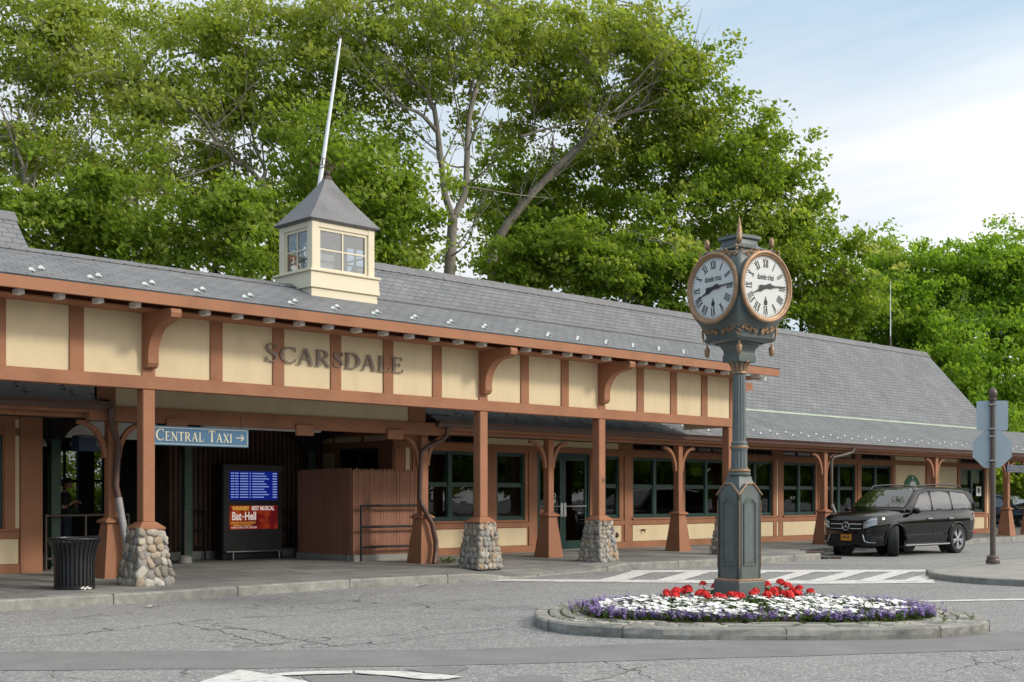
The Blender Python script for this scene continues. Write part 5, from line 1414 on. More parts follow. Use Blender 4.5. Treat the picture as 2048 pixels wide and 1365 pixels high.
# ================================================================ litter bin
BX, BY, BZ = 8.43, 18.52, .155
t = T('litter_bin', 'black slatted steel litter bin with a flared rim on the pavement', 'litter bin', (BX,BY,BZ))
mb = MB()
n_ = 30
for i in range(n_):
    a = 2*PI*i/n_; rs = []
    for j in range(13):
        q = j/12; r_ = .292 + .010*q + .090*max(0,(q-.50)/.50)**2.0; zz = .05 + .71*q
        w_ = .019 + .004*q
        ca, sa = math.cos(a), math.sin(a); c = Vector((r_*ca, r_*sa, zz)); tn = Vector((-sa,ca,0)); rd = Vector((ca,sa,0))
        rs.append([tuple(c+tn*w_+rd*.005),tuple(c+tn*w_-rd*.005),tuple(c-tn*w_-rd*.005),tuple(c-tn*w_+rd*.005)])
    mb.rings(rs)
P('slats', mb, M_['black'], t, world=False)
mb = MB(); mb.lathe([(.370,.745),(.400,.752),(.407,.768),(.400,.782),(.373,.786),(.365,.765),(.370,.745)],40,cap=False); P('rim', mb, M_['black'], t, 45, world=False)
mb = MB(); mb.lathe([(.305,.0),(.307,.055),(.285,.06),(.28,.012),(.06,.01)],40); P('base_ring', mb, M_['black'], t, 45, world=False)
mb = MB(); mb.lathe([(.255,.03),(.268,.55),(.30,.72)],32,cap=False); mb.disc((0,0,.03),.255,'z',32); P('liner', mb, M_['plastic'], t, 45, world=False)
# scrap of paper on the bin foot
mb = MB()
for i in range(7): x = -.04+i*.022; mb.box(x,x+.03,-.312-.002*i,-.306,.012+.012*math.sin(i*2),.035+.012*math.sin(i*2))
P('sticker', mb, M_['paper'], t, world=False)
# ================================================================ road sign seen from behind
t = T('road_sign', 'bronze sign post carrying an octagonal and a square sign seen from behind', 'road sign', (26.66,12.54,.12), CA-PI/2-.19)
mb = MB(); mb.lathe([(.062,0),(.055,2.2),(.052,3.58)],16); pl_ = P('post', mb, M_['pole'], t, 50, world=False)
mb = MB(); mb.lathe([(.15,-.02),(.15,.055),(.13,.075),(.125,.10),(.14,.115),(.115,.15),(.075,.175)],20); P('post_base', mb, M_['pole'], pl_, 40, world=False)
mb = MB(); mb.lathe([(.055,3.56),(.085,3.58),(.085,3.61),(.060,3.63),(.075,3.66),(.095,3.71),(.092,3.76),(.06,3.82),(.015,3.86)],16); P('acorn_cap', mb, M_['pole'], pl_, 50, world=False)
mb = MB(); q = .33; r_ = .05; pts = []
for sx_, sz_, a0 in ((1,1,0),(-1,1,PI/2),(-1,-1,PI),(1,-1,3*PI/2)):
    for j in range(4): a = a0+j/3*PI/2; pts.append((sx_*(q-r_)+r_*math.cos(a), 3.24+sz_*(q-r_)+r_*math.sin(a)))
mb.prism(pts,'y',.070,.074); P('square_plate', mb, M_['aluplate'], t, world=False)
mb = MB(); R8 = .41/math.cos(PI/8); mb.prism([(R8*math.cos(PI/8+i*PI/4), 2.50+R8*math.sin(PI/8+i*PI/4)) for i in range(8)],'y',.078,.082); P('octagon_plate', mb, M_['aluplate'], t, world=False)
mb = MB()
for zz in (2.95,3.48,2.25,2.78): mb.box(-.075,.075,-.065,.076,zz-.012,zz+.012); mb.sph((0,-.066,zz),.014,6,4)
P('clamp', mb, M_['steel'], t, world=False)
# notice plates
t = solo('notice_plate', MB().box(39.0,39.22,20.29,20.305,1.55,1.86), M_['signwhite'], 'small white notice on the post behind the black car', 'notice')
q = merge(MB(), text_mb('NO PARKING', .04, .001), TR(t.location.x, 20.287, 1.80)); q.box(39.06,39.16,20.285,20.289,1.62,1.72); P('notice_print', q, M_['taillamp'], t)
t = solo('notice_plate', MB().box(45.95,46.35,22.27,22.277,1.62,1.98), M_['signwhite'], 'white notice with a dark round symbol on the far right window', 'notice')
mb = MB(); mb.disc((46.15,22.268,1.83),.12,'y',20); P('notice_print', mb, M_['ink'], t)
# round shop emblem: green disc with white crown, head and wave shapes
t = T('round_shop_sign', 'round green and white shop emblem on the cream wall above the black car', 'sign', (41.0,22.28,1.75))
ex, ez, er = 41.03, 1.78, .57
def ed(r_, y0, y1): 
    m_ = MB(); m_.prism([(ex+r_*math.cos(2*PI*i/48), ez+r_*math.sin(2*PI*i/48)) for i in range(48)],'y',y0,y1); return m_
P('disc', ed(er, 22.24, 22.28), M_['logo'], t)
m_ = MB(); y0, y1 = 22.228, 22.238
def epoly(pts): m_.prism([(ex+a, ez+b) for a, b in pts],'y',y0-rnd.random()*.002,y1)
def star(cx,cz,r_): epoly([(cx+(r_ if i%2==0 else r_*.42)*math.sin(i*PI/5), cz+(r_ if i%2==0 else r_*.42)*math.cos(i*PI/5)) for i in range(10)])
epoly([(-.20,.20),(.20,.20),(.25,.34),(.14,.27),(.10,.40),(.045,.30),(0,.44),(-.045,.30),(-.10,.40),(-.14,.27),(-.25,.34)]); star(0,.48,.065)
for sg in (-1,1):
    for k in range(3):
        q0 = .17+.10*k; pts = [(sg*(q0+.035*math.sin(j*.9)), .16-.11*j) for j in range(6)] + [(sg*(q0+.052+.035*math.sin(j*.9)), .16-.11*j) for j in range(5,-1,-1)]
        epoly(pts)
pts = [(.13*math.cos(a), .04+.15*math.sin(a)) for a in [2*PI*i/20 for i in range(20)]]; epoly(pts)
P('emblem', m_, M_['signwhite'], t)
# antenna, flagpole
t = T('antenna_mast', 'thin whip antenna on the roof ridge near its right end', 'antenna', (44.6,RDY,RDZ))
mb = MB(); mb.tube([(44.6,RDY+.02,RDZ-.1),(44.6,RDY+.02,RDZ+.45)],.035,8); mb.tube([(44.75,RDY+.02,RDZ-.02),(44.62,RDY+.02,RDZ+.35)],.015,6); P('mount', mb, M_['pole'], t)
mb = MB(); mb.tube([(44.6,RDY+.02,RDZ+.4),(44.6,RDY+.02,RDZ+2.6)],[.022,.012],6); P('whip', mb, M_['flagpole'], t)
pa, pb = at(632,420,29.5), at(681,78,29.5)
pdir = (pb-pa).normalized(); p0 = pa - pdir*((pa.z-.2)/pdir.z)
t = T('flagpole', 'white flagpole leaning to the right behind the cupola', 'flagpole', tuple(p0))
mb = MB(); mb.tube([tuple(p0),tuple(pa),tuple(pb)],[.075,.060,.028],12); po = P('pole', mb, M_['flagpole'], t, smooth=60)
mb = MB(); mb.sph(tuple(pb+pdir*.03),.035,10,7); P('truck_cap', mb, M_['pole'], po, smooth=True)
# storm drain in the kerb recess
t = T('storm_drain', 'dark kerb-side storm drain with an iron lintel in front of the black car', 'drain', (27.9,17.6,0))
mb = MB(); mb.box(-.55,.75,-.10,.30,.015,.03); M = TR(27.6,17.42,0,.55)
g = MB(); g.box(-.1,.95,-.13,.12,.004,.012,0,M); P('throat', g, M_['ink'], t)
g = MB(); g.box(-.15,1.0,.10,.42,.10,.165,0,M); g.box(-.15,1.0,-.02,.10,.135,.165,0,M); P('lintel', g, M_['rust'], t)
g = MB()
for i in range(9): x = -.05+i*.12; g.box(x,x+.03,-.45,-.14,.006,.014,0,M)
P('grate', g, M_['rust'], t)
# scraps of litter
def scrap(x, y, z, s, label):
    mb = MB()
    for i in range(5):
        dx, dy = rnd.uniform(-s,s), rnd.uniform(-s,s)*.6; h_ = rnd.uniform(.008,.035)
        mb.add([(x+dx-s*.5,y+dy,z+.004),(x+dx,y+dy-s*.3,z+h_),(x+dx+s*.6,y+dy,z+.006),(x+dx,y+dy+s*.3,z+h_*.7)],[(0,1,2),(0,2,3)])
    return solo('paper_scrap', mb, M_['paper'], label, 'litter')
scrap(14.05,16.9,.004,.14,'crumpled white paper scrap on the road by the kerb')
scrap(8.55,16.35,.004,.10,'small white paper scrap on the road below the litter bin')
# little weed clump by the pipe
mb = MB(); ti = []
for i in range(90):
    a = rnd.uniform(0,2*PI); r_ = abs(rnd.gauss(0,.12)); leaf(mb, ti, (17.25+r_*math.cos(a), 19.95+r_*.7*math.sin(a), .17+rnd.uniform(0,.05)), rnd.uniform(.06,.14), .035, a, rnd.uniform(.2,1.3), .75)
mb.tint = ti; o = solo('weed_clump', mb, M_['bedleaf'], 'small green weed growing at the foot of the drain pipe', 'plant')
# white paper lying on the shop window sills inside
mb = MB(); mb.box(0,.001,0,.001,0,.001)
# ================================================================ black SUV (local frame: x forward, y left, origin under the front axle)
def interp(tab, x):
    for (a, va), (b, vb) in zip(tab, tab[1:]):
        if a <= x <= b: return va + (vb-va)*(x-a)/(b-a)
    return tab[0][1] if x < tab[0][0] else tab[-1][1]
BELT = [(-4.25,1.21),(-3.0,1.19),(-1.5,1.165),(-.45,1.135),(.3,1.085),(.75,1.02),(.9,.95)]
HOOD = [(-4.25,1.21),(-.5,1.215),(.0,1.185),(.45,1.145),(.70,1.095),(.80,1.04),(.86,.94)]
HALF = [(-4.24,.78),(-4.1,.90),(-3.6,.955),(-3.0,.965),(-1.5,.955),(-.4,.962),(.25,.955),(.5,.92),(.68,.85),(.80,.74),(.87,.62)]
BOT = [(-4.24,.46),(-4.05,.34),(-3.6,.27),(.4,.25),(.75,.24),(.87,.27)]
def body_mesh():
    xs = [-4.24,-4.21,-4.12,-3.95,-3.7,-3.4,-3.1,-2.7,-2.3,-1.9,-1.5,-1.1,-.8,-.5,-.25,0,.2,.38,.52,.63,.72,.79,.84,.87]
    mb = MB(); rs = []
    for x in xs:
        w, zb, zs, zh = interp(HALF,x), interp(BOT,x), interp(BELT,x), interp(HOOD,x)
        H = zs - zb
        # section from the bottom centre round to the top centre (left side), mirrored
        sec = [(0,zb),(w*.80,zb),(w*.955,zb+.05),(w*.985,zb+H*.22),(w*.965,zb+H*.34),(w*.985,zb+H*.52),(w*1.0,zb+H*.66),(w*.985,zb+H*.80),(w*.955,zs-.035),(w*.93,zs+ .0),(w*.80,zs+(zh-zs)*.55+.012),(w*.5,zs+(zh-zs)*.92+.012),(0,zh+.012)]
        full = [(y,z) for y,z in sec] + [(-y,z) for y,z in sec[-2:0:-1]]
        rs.append([(x,y,z) for y,z in full])
    mb.rings(rs)
    return mb
def bool_cut(mb, cutters):
    me = mesh_of('b', mb, []); o = bpy.data.objects.new('b', me); COL.objects.link(o); tmp = []
    for c in cutters:
        co = bpy.data.objects.new('c', mesh_of('c', c, [])); COL.objects.link(co); tmp.append(co)
        md = o.modifiers.new('m','BOOLEAN'); md.operation = 'DIFFERENCE'; md.object = co; md.solver = 'EXACT'
    dg = bpy.context.evaluated_depsgraph_get(); res = bpy.data.meshes.new_from_object(o.evaluated_get(dg))
    out = MB(); out.add([tuple(v.co) for v in res.vertices], [tuple(p.vertices) for p in res.polygons])
    for q in [o]+tmp: bpy.data.objects.remove(q)
    return out
WB, TRK, WR = -3.075, .84, .41
def cyl(x, y0, y1, z, r, n=40):
    m = MB(); m.prism([(x+r*math.cos(2*PI*i/n), z+r*math.sin(2*PI*i/n)) for i in range(n)],'y',y0,y1); return m
def tag_car(label, loc, rz):
    t = T('parked_suv', label, 'car', loc, rz)
    A = lambda name, mb, mat, par=None, sm=False: P(name, mb, mat, par or t, sm, world=False)
    cuts = []
    for x in (0,WB):
        for s in (-1,1): cuts.append(cyl(x, s*.60, s*1.2, .40, .455) if s > 0 else cyl(x, -1.2, -.60, .40, .455))
    body = A('body', bool_cut(body_mesh(), cuts), M_['carpaint'], None, 38)
    # wheel arch lips
    mb = MB()
    for x in (0,WB):
        for s in (-1,1):
            pts = []
            for i in range(19):
                a = math.radians(-8 + 196*i/18); xx = x+.465*math.cos(a); pts.append((xx, s*(interp(HALF,xx)*.992+.004), .40+.465*math.sin(a)))
            mb.tube(pts, .022, 6)
    A('arch_lip', mb, M_['carpaint'], body, 60)
    mb = MB()
    for x in (0,WB):
        for s in (-1,1):
            m2 = cyl(x, s*.58, s*.60, .42, .45, 24) if s > 0 else cyl(x, -.60, -.58, .42, .45, 24); mb.add(m2.v, m2.f)
    mb.box(-3.9,.6,-.58,.58,.22,.40); A('wheel_well', mb, M_['plastic'], body)
    # greenhouse
    ROOF = [(-4.19,1.24),(-4.13,1.46),(-4.04,1.72),(-3.94,1.785),(-3.5,1.825),(-2.9,1.845),(-2.2,1.85),(-1.75,1.838),(-1.45,1.805),(-1.25,1.745),(-.98,1.575),(-.70,1.38),(-.48,1.225)]
    RW = [(-4.19,.82),(-3.9,.745),(-3.4,.755),(-2.2,.765),(-1.4,.745),(-.5,.78)]
    BW = [(-4.16,.86),(-3.6,.885),(-2.0,.90),(-.9,.895),(-.45,.88)]
    xs = [r_[0] for r_ in ROOF]; mb = MB(); rs = []
    def gy_(x, zz):
        zb = interp(BELT,x)-.02; zr = 1.80; f = max(0,min(1,(zz-zb)/(zr-zb))); return interp(BW,x) + (interp(RW,x)-interp(BW,x))*f - .0 + .022*math.sin(PI*f)
    for x in xs:
        zr = interp(ROOF,x); zb = interp(BELT,x)-.02; h = max(zr-zb,.012); sec = []
        for f in (0,.25,.5,.75,.88): zz = zb+(h-.05 if h > .1 else h*.5)*f/.88*1.0; sec.append((gy_(x,zz),zz))
        yr = sec[-1][0]; sec += [(yr-.03,zr-.03*min(1,h/.3)),(yr-.10,zr-.006),(yr*.5,zr+.016*min(1,h/.3)),(0,zr+.022*min(1,h/.3))]
        rs.append([(x,y,z) for y,z in [(0,zb)]+sec] + [(x,-y,z) for y,z in sec[-2::-1]])
    mb.rings(rs); cab = A('cabin', mb, M_['carpaint'], None, 38)
    # side glass
    def side_glass(poly, s, name='side_window'):
        m = MB(); o = [(x, s*(gy_(x,zz)+.007), zz) for x, zz in poly]
        def span(zz):
            xs2 = []
            for (xa,za),(xb,zb_) in zip(poly, poly[1:]+poly[:1]):
                if za != zb_ and min(za,zb_) <= zz <= max(za,zb_): xs2.append(xa+(xb-xa)*(zz-za)/(zb_-za))
            return (min(xs2), max(xs2)) if xs2 else None
        za, zb2 = min(p[1] for p in poly), max(p[1] for p in poly); rows = []
        for r_ in range(11):
            sp_ = span(za+.0005+(zb2-za-.001)*r_/10)
            if sp_: rows.append([(sp_[0]+(sp_[1]-sp_[0])*q/6, za+.0005+(zb2-za-.001)*r_/10) for q in range(7)])
        for ra_, rb_ in zip(rows, rows[1:]):
            for q in range(6): m.quad(*[(x, s*(gy_(x,zz)+.006), zz) for x, zz in (ra_[q],ra_[q+1],rb_[q+1],rb_[q])])
        gl_ = A(name, m, M_['carglass'], cab, True)
        e_ = MB(); q_ = o + [o[0]]; e_.tube(q_, .013, 5); A('window_frame', e_, M_['plastic'], cab, 60); return gl_
    for s in (-1,1):
        side_glass([(-.86,1.20),(-.93,1.27),(-1.34,1.645),(-1.78,1.725),(-1.80,1.20)], s)
        side_glass([(-1.88,1.20),(-1.86,1.730),(-2.35,1.738),(-2.78,1.730),(-2.86,1.205)], s)
        side_glass([(-2.93,1.21),(-2.88,1.728),(-3.35,1.715),(-3.72,1.68),(-3.98,1.36),(-3.97,1.25)], s)
    # windscreen and rear glass
    def sheet_glass(name, ring_x, halfw, dz):
        m = MB(); n = 9; rows = []
        for x in ring_x:
            zr = interp(ROOF,x); hw = halfw(x); rows.append([(x, -hw+2*hw*i/(n-1), zr+dz+.016*(1-abs(2*i/(n-1)-1)**2.2)) for i in range(n)])
        for a, b in zip(rows, rows[1:]):
            for i in range(n-1): m.quad(a[i],a[i+1],b[i+1],b[i])
        return A(name, m, M_['carglass'], cab, True)
    sheet_glass('windscreen', [-.56,-.70,-.85,-.98,-1.12,-1.25,-1.33], lambda x: gy_(x,interp(ROOF,x))-.075+.02*(x+1.3), .010)
    sheet_glass('rear_window', [-4.10,-4.03,-3.985], lambda x: .62, .010)
    mb = MB()
    for s in (-1,1): 
        pts = [(-1.25,s*.66,1.78),(-1.42,s*.69,1.875),(-2.2,s*.705,1.915),(-3.2,s*.70,1.905),(-3.60,s*.69,1.875),(-3.74,s*.68,1.80)]; mb.tube(pts,.020,8)
    A('roof_rail', mb, M_['black'], cab, 60)
    # sill strip
    for s in (-1,1):
        mb = MB(); mb.cbox(-2.62,-.42,s*.955-.03,s*.955+.03,.265,.30,.008); A('sill_strip', mb, M_['chrome'], body)
    # doors: shut lines and handles
    mb = MB()
    def seam(x0,z0,x1,z1,s):
        n = 8; pts = []
        for i in range(n+1):
            x = x0+(x1-x0)*i/n; zz = z0+(z1-z0)*i/n; w, zb, zs_ = interp(HALF,x), interp(BOT,x), interp(BELT,x); f = (zz-zb)/(zs_-zb)
            k = interp([(0,.93),(.05,.955),(.22,.985),(.34,.965),(.52,.985),(.66,1.0),(.80,.985),(.96,.955),(1.0,.93)], f); pts.append((x, s*(w*k+.0005), zz))
        mb.tube(pts,.0045,4)
    for s in (-1,1): seam(-.66,.33,-.72,1.12,s); seam(-1.84,.33,-1.84,1.14,s); seam(-2.62,.42,-2.88,.95,s); seam(-2.88,.95,-2.92,1.16,s); seam(-.66,.33,-2.62,.33,s)
    A('door_seam', mb, M_['plastic'], body)
    for s in (-1,1):
        for x in (-1.62,-2.70):
            mb = MB(); y = s*.965; mb.cbox(x-.12,x+.12,y-.012+s*.012,y+.012+s*.012,.965,1.0,.008); A('door_handle', mb, M_['chrome'], body)
    # mirrors
    for s in (-1,1):
        mb = MB(); mb.sph((-.78,s*1.06,1.20),(.085,.135,.085),12,8); mb.tube([(-.80,s*.90,1.13),(-.78,s*1.0,1.17)],.03,6); A('wing_mirror', mb, M_['carpaint'], body, True)
    # front: grille, star, lamps, intakes, number plate
    def front_x(y, zz):
        # how far forward the nose is at (y, z)
        best = -1
        for i in range(60):
            x = .87 - i*.012
            if interp(HALF,x)*.985 >= abs(y) and interp(HOOD,x) >= zz: return x
        return .2
    def nose_patch(pts, d, mat, name, par, nsub=5, thick=.02):
        """closed patch on the nose: pts are (y,z) outline points"""
        m = MB(); o = [(front_x(y,zz)+d, y, zz) for y, zz in pts]; i_ = [(front_x(y,zz)-thick, y, zz) for y, zz in pts]
        m.rings([i_, o]); return A(name, m, mat, par)
    def dense(pl, k=5):
        out = []
        for a, b in zip(pl, pl[1:]+pl[:1]):
            for i in range(k): out.append((a[0]+(b[0]-a[0])*i/k, a[1]+(b[1]-a[1])*i/k))
        return out
    def strip_patch(ys, z0f, z1f, d, mat, name, par):
        """patch built as vertical strips so that it follows the curved nose"""
        m = MB(); lo = [(front_x(y,z0f(y))+d, y, z0f(y)) for y in ys]; hi = [(front_x(y,z1f(y))+d, y, z1f(y)) for y in ys]
        md_ = [(front_x(y,(z0f(y)+z1f(y))/2)+d, y, (z0f(y)+z1f(y))/2) for y in ys]
        for i in range(len(ys)-1):
            m.quad(lo[i],lo[i+1],md_[i+1],md_[i]); m.quad(md_[i],md_[i+1],hi[i+1],hi[i])
        return A(name, m, mat, par, True)
    ys = [-.50+i*.05 for i in range(21)]
    gr = strip_patch(ys, lambda y: .66+.05*(abs(y)/.5)**2, lambda y: .945-.03*(abs(y)/.5)**2, .008, M_['plastic'], 'grille', body)
    mb = MB()
    for zz in (.735,.855):
        for s in (-1,1): mb.tube([(front_x(s*y,zz)+.026, s*y, zz) for y in (.12,.2,.3,.4,.47)], .012, 6)
    A('grille_bar', mb, M_['chrome'], gr, 60)
    mb = MB(); ex_ = front_x(0,.80)+.05
    mb.tube([(ex_, .105*math.cos(2*PI*i/28), .80+.105*math.sin(2*PI*i/28)) for i in range(29)], .012, 6)
    for k in range(3):
        a = PI/2 + k*2*PI/3; c_, s_ = math.cos(a), math.sin(a)
        mb.add([(ex_+.006,0,.80),(ex_,-.020*s_+.02*c_,.80+.020*c_+.02*s_),(ex_,.102*c_,.80+.102*s_),(ex_,.020*s_+.02*c_,.80-.020*c_+.02*s_)],[(0,1,2),(0,2,3)])
    A('star_emblem', mb, M_['rim'], gr, 60)
    for s in (-1,1):
        yl = [s*(.52+.05*i) for i in range(7)]
        hl = strip_patch(yl, lambda y: .735+.11*((abs(y)-.52)/.3), lambda y: .905+.145*((abs(y)-.52)/.3)**.6, .012, M_['lamp'], 'headlight', body)
        mb = MB(); mb.tube([(front_x(y,.90)+.02, y, .885+.10*((abs(y)-.52)/.3)**.7) for y in yl], .010, 6); A('lamp_trim', mb, M_['chrome'], hl, 60)
        yl = [s*(.52+.04*i) for i in range(8)]
        it = strip_patch(yl, lambda y: .40, lambda y: .57-.03*((abs(y)-.52)/.3), .008, M_['plastic'], 'air_intake', body)
        mb = MB(); mb.tube([(front_x(s*y,zz)+.02, s*y, zz) for y, zz in ((.50,.58),(.53,.50),(.56,.41),(.66,.375),(.80,.37))], [.016,.018,.018,.014,.008], 6); A('intake_trim', mb, M_['chrome'], it, 60)
    ys = [-.44+i*.044 for i in range(21)]
    strip_patch(ys, lambda y: .33, lambda y: .60, .006, M_['plastic'], 'lower_grille', body)
    mb = MB(); x = front_x(0,.5)+.03; mb.cbox(x-.01,x+.008,-.16,.16,.42,.585,.006); pl2 = A('number_plate', mb, M_['plate'], body)
    mb = MB()
    for i in range(7): y = -.12+i*.037; mb.box(x+.0085,x+.0105,y,y+.022,.47,.54)
    mb.box(x+.0085,x+.0105,-.12,.12,.565,.577); A('plate_mark', mb, M_['signnavy'], pl2)
    # tail lamps
    for s in (-1,1):
        mb = MB(); pl = [(-4.225,.92),(-4.20,1.14),(-4.02,1.12),(-3.98,1.05),(-4.08,.92)]
        mb.rings([[(x, s*(interp(HALF,x)*.965-.02), zz) for x, zz in pl],[(x, s*(interp(HALF,x)*.985+.006), zz) for x, zz in pl]]); A('tail_light', mb, M_['taillamp'], body)
        mb = MB(); mb.cbox(-4.16,-3.92,s*.905-.01,s*.905+.01,.555,.59,.004); A('reflector', mb, M_['taillamp'], body)
    # wheels
    for x, steer in ((0,math.radians(33)),(WB,0)):
        for s in (-1,1):
            M = Matrix.Translation((x, s*TRK, WR)) @ Matrix.Rotation(steer,4,'Z') @ Matrix.Rotation(PI/2*(-s),4,'X')
            mb = MB(); mb.lathe([(.275,-.13),(.34,-.145),(.39,-.135),(.407,-.11),(WR,-.06),(WR,.06),(.407,.11),(.39,.135),(.34,.145),(.275,.13)],40,(0,0,0),0,M,False)
            for k in range(3):
                zz = -.06+k*.06; mb.lathe([(WR+.001,zz-.006),(WR+.004,zz),(WR+.001,zz+.006)],40,(0,0,0),0,M,False)
            wh = A('wheel', mb, M_['tyre'], None, 40)
            mb = MB(); mb.lathe([(.278,-.11),(.270,.0),(.262,.06),(.278,.128),(.285,.134),(.272,.118)],40,(0,0,0),0,M,False)
            for k in range(5):
                a = 2*PI*k/5 + .3
                for da in (-.17,.17):
                    ca, sa = math.cos(a), math.sin(a); cb, sb = math.cos(a+da), math.sin(a+da); w_ = .022
                    p0 = Vector((.045*ca,.045*sa,.115)); p1 = Vector((.272*cb,.272*sb,.118)); tn = Vector((-sb,cb,0))*w_
                    mb.rings([[tuple(p0-tn*.9),tuple(p0+tn*.9),tuple(p0+tn*.9-Vector((0,0,.05))),tuple(p0-tn*.9-Vector((0,0,.05)))],[tuple(p1-tn),tuple(p1+tn),tuple(p1+tn-Vector((0,0,.03))),tuple(p1-tn-Vector((0,0,.03)))]],True,True,0,M)
            mb.lathe([(.07,.06),(.065,.118),(.04,.124),(.01,.125)],20,(0,0,0),0,M); A('rim', mb, M_['rim'], wh, 40)
            mb = MB(); mb.lathe([(.262,-.02),(.26,.03),(.01,.035)],28,(0,0,0),0,M); A('brake_disc', mb, M_['plastic'], wh, 40)
    # cabin interior
    mb = MB()
    for x, y in ((-1.75,.38),(-1.75,-.38),(-2.75,.38),(-2.75,-.38)): mb.cbox(x-.1,x+.08,y-.23,y+.23,.95,1.50,.05); mb.cbox(x-.05,x+.06,y-.12,y+.12,1.50,1.68,.04)
    return t
def m_carglass():
    m, nt, o = new_mat('car_window_glass'); b = bsdf(nt, o, (.006,.008,.009), .03, 0, .8); b.inputs['IOR'].default_value = 1.85; return m
M_['carglass'] = m_carglass()
suv = tag_car('black SUV with an orange number plate and turned front wheels at the kerb', (30.2,17.75,0), math.radians(177))
c2 = copy_tree(suv); c2['label'] = 'dark car parked beyond the covered walk at the right picture edge'; c2.location = (57.5,25.0,.0); c2.rotation_euler = (0,0,math.radians(262)); c2.scale = (.96,.96,.92); c2.name = 'parked_suv'
# ================================================================ people
def skin_body(name, joints, bones, parent, mats, matof, sub=2):
    """one continuous body grown over a skeleton: joints {name: (x,y,z,r)}, bones [(a,b)]; matof(point) gives the material slot"""
    me = bpy.data.meshes.new(name); names = list(joints); idx = {n: i for i, n in enumerate(names)}
    me.from_pydata([joints[n][:3] for n in names], [(idx[a], idx[b]) for a, b in bones], [])
    o = bpy.data.objects.new('tmp', me); COL.objects.link(o)
    md = o.modifiers.new('skin','SKIN'); md.use_smooth_shade = True
    me.skin_vertices.new() if not me.skin_vertices else None
    for n in names:
        sv = me.skin_vertices[0].data[idx[n]]; r = joints[n][3]
        sv.radius = (r, r) if not isinstance(r, tuple) else r; sv.use_root = (n == 'pelvis')
    ss = o.modifiers.new('s','SUBSURF'); ss.levels = sub; ss.render_levels = sub
    dg = bpy.context.evaluated_depsgraph_get(); res = bpy.data.meshes.new_from_object(o.evaluated_get(dg)); res.name = name
    bpy.data.objects.remove(o)
    for m in mats: res.materials.append(m)
    for p in res.polygons: p.material_index = matof(p.center); p.use_smooth = True
    ob = bpy.data.objects.new(name, res); COL.objects.link(ob); ob.parent = parent
    return ob
def hand_chain(J, Bn, wrist, pre, d, up, curl=.6, k=1.0):
    """palm, four fingers of different lengths and a thumb; d = hand direction, up = back-of-hand normal"""
    d = Vector(d).normalized(); up = Vector(up).normalized(); sd = d.cross(up).normalized(); w = Vector(J[wrist][:3])
    pm_ = w + d*.05*k; J[pre+'palm'] = (*pm_, .026*k); Bn.append((wrist, pre+'palm'))
    for i, (o_, L) in enumerate(((-.030,.075),(-.010,.085),(.010,.078),(.028,.060))):
        a = pm_ + sd*o_*k + d*.035*k; b = a + (d*math.cos(curl*.6) - up*math.sin(curl*.6))*L*.5*k; c = b + (d*math.cos(curl*1.7) - up*math.sin(curl*1.7))*L*.5*k
        for q, (p, r) in enumerate(((a,.010),(b,.0088),(c,.0078))): J[f'{pre}f{i}{q}'] = (*p, r*k)
        Bn += [(pre+'palm', f'{pre}f{i}0'), (f'{pre}f{i}0', f'{pre}f{i}1'), (f'{pre}f{i}1', f'{pre}f{i}2')]
    a = w + d*.03*k - sd*.030*k; b = a + (d*.7 - sd*.6 - up*.3).normalized()*.035*k; c = b + (d*.9 - up*.3).normalized()*.03*k
    for q, (p, r) in enumerate(((a,.012),(b,.0105),(c,.009))): J[f'{pre}t{q}'] = (*p, r*k)
    Bn += [(wrist, pre+'t0'), (pre+'t0', pre+'t1'), (pre+'t1', pre+'t2')]
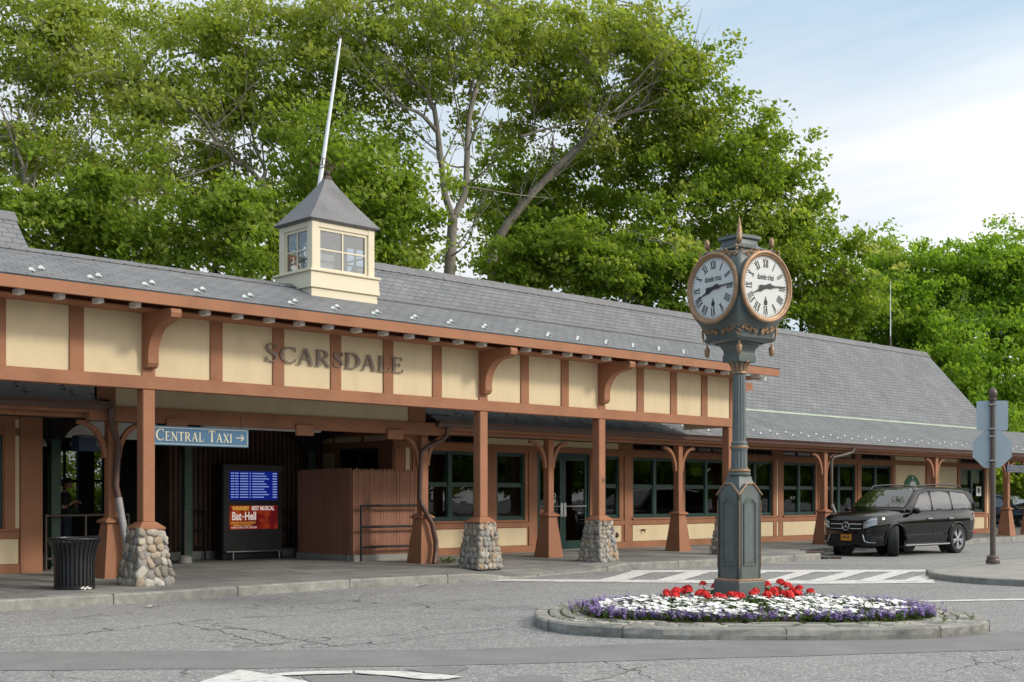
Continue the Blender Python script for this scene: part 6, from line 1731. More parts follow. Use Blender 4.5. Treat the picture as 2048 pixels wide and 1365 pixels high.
def head(parent, c, yaw, pitch, hair_mat, hair_long=False, s=1.0):
    """head with brow, nose, lips, chin, eyes and ears; local -y is the face"""
    M = Matrix.Translation(c) @ Matrix.Rotation(yaw,4,'Z') @ Matrix.Rotation(pitch,4,'X') @ Matrix.Scale(s,4)
    mb = MB(); nu, nv = 28, 22; rs = []
    for j in range(nv+1):
        t = -PI/2 + PI*j/nv; zz = math.sin(t); k = max(math.cos(t),.002); ring = []
        for i in range(nu):
            a = 2*PI*i/nu; x, y = k*math.sin(a), -k*math.cos(a)
            px, py, pz = x*.076, y*.098, zz*.118
            if zz < 0: px *= 1 + .34*zz; py *= 1 + .10*zz if y < 0 else 1 + .35*zz
            fr = max(0,-y)**6
            if y < 0:
                nose = math.exp(-(x/.20)**2)*math.exp(-((zz+.14)/.19)**2); py -= .024*nose
                brow = math.exp(-((zz-.16)/.10)**2); py -= .006*brow*fr
                eye = math.exp(-((abs(x)-.42)/.17)**2)*math.exp(-((zz-.02)/.10)**2); py += .010*eye
                mouth = math.exp(-(x/.32)**2)*math.exp(-((zz+.52)/.08)**2); py -= .007*mouth
                chin = math.exp(-(x/.35)**2)*math.exp(-((zz+.86)/.14)**2); py -= .012*chin
            ring.append((px,py,pz))
        rs.append(ring)
    mb.rings(rs, True, True, 0, M)
    for sg in (-1,1): mb.sph((sg*.078,.008,-.012),(.012,.022,.034),10,8,0,M)
    h = P('head', mb, M_['skin'], parent, True, world=False)
    e = MB()
    for sg in (-1,1): e.sph((sg*.031,-.084,.004),(.013,.010,.008),10,7,0,M)
    P('eyes', e, M_['ink'], h, True, world=False)
    hm = MB(); rs = []
    for j in range(13):
        t = PI/2*j/12; zz = math.sin(t); k = max(math.cos(t),.002)
        rs.append([(k*math.sin(a)*.087, -k*math.cos(a)*.108 + .012, .012 + zz*.122 + (.045*max(0,math.cos(a))*k if not hair_long else .03*max(0,math.cos(a))*k)) for a in [2*PI*i/nu for i in range(nu)]])
    lo = []
    for i in range(nu):
        a = 2*PI*i/nu; f = max(0,math.cos(a)); drop = (.10 if not hair_long else .24)*(1-f)**1.5*(1 if abs(math.sin(a)) < .9 or not hair_long else 1)
        lo.append((math.sin(a)*.082, -math.cos(a)*.098+.014+ (.01 if hair_long else 0), .012+.05*f-drop))
    hm.rings([lo]+rs, False, True, 0, M); P('hair', hm, hair_mat, h, True, world=False)
    return h
def person(label, loc, yaw, pose, mats, matof, hair_mat, hair_long=False):
    """pose: joints dict in local metres (x right of the person's own view: local -y is forward)"""
    t = T('person', label, 'person', loc, yaw)
    J, Bn, hd, hands = pose
    for a in hands: hand_chain(J, Bn, *a)
    skin_body('body', J, Bn, t, mats, matof)
    head(t, *hd, hair_mat, hair_long)
    return t
def base_joints():
    J = {'pelvis':(0,0,.95,(.145,.105)),'waist':(0,.0,1.10,(.130,.095)),'chest':(0,.01,1.30,(.160,.110)),'neckb':(0,.02,1.45,(.085,.07)),'neck':(0,.01,1.53,.052),
         'hipL':(.095,0,.90,.095),'kneeL':(.105,-.01,.50,.060),'ankL':(.105,.02,.09,.042),'toeL':(.12,-.15,.035,.036),
         'hipR':(-.095,0,.90,.095),'kneeR':(-.105,-.01,.50,.060),'ankR':(-.105,.02,.09,.042),'toeR':(-.12,-.15,.035,.036),
         'shL':(.185,.02,1.40,.062),'shR':(-.185,.02,1.40,.062)}
    Bn = [('pelvis','waist'),('waist','chest'),('chest','neckb'),('neckb','neck'),('pelvis','hipL'),('hipL','kneeL'),('kneeL','ankL'),('ankL','toeL'),('pelvis','hipR'),('hipR','kneeR'),('kneeR','ankR'),('ankR','toeR'),('chest','shL'),('chest','shR')]
    return J, Bn
# man reading his phone in the passage, facing right
J, Bn = base_joints()
J.update({'elL':(.235,-.01,1.12,.042),'wrL':(.10,-.20,1.25,.028),'elR':(-.235,-.01,1.12,.042),'wrR':(-.08,-.20,1.26,.028)}); Bn += [('shL','elL'),('elL','wrL'),('shR','elR'),('elR','wrR')]
def mo_man(c):
    if c.z < .10: return 2
    if c.z < .97 and c.y > -.14: return 2
    if abs(c.x) < .30 and c.z > 1.19 and c.z < 1.47 and c.y > -.12: return 1
    if abs(c.x) < .20 and c.z >= .9 and c.z <= 1.47 and c.y > -.13: return 1
    return 0
man = person('man in a dark t-shirt standing in the passage looking down at his phone', (11.65,26.0,.2), math.atan2(RY,RX)+PI/2, (J,Bn,((0,-.025,1.655),0,math.radians(24)),[('wrL','l',(-.45,-.75,.25),(.3,-.2,.9),.9),('wrR','r',(.35,-.75,.25),(-.3,-.2,.9),.9)]), [M_['skin'],M_['cloth_dark'],M_['cloth_denim']], mo_man, M_['hair'])
mb = MB(); mb.cbox(-.037,.037,-.008,.0,-.075,.075,.004,0,Matrix.Translation((.0,-.375,1.235)) @ Matrix.Rotation(math.radians(-50),4,'X'))
ph = solo('mobile_phone', MB().cbox(-.037,.037,-.004,.004,-.075,.075,.003), M_['plastic'], 'mobile phone held up by the man in the passage', 'phone', None, False, (0,0,0))
Mw = Matrix.Translation(man.location) @ Matrix.Rotation(man.rotation_euler.z,4,'Z') @ Matrix.Translation((.0,-.29,1.31)) @ Matrix.Rotation(math.radians(-45),4,'X')
ph.location = Mw.to_translation(); ph.rotation_euler = Mw.to_euler()
# woman walking past just inside the doors
J, Bn = base_joints()
J.update({'kneeL':(.10,-.20,.52,.062),'ankL':(.10,-.26,.11,.042),'toeL':(.11,-.42,.06,.034),'kneeR':(-.10,.06,.50,.062),'ankR':(-.10,.30,.20,.042),'toeR':(-.11,.20,.06,.034),
          'elL':(.23,.10,1.14,.040),'wrL':(.22,.02,.92,.028),'elR':(-.23,-.04,1.13,.040),'wrR':(-.20,-.20,1.00,.028)}); Bn += [('shL','elL'),('elL','wrL'),('shR','elR'),('elR','wrR')]
def mo_w(c):
    if c.z < .12: return 3
    if .66 < c.z < 1.02 and abs(c.x) < .19: return 2
    if 1.0 <= c.z < 1.47 and abs(c.x) < .205: return 1
    return 0
person('woman in a pale blue top and dark shorts seen through the left glass door', (22.72,23.05,.2), math.radians(-62), (J,Bn,((0,-.02,1.655),math.radians(-10),math.radians(6)),[('wrL','l',(0,-.2,-1),(1,0,0),.5),('wrR','r',(.1,-.7,-.6),(-1,0,0),.6)]), [M_['skin'],M_['cloth_blue'],M_['cloth_denim'],M_['paper']], mo_w, M_['hair_b'], True)
# seated customer at the first window
J, Bn = base_joints()
for k_ in list(J): x, y, zz, r = J[k_]; J[k_] = (x, y, zz-.42, r)
J.update({'kneeL':(.12,-.43,.50,.068),'ankL':(.12,-.40,.09,.042),'toeL':(.12,-.56,.035,.034),'kneeR':(-.12,-.43,.50,.068),'ankR':(-.12,-.40,.09,.042),'toeR':(-.12,-.56,.035,.034),
          'elL':(.22,-.18,.78,.042),'wrL':(.06,-.14,1.02,.028),'elR':(-.22,-.16,.76,.042),'wrR':(-.08,-.36,.78,.028)}); Bn += [('shL','elL'),('elL','wrL'),('shR','elR'),('elR','wrR')]
def mo_s(c):
    if c.z < .62: return 1
    if c.z < 1.05 and abs(c.x) < .20 and c.y > -.13: return 1
    return 0
person('brown haired seated customer behind the first window, hand at the chin', (18.95,22.95,.2), math.radians(70), (J,Bn,((0,-.05,1.225),0,math.radians(12)),[('wrL','l',(-.3,.1,.9),(.4,-.8,.1),.9),('wrR','r',(.2,-.9,.0),(0,0,1),.5)]), [M_['skin'],M_['cloth_dark']], mo_s, M_['hair_b'], True)
t = T('chair', 'dark wooden chair of the seated customer behind the first window', 'chair', (18.95,22.95,.2), math.radians(70))
mb = MB(); mb.cbox(-.21,.21,-.22,.2,.40,.435,.01); P('seat', mb, M_['brown_dark'], t, world=False)
for x in (-.19,.19):
    mb = MB(); mb.box(x-.018,x+.018,-.2,-.165,-.01,.40); P('leg', mb, M_['brown_dark'], t, world=False)
    mb = MB(); mb.box(x-.018,x+.018,.165,.2,-.01,.85); P('leg', mb, M_['brown_dark'], t, world=False)
mb = MB(); mb.box(-.172,.172,.17,.195,.62,.84); P('backrest', mb, M_['brown_dark'], t, world=False)
t = T('cafe_table', 'small dark cafe table with white paper behind the first window', 'table', (19.75,22.95,.2))
mb = MB(); mb.cbox(19.4,20.1,22.62,23.25,.93,.96,.01); P('tabletop', mb, M_['brown_dark'], t)
mb = MB(); mb.tube([(19.75,22.95,.2),(19.75,22.95,.93)],.035,10); mb.lathe([(.24,.2),(.22,.23),(.04,.26)],20,(19.75,22.95,0)); P('pedestal', mb, M_['plastic'], t, smooth=40)
mb = MB()
for i in range(3): mb.add([(19.45+.05*i,22.68+.03*i,.965+.004*i),(19.75+.04*i,22.66,.975+.02*i),(19.80,22.86,1.01+.01*i),(19.50,22.90,.97)],[(0,1,2,3)])
solo('paper_sheet', mb, M_['paper'], 'crumpled white paper on the cafe table behind the first window', 'paper')
# ================================================================ trees
NR = np.random.default_rng(11)
def leaf_mesh(name, centres, size, tint, mat, parent, aspect=.62, droop=.25):
    """many small folded leaves; centres (n,3) in world metres"""
    n = len(centres); sh = np.array(root_loc(parent)); c = np.asarray(centres) - sh
    nm = NR.normal(size=(n,3)); nm[:,2] = np.abs(nm[:,2])*.8 + .20; nm[:,1] -= .60; nm[:,0] += .25; nm /= np.linalg.norm(nm,axis=1)[:,None]
    r = NR.normal(size=(n,3)); a = np.cross(nm, r); a /= np.linalg.norm(a,axis=1)[:,None]; b = np.cross(nm, a)
    s = size*NR.uniform(.6,1.25,(n,1))
    v = np.empty((n,5,3))
    v[:,0] = c - a*s*.5; v[:,1] = c + b*s*aspect*.5 - nm*s*.10; v[:,2] = c + a*s*.55 - nm*s*droop*.5; v[:,3] = c - b*s*aspect*.5 - nm*s*.10; v[:,4] = c + nm*s*.05
    me = bpy.data.meshes.new(name)
    me.vertices.add(n*5); me.vertices.foreach_set('co', v.reshape(-1).astype(np.float32))
    base = (np.arange(n)*5)[:,None]
    li = np.concatenate([base+np.array([[0,1,2,4]]), base+np.array([[0,4,2,3]])], axis=1).reshape(-1)
    me.loops.add(n*8); me.loops.foreach_set('vertex_index', li.astype(np.int32))
    me.polygons.add(n*2); me.polygons.foreach_set('loop_start', (np.arange(n*2)*4).astype(np.int32)); 
    at_ = me.attributes.new('tint','FLOAT','FACE'); at_.data.foreach_set('value', np.repeat(np.clip(tint,0,1),2).astype(np.float32))
    me.materials.append(mat); me.update(calc_edges=True); me.validate()
    o = bpy.data.objects.new(name, me); COL.objects.link(o); o.parent = parent
    return o
def bez(pts, n=5):
    """smooth a pixel polyline (Catmull-Rom)"""
    P_ = [Vector(p) for p in pts]; out = []
    for i in range(len(P_)-1):
        p0 = P_[max(i-1,0)]; p1 = P_[i]; p2 = P_[i+1]; p3 = P_[min(i+2,len(P_)-1)]
        for k in range(n):
            t = k/n; out.append(.5*((2*p1)+(p2-p0)*t+(2*p0-5*p1+4*p2-p3)*t*t+(3*p1-p0-3*p2+p3)*t**3))
    out.append(P_[-1]); return out
LP = M_['leaf_plane']
def tree(name, label, d, base_u, limbs, lobes, leafmat, lsize, group, clump=.75, per=46, dens=1.0, twigs=True, push=0.0):
    """limbs: (pixel path, start radius, end radius[, depth offset]); lobes: (u, v, ru, rv, depth offset, depth radius, clumps)"""
    bx = at(base_u, HY, d); t = T(name, label, 'tree', (bx.x, bx.y, 0), 0, group)
    mb = MB(); nodes = []
    for lm in limbs:
        path, ra, rb = lm[0], lm[1], lm[2]; d0 = lm[3] if len(lm) > 3 else 0.0; d1 = lm[4] if len(lm) > 4 else d0
        k = len(path); pts = [at(u, v, d + d0 + (d1-d0)*i/(k-1)) for i, (u, v) in enumerate(path)]
        pts = bez(pts); m_ = len(pts); rb = rb*.30 if rb < .085 else rb*.9; rr = [.72*(ra+(rb-ra)*(i/(m_-1))**.7) for i in range(m_)]
        mb.tube([tuple(p) for p in pts], rr, 9); nodes += pts[2:]
        for q_ in range(m_ // 4 if leafmat is LP else 0):          # side branches that fork again into fine twigs
            j = int(NR.integers(3, m_)); p_ = pts[j]; ax = (pts[j]-pts[j-1]).normalized(); L = float(NR.uniform(1.2,3.6))
            dr_ = (ax*.7 + Vector(tuple(NR.normal(size=3)))*.55 + Vector((0,0,.35))).normalized(); side = Vector(tuple(NR.normal(size=3)))*.16*L
            br = bez([p_, p_+dr_*L*.5+side*.6, p_+dr_*L+side*.2+Vector((0,0,.12*L))], 4); r0 = min(rr[j]*.55, .038)
            mb.tube([tuple(x) for x in br], [r0*(1-.8*i/(len(br)-1)) for i in range(len(br))], 5); nodes += br[3::3]
            for k2 in range(3):
                b_ = br[int(NR.integers(2,len(br)))]; d2 = (dr_*.5 + Vector(tuple(NR.normal(size=3)))*.6 + Vector((0,0,.2))).normalized(); L2 = L*float(NR.uniform(.3,.6))
                mb.tube([tuple(b_), tuple(b_+d2*L2*.5+Vector((0,0,.05))), tuple(b_+d2*L2)], [.013,.010,.005], 4)
    # trunk down to the ground
    if limbs:
        p = at(*limbs[0][0][0], d); mb.tube([(bx.x,bx.y,-.3),(bx.x*.5+p.x*.5,bx.y*.5+p.y*.5,p.z*.5),tuple(p)],[limbs[0][1]*1.2,limbs[0][1]*.86,limbs[0][1]*.72],10)
    nodes = nodes or [Vector((bx.x,bx.y,6))]
    cs = []; tn = []
    NA = np.array([tuple(q) for q in nodes])
    F3, R3, U3 = Vector((FX,FY,0)), Vector((RX,RY,0)), Vector((0,0,1))
    pxm = d/FPX
    for (u, v, ru, rv, dd, dr, nc) in lobes:
        c0 = at(u, v, d+dd+push)
        tot = max(4, int(nc*dens)); ns = max(3, int(tot/7))
        for q_ in range(ns):
            w = NR.normal(size=3); w /= np.linalg.norm(w); rad = NR.uniform(.12,1.0)**.45
            sc_ = c0 + R3*float(w[0]*rad*ru*pxm) + U3*float(w[2]*rad*rv*pxm) + F3*float(w[1]*rad*dr)
            if sc_.z < .8: continue
            sa = np.array(tuple(sc_)); spread = clump*NR.uniform(1.3,2.3); base_t = NR.normal(.50,.11)
            if twigs and (leafmat is LP or NR.random() < .45):
                dist = ((NA-sa)**2).sum(1) + NR.random(len(NA))*1.5; q = nodes[int(np.argmin(dist))]; L = (sc_-q).length
                if .6 < L < (4.2 if leafmat is LP else 2.6):
                    mid = q.lerp(sc_,.5) + Vector((float(NR.normal()*.09*L),float(NR.normal()*.09*L),float(.05*L+NR.normal()*.05*L)))
                    mb.tube([tuple(p_) for p_ in bez([q,mid,sc_],3)], [min(.045,.010+.008*L)]*4+[.018,.012,.007], 5)
            for i in range(7):
                cc = sa + NR.normal(size=3)*spread*np.array([.60,.60,.30])
                k = max(5,int(per*NR.uniform(.5,1.4))); sg = clump*NR.uniform(.5,1.0)
                off = NR.normal(size=(k,3))*sg*np.array([.60,.60,.34]); cs.append(cc + off); tn.append(np.clip(base_t + NR.normal(0,.07) + NR.normal(size=k)*.16 + off[:,2]/sg*.10, 0, 1))
    P('trunk', mb, M_['bark'], t, smooth=True, fix=False)
    if cs: leaf_mesh('crown', np.concatenate(cs), lsize, np.concatenate(tn), leafmat, t)
    return t
GP, GB = 'plane trees behind the station', 'leafy trees behind the station'
LP, LM, LL = M_['leaf_plane'], M_['leaf_maple'], M_['leaf_locust']
# the big forked plane tree in the middle
tree('plane_tree', 'tall forked plane tree with a pale trunk rising behind the roof right of the cupola', 44, 898,
  [([(898,560),(902,500),(906,432)],.30,.26),([(906,436),(890,390),(883,330),(876,270),(868,215)],.19,.13,0,-.5),([(868,220),(850,180),(822,160),(800,110),(786,60),(790,0)],.11,.04,-.5,-1.5),
   ([(872,262),(840,228),(800,212),(770,190),(730,152),(696,138)],.12,.05,-.5,-2.5),([(908,434),(930,385),(934,320),(938,240),(952,175)],.19,.14,0,.8),([(950,182),(975,120),(992,70),(1010,20),(1030,-30)],.12,.05,.8,1.5),
   ([(938,190),(960,110),(965,60),(990,10)],.09,.04,.8,0),([(935,365),(965,350),(985,330)],.08,.05,.5,2),([(868,215),(885,180),(920,150),(960,110)],.07,.03,-.5,-2),([(935,330),(900,120),(930,95),(955,60)],.05,.02,.5,-2)],
  [(830,90,150,120,-1,3.0,130),(960,60,160,110,0,3.0,150),(760,180,110,90,-2,2.5,70),(900,180,120,80,-1,2.2,45),(700,60,110,100,-1,2.5,70),(1060,90,110,110,1,2.5,60)], LP, .205, GP, .60, 48, .86, True, 1.4)
tree('plane_tree', 'leaning plane tree whose trunk slants up to the right behind the long roof', 47, 985,
  [([(985,500),(1008,460),(1050,405),(1105,345),(1150,300),(1190,262)],.27,.17),([(1190,262),(1230,240),(1270,225),(1330,220),(1390,240)],.13,.05,0,1.5),([(1150,300),(1180,260),(1215,205),(1265,170)],.12,.05,0,-1.5),
   ([(1040,275),(1080,262),(1130,250),(1180,240),(1225,225)],.09,.07,-1,-.5),([(1110,335),(1106,290),(1104,262)],.08,.05),([(1020,445),(1000,425),(985,415)],.04,.02),([(1265,170),(1320,110),(1380,60)],.06,.03,-1.5,-2),([(1225,225),(1300,170),(1370,150)],.06,.03,-.5,1)],
  [(1190,150,170,110,0,3.2,190),(1285,115,105,72,0,3.0,110),(1100,210,120,80,-1,2.6,80),(1330,230,110,90,1,2.8,100),(1240,300,130,70,1,2.6,55),(1160,60,140,60,1,2.5,70),(1365,170,50,80,0,2.4,60)], LP, .205, GP, .60, 48, .86, True, 1.4)
tree('plane_tree', 'spreading plane tree with crooked limbs behind and left of the cupola', 43, 560,
  [([(562,470),(550,440),(534,400),(522,360)],.25,.2),([(522,366),(500,340),(468,322),(446,296),(410,282),(360,280),(330,300)],.15,.04,0,-2.5),([(446,300),(400,235),(350,205),(300,182)],.10,.04,-1,-2),([(524,362),(530,340),(512,300),(505,270),(490,215),(470,180)],.13,.05,0,1),
   ([(545,438),(500,424),(455,412),(425,390),(395,365),(360,360)],.11,.04,0,-2),([(455,325),(400,345),(350,360),(300,392)],.08,.03,-.5,-3),([(505,268),(540,200),(590,150),(640,130)],.08,.03,1,2),([(490,215),(470,130),(500,50)],.08,.03,1,0)],
  [(360,130,170,130,-1,3.2,170),(520,110,150,120,0,3.2,150),(600,230,120,110,1,3.0,110),(400,260,160,80,-1,3.0,105),(470,390,130,60,0,2.6,80),(620,60,110,90,1,3,80),(300,330,110,80,-2,2.5,60),(640,370,90,80,2,2.5,70)], LP, .205, GP, .60, 48, .86, True, 1.4)
tree('plane_tree', 'slender plane tree at the left picture edge with its bare trunk above the left roof', 40, 72,
  [([(78,500),(70,455),(60,420),(50,380)],.22,.15),([(52,385),(45,330),(24,280),(8,230),(-10,180)],.10,.05,0,-1),([(25,370),(30,300),(38,200),(36,100),(44,30)],.08,.04),([(60,420),(90,380),(130,330),(180,290)],.08,.03,0,1),([(50,370),(100,310),(150,270),(200,200)],.07,.03,0,2)],
  [(60,110,120,120,0,3,150),(-40,200,80,120,0,2.6,60),(110,260,110,90,0,2.6,85),(40,330,90,60,0,2.4,45),(160,110,70,80,1,2.2,42),(40,-20,120,60,0,2.4,60)], LP, .205, GP, .60, 48, .86, True, 1.4)
tree('plane_tree', 'pale thin plane tree rising between the left edge and the cupola', 52, 275,
  [([(275,520),(272,430),(270,330),(274,250),(280,160)],.22,.10),([(272,330),(240,280),(200,250)],.08,.03),([(272,400),(330,370),(360,340)],.07,.03)],
  [(240,70,150,110,0,3,125),(220,240,120,90,0,3,70),(300,400,140,80,0,3,90),(170,390,120,80,0,3,80),(430,20,140,60,1,2.6,70)], LP, .205, GP, .60, 48, .86, True, 1.4)
# dense dark green trees under and behind the planes
tree('maple_tree', 'dense dark green maple behind the slanting plane trunk', 53, 1090, [([(1090,560),(1095,480),(1110,400)],.25,.12),([(1095,470),(1140,420),(1180,380)],.1,.04),([(1095,470),(1050,420),(1030,370)],.1,.04)],
  [(1080,430,150,90,0,3.2,190),(1180,380,130,110,0,3.2,170),(1020,340,110,90,1,3,110),(1150,510,150,70,-2,2.8,130),(1000,480,90,70,-2,2.6,80)], LM, .22, GB, .62, 56, .75)
tree('maple_tree', 'bright green maple crown behind the clock head', 50, 1420, [([(1420,640),(1425,520),(1430,400),(1440,300)],.28,.10),([(1425,480),(1500,420),(1560,370)],.1,.04),([(1425,420),(1480,330),(1520,250)],.1,.04),([(1428,420),(1370,350),(1330,300)],.1,.04)],
  [(1390,195,82,105,0,3.5,150),(1480,325,72,90,0,3.2,120),(1360,330,120,110,0,3.2,160),(1550,435,70,78,0,3.0,120),(1430,440,130,90,0,3.2,170),(1600,435,34,55,0,1.8,36),(1310,85,70,50,1,2.6,50),(1500,265,22,40,0,1.4,20),(1560,355,28,36,0,1.4,20)], LM, .215, GB, .60, 52, .8)
tree('maple_tree', 'mid green maple between the clock and the antenna', 55, 1590, [([(1600,720),(1602,620),(1590,520)],.2,.08),([(1600,600),(1650,560),(1690,530)],.08,.03)],
  [(1590,540,90,80,0,2.8,130),(1680,590,90,80,0,2.8,130),(1640,500,55,45,0,2.2,48),(1520,560,90,80,0,2.6,110),(1700,510,40,34,0,1.6,24),(1620,640,120,45,-1,2.2,80)], LM, .22, GB, .55, 46)
tree('maple_tree', 'low leafy maple just behind the long roof between cupola and clock', 45, 1250, [([(1250,600),(1260,540),(1280,470)],.15,.06)],
  [(1150,565,150,45,1,2.0,80),(1330,615,110,45,1,2.0,70),(1040,545,80,36,1,2.0,50),(1440,650,80,45,2,2.0,55),(1560,690,80,40,9,2.0,50),(1250,540,130,60,0,2.0,110),(1370,560,90,70,0,2.0,90),(1120,500,90,55,0,1.8,70),(1060,520,70,50,0,1.8,55),(1330,460,90,60,1,2.0,70)], LM, .22, GB, .46, 46)
tree('maple_tree', 'shaded maple filling the gap left of the cupola above the canopy roof', 39, 430, [([(430,560),(432,500),(440,440)],.2,.08)],
  [(430,455,120,90,0,2.6,110),(300,480,90,50,0,2.4,60),(540,480,90,90,0,2.4,100),(190,450,80,70,0,2.4,60),(250,520,120,34,0,2,60),(110,500,90,30,0,2,36),(500,560,90,40,-1,2,50)], LM, .215, GB, .55, 46, .8)
tree('maple_tree', 'leafy maple directly behind the cupola', 40, 690, [([(690,560),(690,480),(680,400)],.2,.08),([(690,470),(740,420),(790,390)],.08,.03)],
  [(700,430,120,100,0,2.6,150),(785,430,62,75,0,2.4,85),(775,520,68,42,0,2.2,60),(740,330,72,75,1,2.4,75),(650,300,90,80,1,2.4,70)], LM, .215, GB, .55, 50, .95)
tree('maple_tree', 'maple low at the left edge behind the left roof', 38, 110, [([(110,540),(112,470),(120,400)],.2,.08)],
  [(120,440,110,60,0,2.2,90),(200,400,90,50,0,2.2,60),(20,420,70,60,0,2.2,50)], LM, .215, GB, .55, 44, .8)
# far right: airy locust trees with clear sky above
for lb, d, bu, lobes in (
  ('airy yellow-green locust tree behind the antenna', 60, 1780, [(1790,590,80,80,0,3.2,150),(1850,560,70,60,0,3,110),(1740,640,90,60,0,3,110),(1880,650,90,80,0,3,150),(1790,690,110,50,-1,3,110),(1770,520,45,30,0,2,32),(1840,522,40,24,0,2,26)]),
  ('tall locust tree at the right picture edge', 60, 2085, [(2010,560,80,70,0,3.4,140),(2060,500,50,70,0,3,70),(1960,560,60,60,0,3,100),(2000,680,90,80,0,3.2,160),(1950,500,34,22,0,1.6,24),(2050,620,60,90,0,3,90),(2000,520,30,24,0,1.6,20)]),
  ('lower locust tree beyond the right end of the roof', 58, 1920, [(1920,730,80,70,-1,3,130),(1980,780,80,70,-1,3,130),(1880,690,80,50,0,2.6,80),(2040,780,70,90,-1,3,110),(1960,840,80,50,-2,2.6,90)])):
    tree('locust_tree', lb, d, bu, [([(bu,900),(bu+6,760),(bu-4,640),(bu+10,580)],.22,.06),([(bu+4,740),(bu+50,680),(bu+80,620)],.09,.03),([(bu+4,760),(bu-50,690),(bu-70,640)],.09,.03)], lobes, LL, .22, 'locust trees right of the station', .58, 50)
tree('maple_tree', 'shady maple behind the covered walk at the right edge', 66, 2100, [([(2100,960),(2080,860),(2050,760)],.2,.08)],
  [(2030,880,70,90,0,3,130),(2100,820,70,140,0,3,90),(1990,960,60,60,0,2.6,70),(2060,980,70,60,0,2.6,80)], LM, .26, GB, .6, 48)
# shrubs on the far side of the tracks, seen through the passage
for lb, u, d in (('green shrub seen through the left bays of the platform shelter', 130, 38), ('green shrub seen through the middle bays of the platform shelter', 250, 38), ('green shrub beyond the platform right of the hanging sign', 360, 39)):
    bx = at(u, HY, d); 
    tree('shrub', lb, d, u, [([(u,1060),(u+4,1010),(u-3,960)],.07,.03)], [(u,960,75,90,0,1.6,80),(u+20,1040,80,50,0,1.4,40)], LM, .16, 'shrubs beyond the platform', .40, 46)

# dense woods across the street, behind the viewpoint
WC = []; 
for k in range(46):
    f = k/45; x = -70 + 260*f; y = -52 - 10*math.sin(f*7) + 30*max(0,f-.55)
    n_ = 420; hgt = 7.5 + 3.5*math.sin(k*2.3); c = np.empty((n_,3))
    c[:,0] = x + NR.normal(size=n_)*3.0; c[:,1] = y + NR.normal(size=n_)*2.6; c[:,2] = NR.uniform(.2,1,n_)**.7*hgt
    WC.append(c)
WC = np.concatenate(WC); wo = leaf_mesh('woods', WC, 1.5, NR.uniform(0,.6,len(WC)), LM, None); tag(wo, 'far-off belt of green woods across the street', None, None, 'stuff')
# ================================================================ sky, sun, camera
SUN_AZ, SUN_EL = math.radians(-62), math.radians(29)
w = bpy.data.worlds.new('World'); sc.world = w; w.use_nodes = True
nt = w.node_tree; nt.nodes.clear(); out = nt.nodes.new('ShaderNodeOutputWorld'); bg = nt.nodes.new('ShaderNodeBackground')
sky = nt.nodes.new('ShaderNodeTexSky'); sky.sky_type = 'NISHITA'; sky.sun_disc = False; sky.sun_elevation = SUN_EL
sky.sun_rotation = PI/2 - SUN_AZ; sky.air_density = 1.0; sky.dust_density = 1.2; sky.ozone_density = 1.0
tc = nt.nodes.new('ShaderNodeTexCoord')
# thin streaky cloud over most of the sky, projected on a flat layer high above
sep = nt.nodes.new('ShaderNodeSeparateXYZ'); nt.links.new(tc.outputs['Generated'], sep.inputs[0])
mx = nt.nodes.new('ShaderNodeMath'); mx.operation = 'MAXIMUM'; mx.inputs[1].default_value = .06; nt.links.new(sep.outputs['Z'], mx.inputs[0])
dv = nt.nodes.new('ShaderNodeVectorMath'); dv.operation = 'DIVIDE'; cb = nt.nodes.new('ShaderNodeCombineXYZ')
for k in range(3): nt.links.new(mx.outputs[0], cb.inputs[k])
nt.links.new(tc.outputs['Generated'], dv.inputs[0]); nt.links.new(cb.outputs[0], dv.inputs[1])
mp = nt.nodes.new('ShaderNodeMapping'); mp.inputs['Scale'].default_value = (.55,.24,1); mp.inputs['Rotation'].default_value = (0,0,math.radians(-38)); mp.inputs['Location'].default_value = (-3.17,-6.28,0)
nt.links.new(dv.outputs[0], mp.inputs['Vector'])
nz = nt.nodes.new('ShaderNodeTexNoise'); nz.inputs['Scale'].default_value = 1.1; nz.inputs['Detail'].default_value = 7; nz.inputs['Roughness'].default_value = .52
nt.links.new(mp.outputs[0], nz.inputs['Vector'])
mask = ramp(nt, nz.outputs['Fac'], [(.30,.12),(.54,1.0)])
# the cloud thins out to clear blue on the far left
mr = nt.nodes.new('ShaderNodeMapRange'); mr.inputs['From Min'].default_value = -.75; mr.inputs['From Max'].default_value = -.05; mr.interpolation_type = 'SMOOTHSTEP'
nt.links.new(sep.outputs['X'], mr.inputs['Value'])
mm_ = nt.nodes.new('ShaderNodeMath'); mm_.operation = 'MULTIPLY'; nt.links.new(mask, mm_.inputs[0]); nt.links.new(mr.outputs[0], mm_.inputs[1]); mask = mm_.outputs[0]
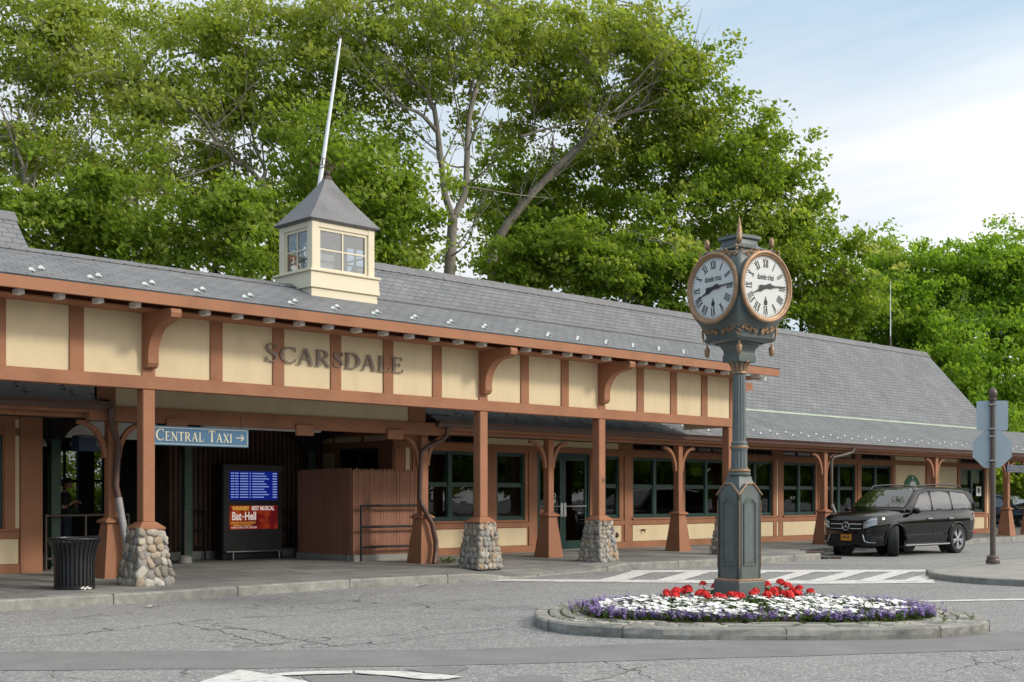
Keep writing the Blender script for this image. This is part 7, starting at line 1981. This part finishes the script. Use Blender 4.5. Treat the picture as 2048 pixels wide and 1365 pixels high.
# haze glows brighter on the sunny side of the sky
dt = nt.nodes.new('ShaderNodeVectorMath'); dt.operation = 'DOT_PRODUCT'; dt.inputs[1].default_value = (math.cos(SUN_AZ)*.9, math.sin(SUN_AZ)*.9, .43)
nt.links.new(tc.outputs['Generated'], dt.inputs[0])
gm = nt.nodes.new('ShaderNodeMapRange'); gm.interpolation_type = 'SMOOTHSTEP'; gm.inputs['From Min'].default_value = -.15; gm.inputs['From Max'].default_value = 1.0
nt.links.new(dt.outputs['Value'], gm.inputs['Value'])
cloud = mixc(nt, (8.0,8.2,8.5), (19.0,18.4,17.4), gm.outputs[0])
veil = mixc(nt, sky.outputs[0], (5.0,7.0,8.8), .75)   # thin high haze over the blue
col = mixc(nt, veil, cloud, mask)
nt.links.new(col, bg.inputs[0]); bg.inputs[1].default_value = .10
nt.links.new(bg.outputs[0], out.inputs['Surface'])
sd = bpy.data.lights.new('sun','SUN'); sd.energy = 1.75; sd.angle = math.radians(9); sd.color = (1,.93,.82)
so = bpy.data.objects.new('sun', sd); COL.objects.link(so); so.location = (30,-40,40)
dirv = Vector((math.cos(SUN_EL)*math.cos(SUN_AZ), math.cos(SUN_EL)*math.sin(SUN_AZ), math.sin(SUN_EL)))
so.rotation_euler = dirv.to_track_quat('Z','Y').to_euler()
cd = bpy.data.cameras.new('camera'); co = bpy.data.objects.new('camera', cd); COL.objects.link(co)
cd.sensor_width = 36; cd.sensor_fit = 'HORIZONTAL'; cd.lens = FPX/2048*36; cd.shift_y = (HY-682.5)/2048; cd.clip_start = .1; cd.clip_end = 2000
co.location = (0,0,CH); co.rotation_euler = (PI/2, 0, CA - PI/2)
sc.camera = co
sc.view_settings.view_transform = 'Standard'; sc.view_settings.look = 'None'; sc.view_settings.exposure = 0.16; sc.view_settings.gamma = 1
sc.render.engine = 'CYCLES'; sc.cycles.use_denoising = True; sc.cycles.max_bounces = 8; sc.cycles.transparent_max_bounces = 12
sc.cycles.caustics_reflective = False; sc.cycles.caustics_refractive = False; sc.cycles.sample_clamp_indirect = 6
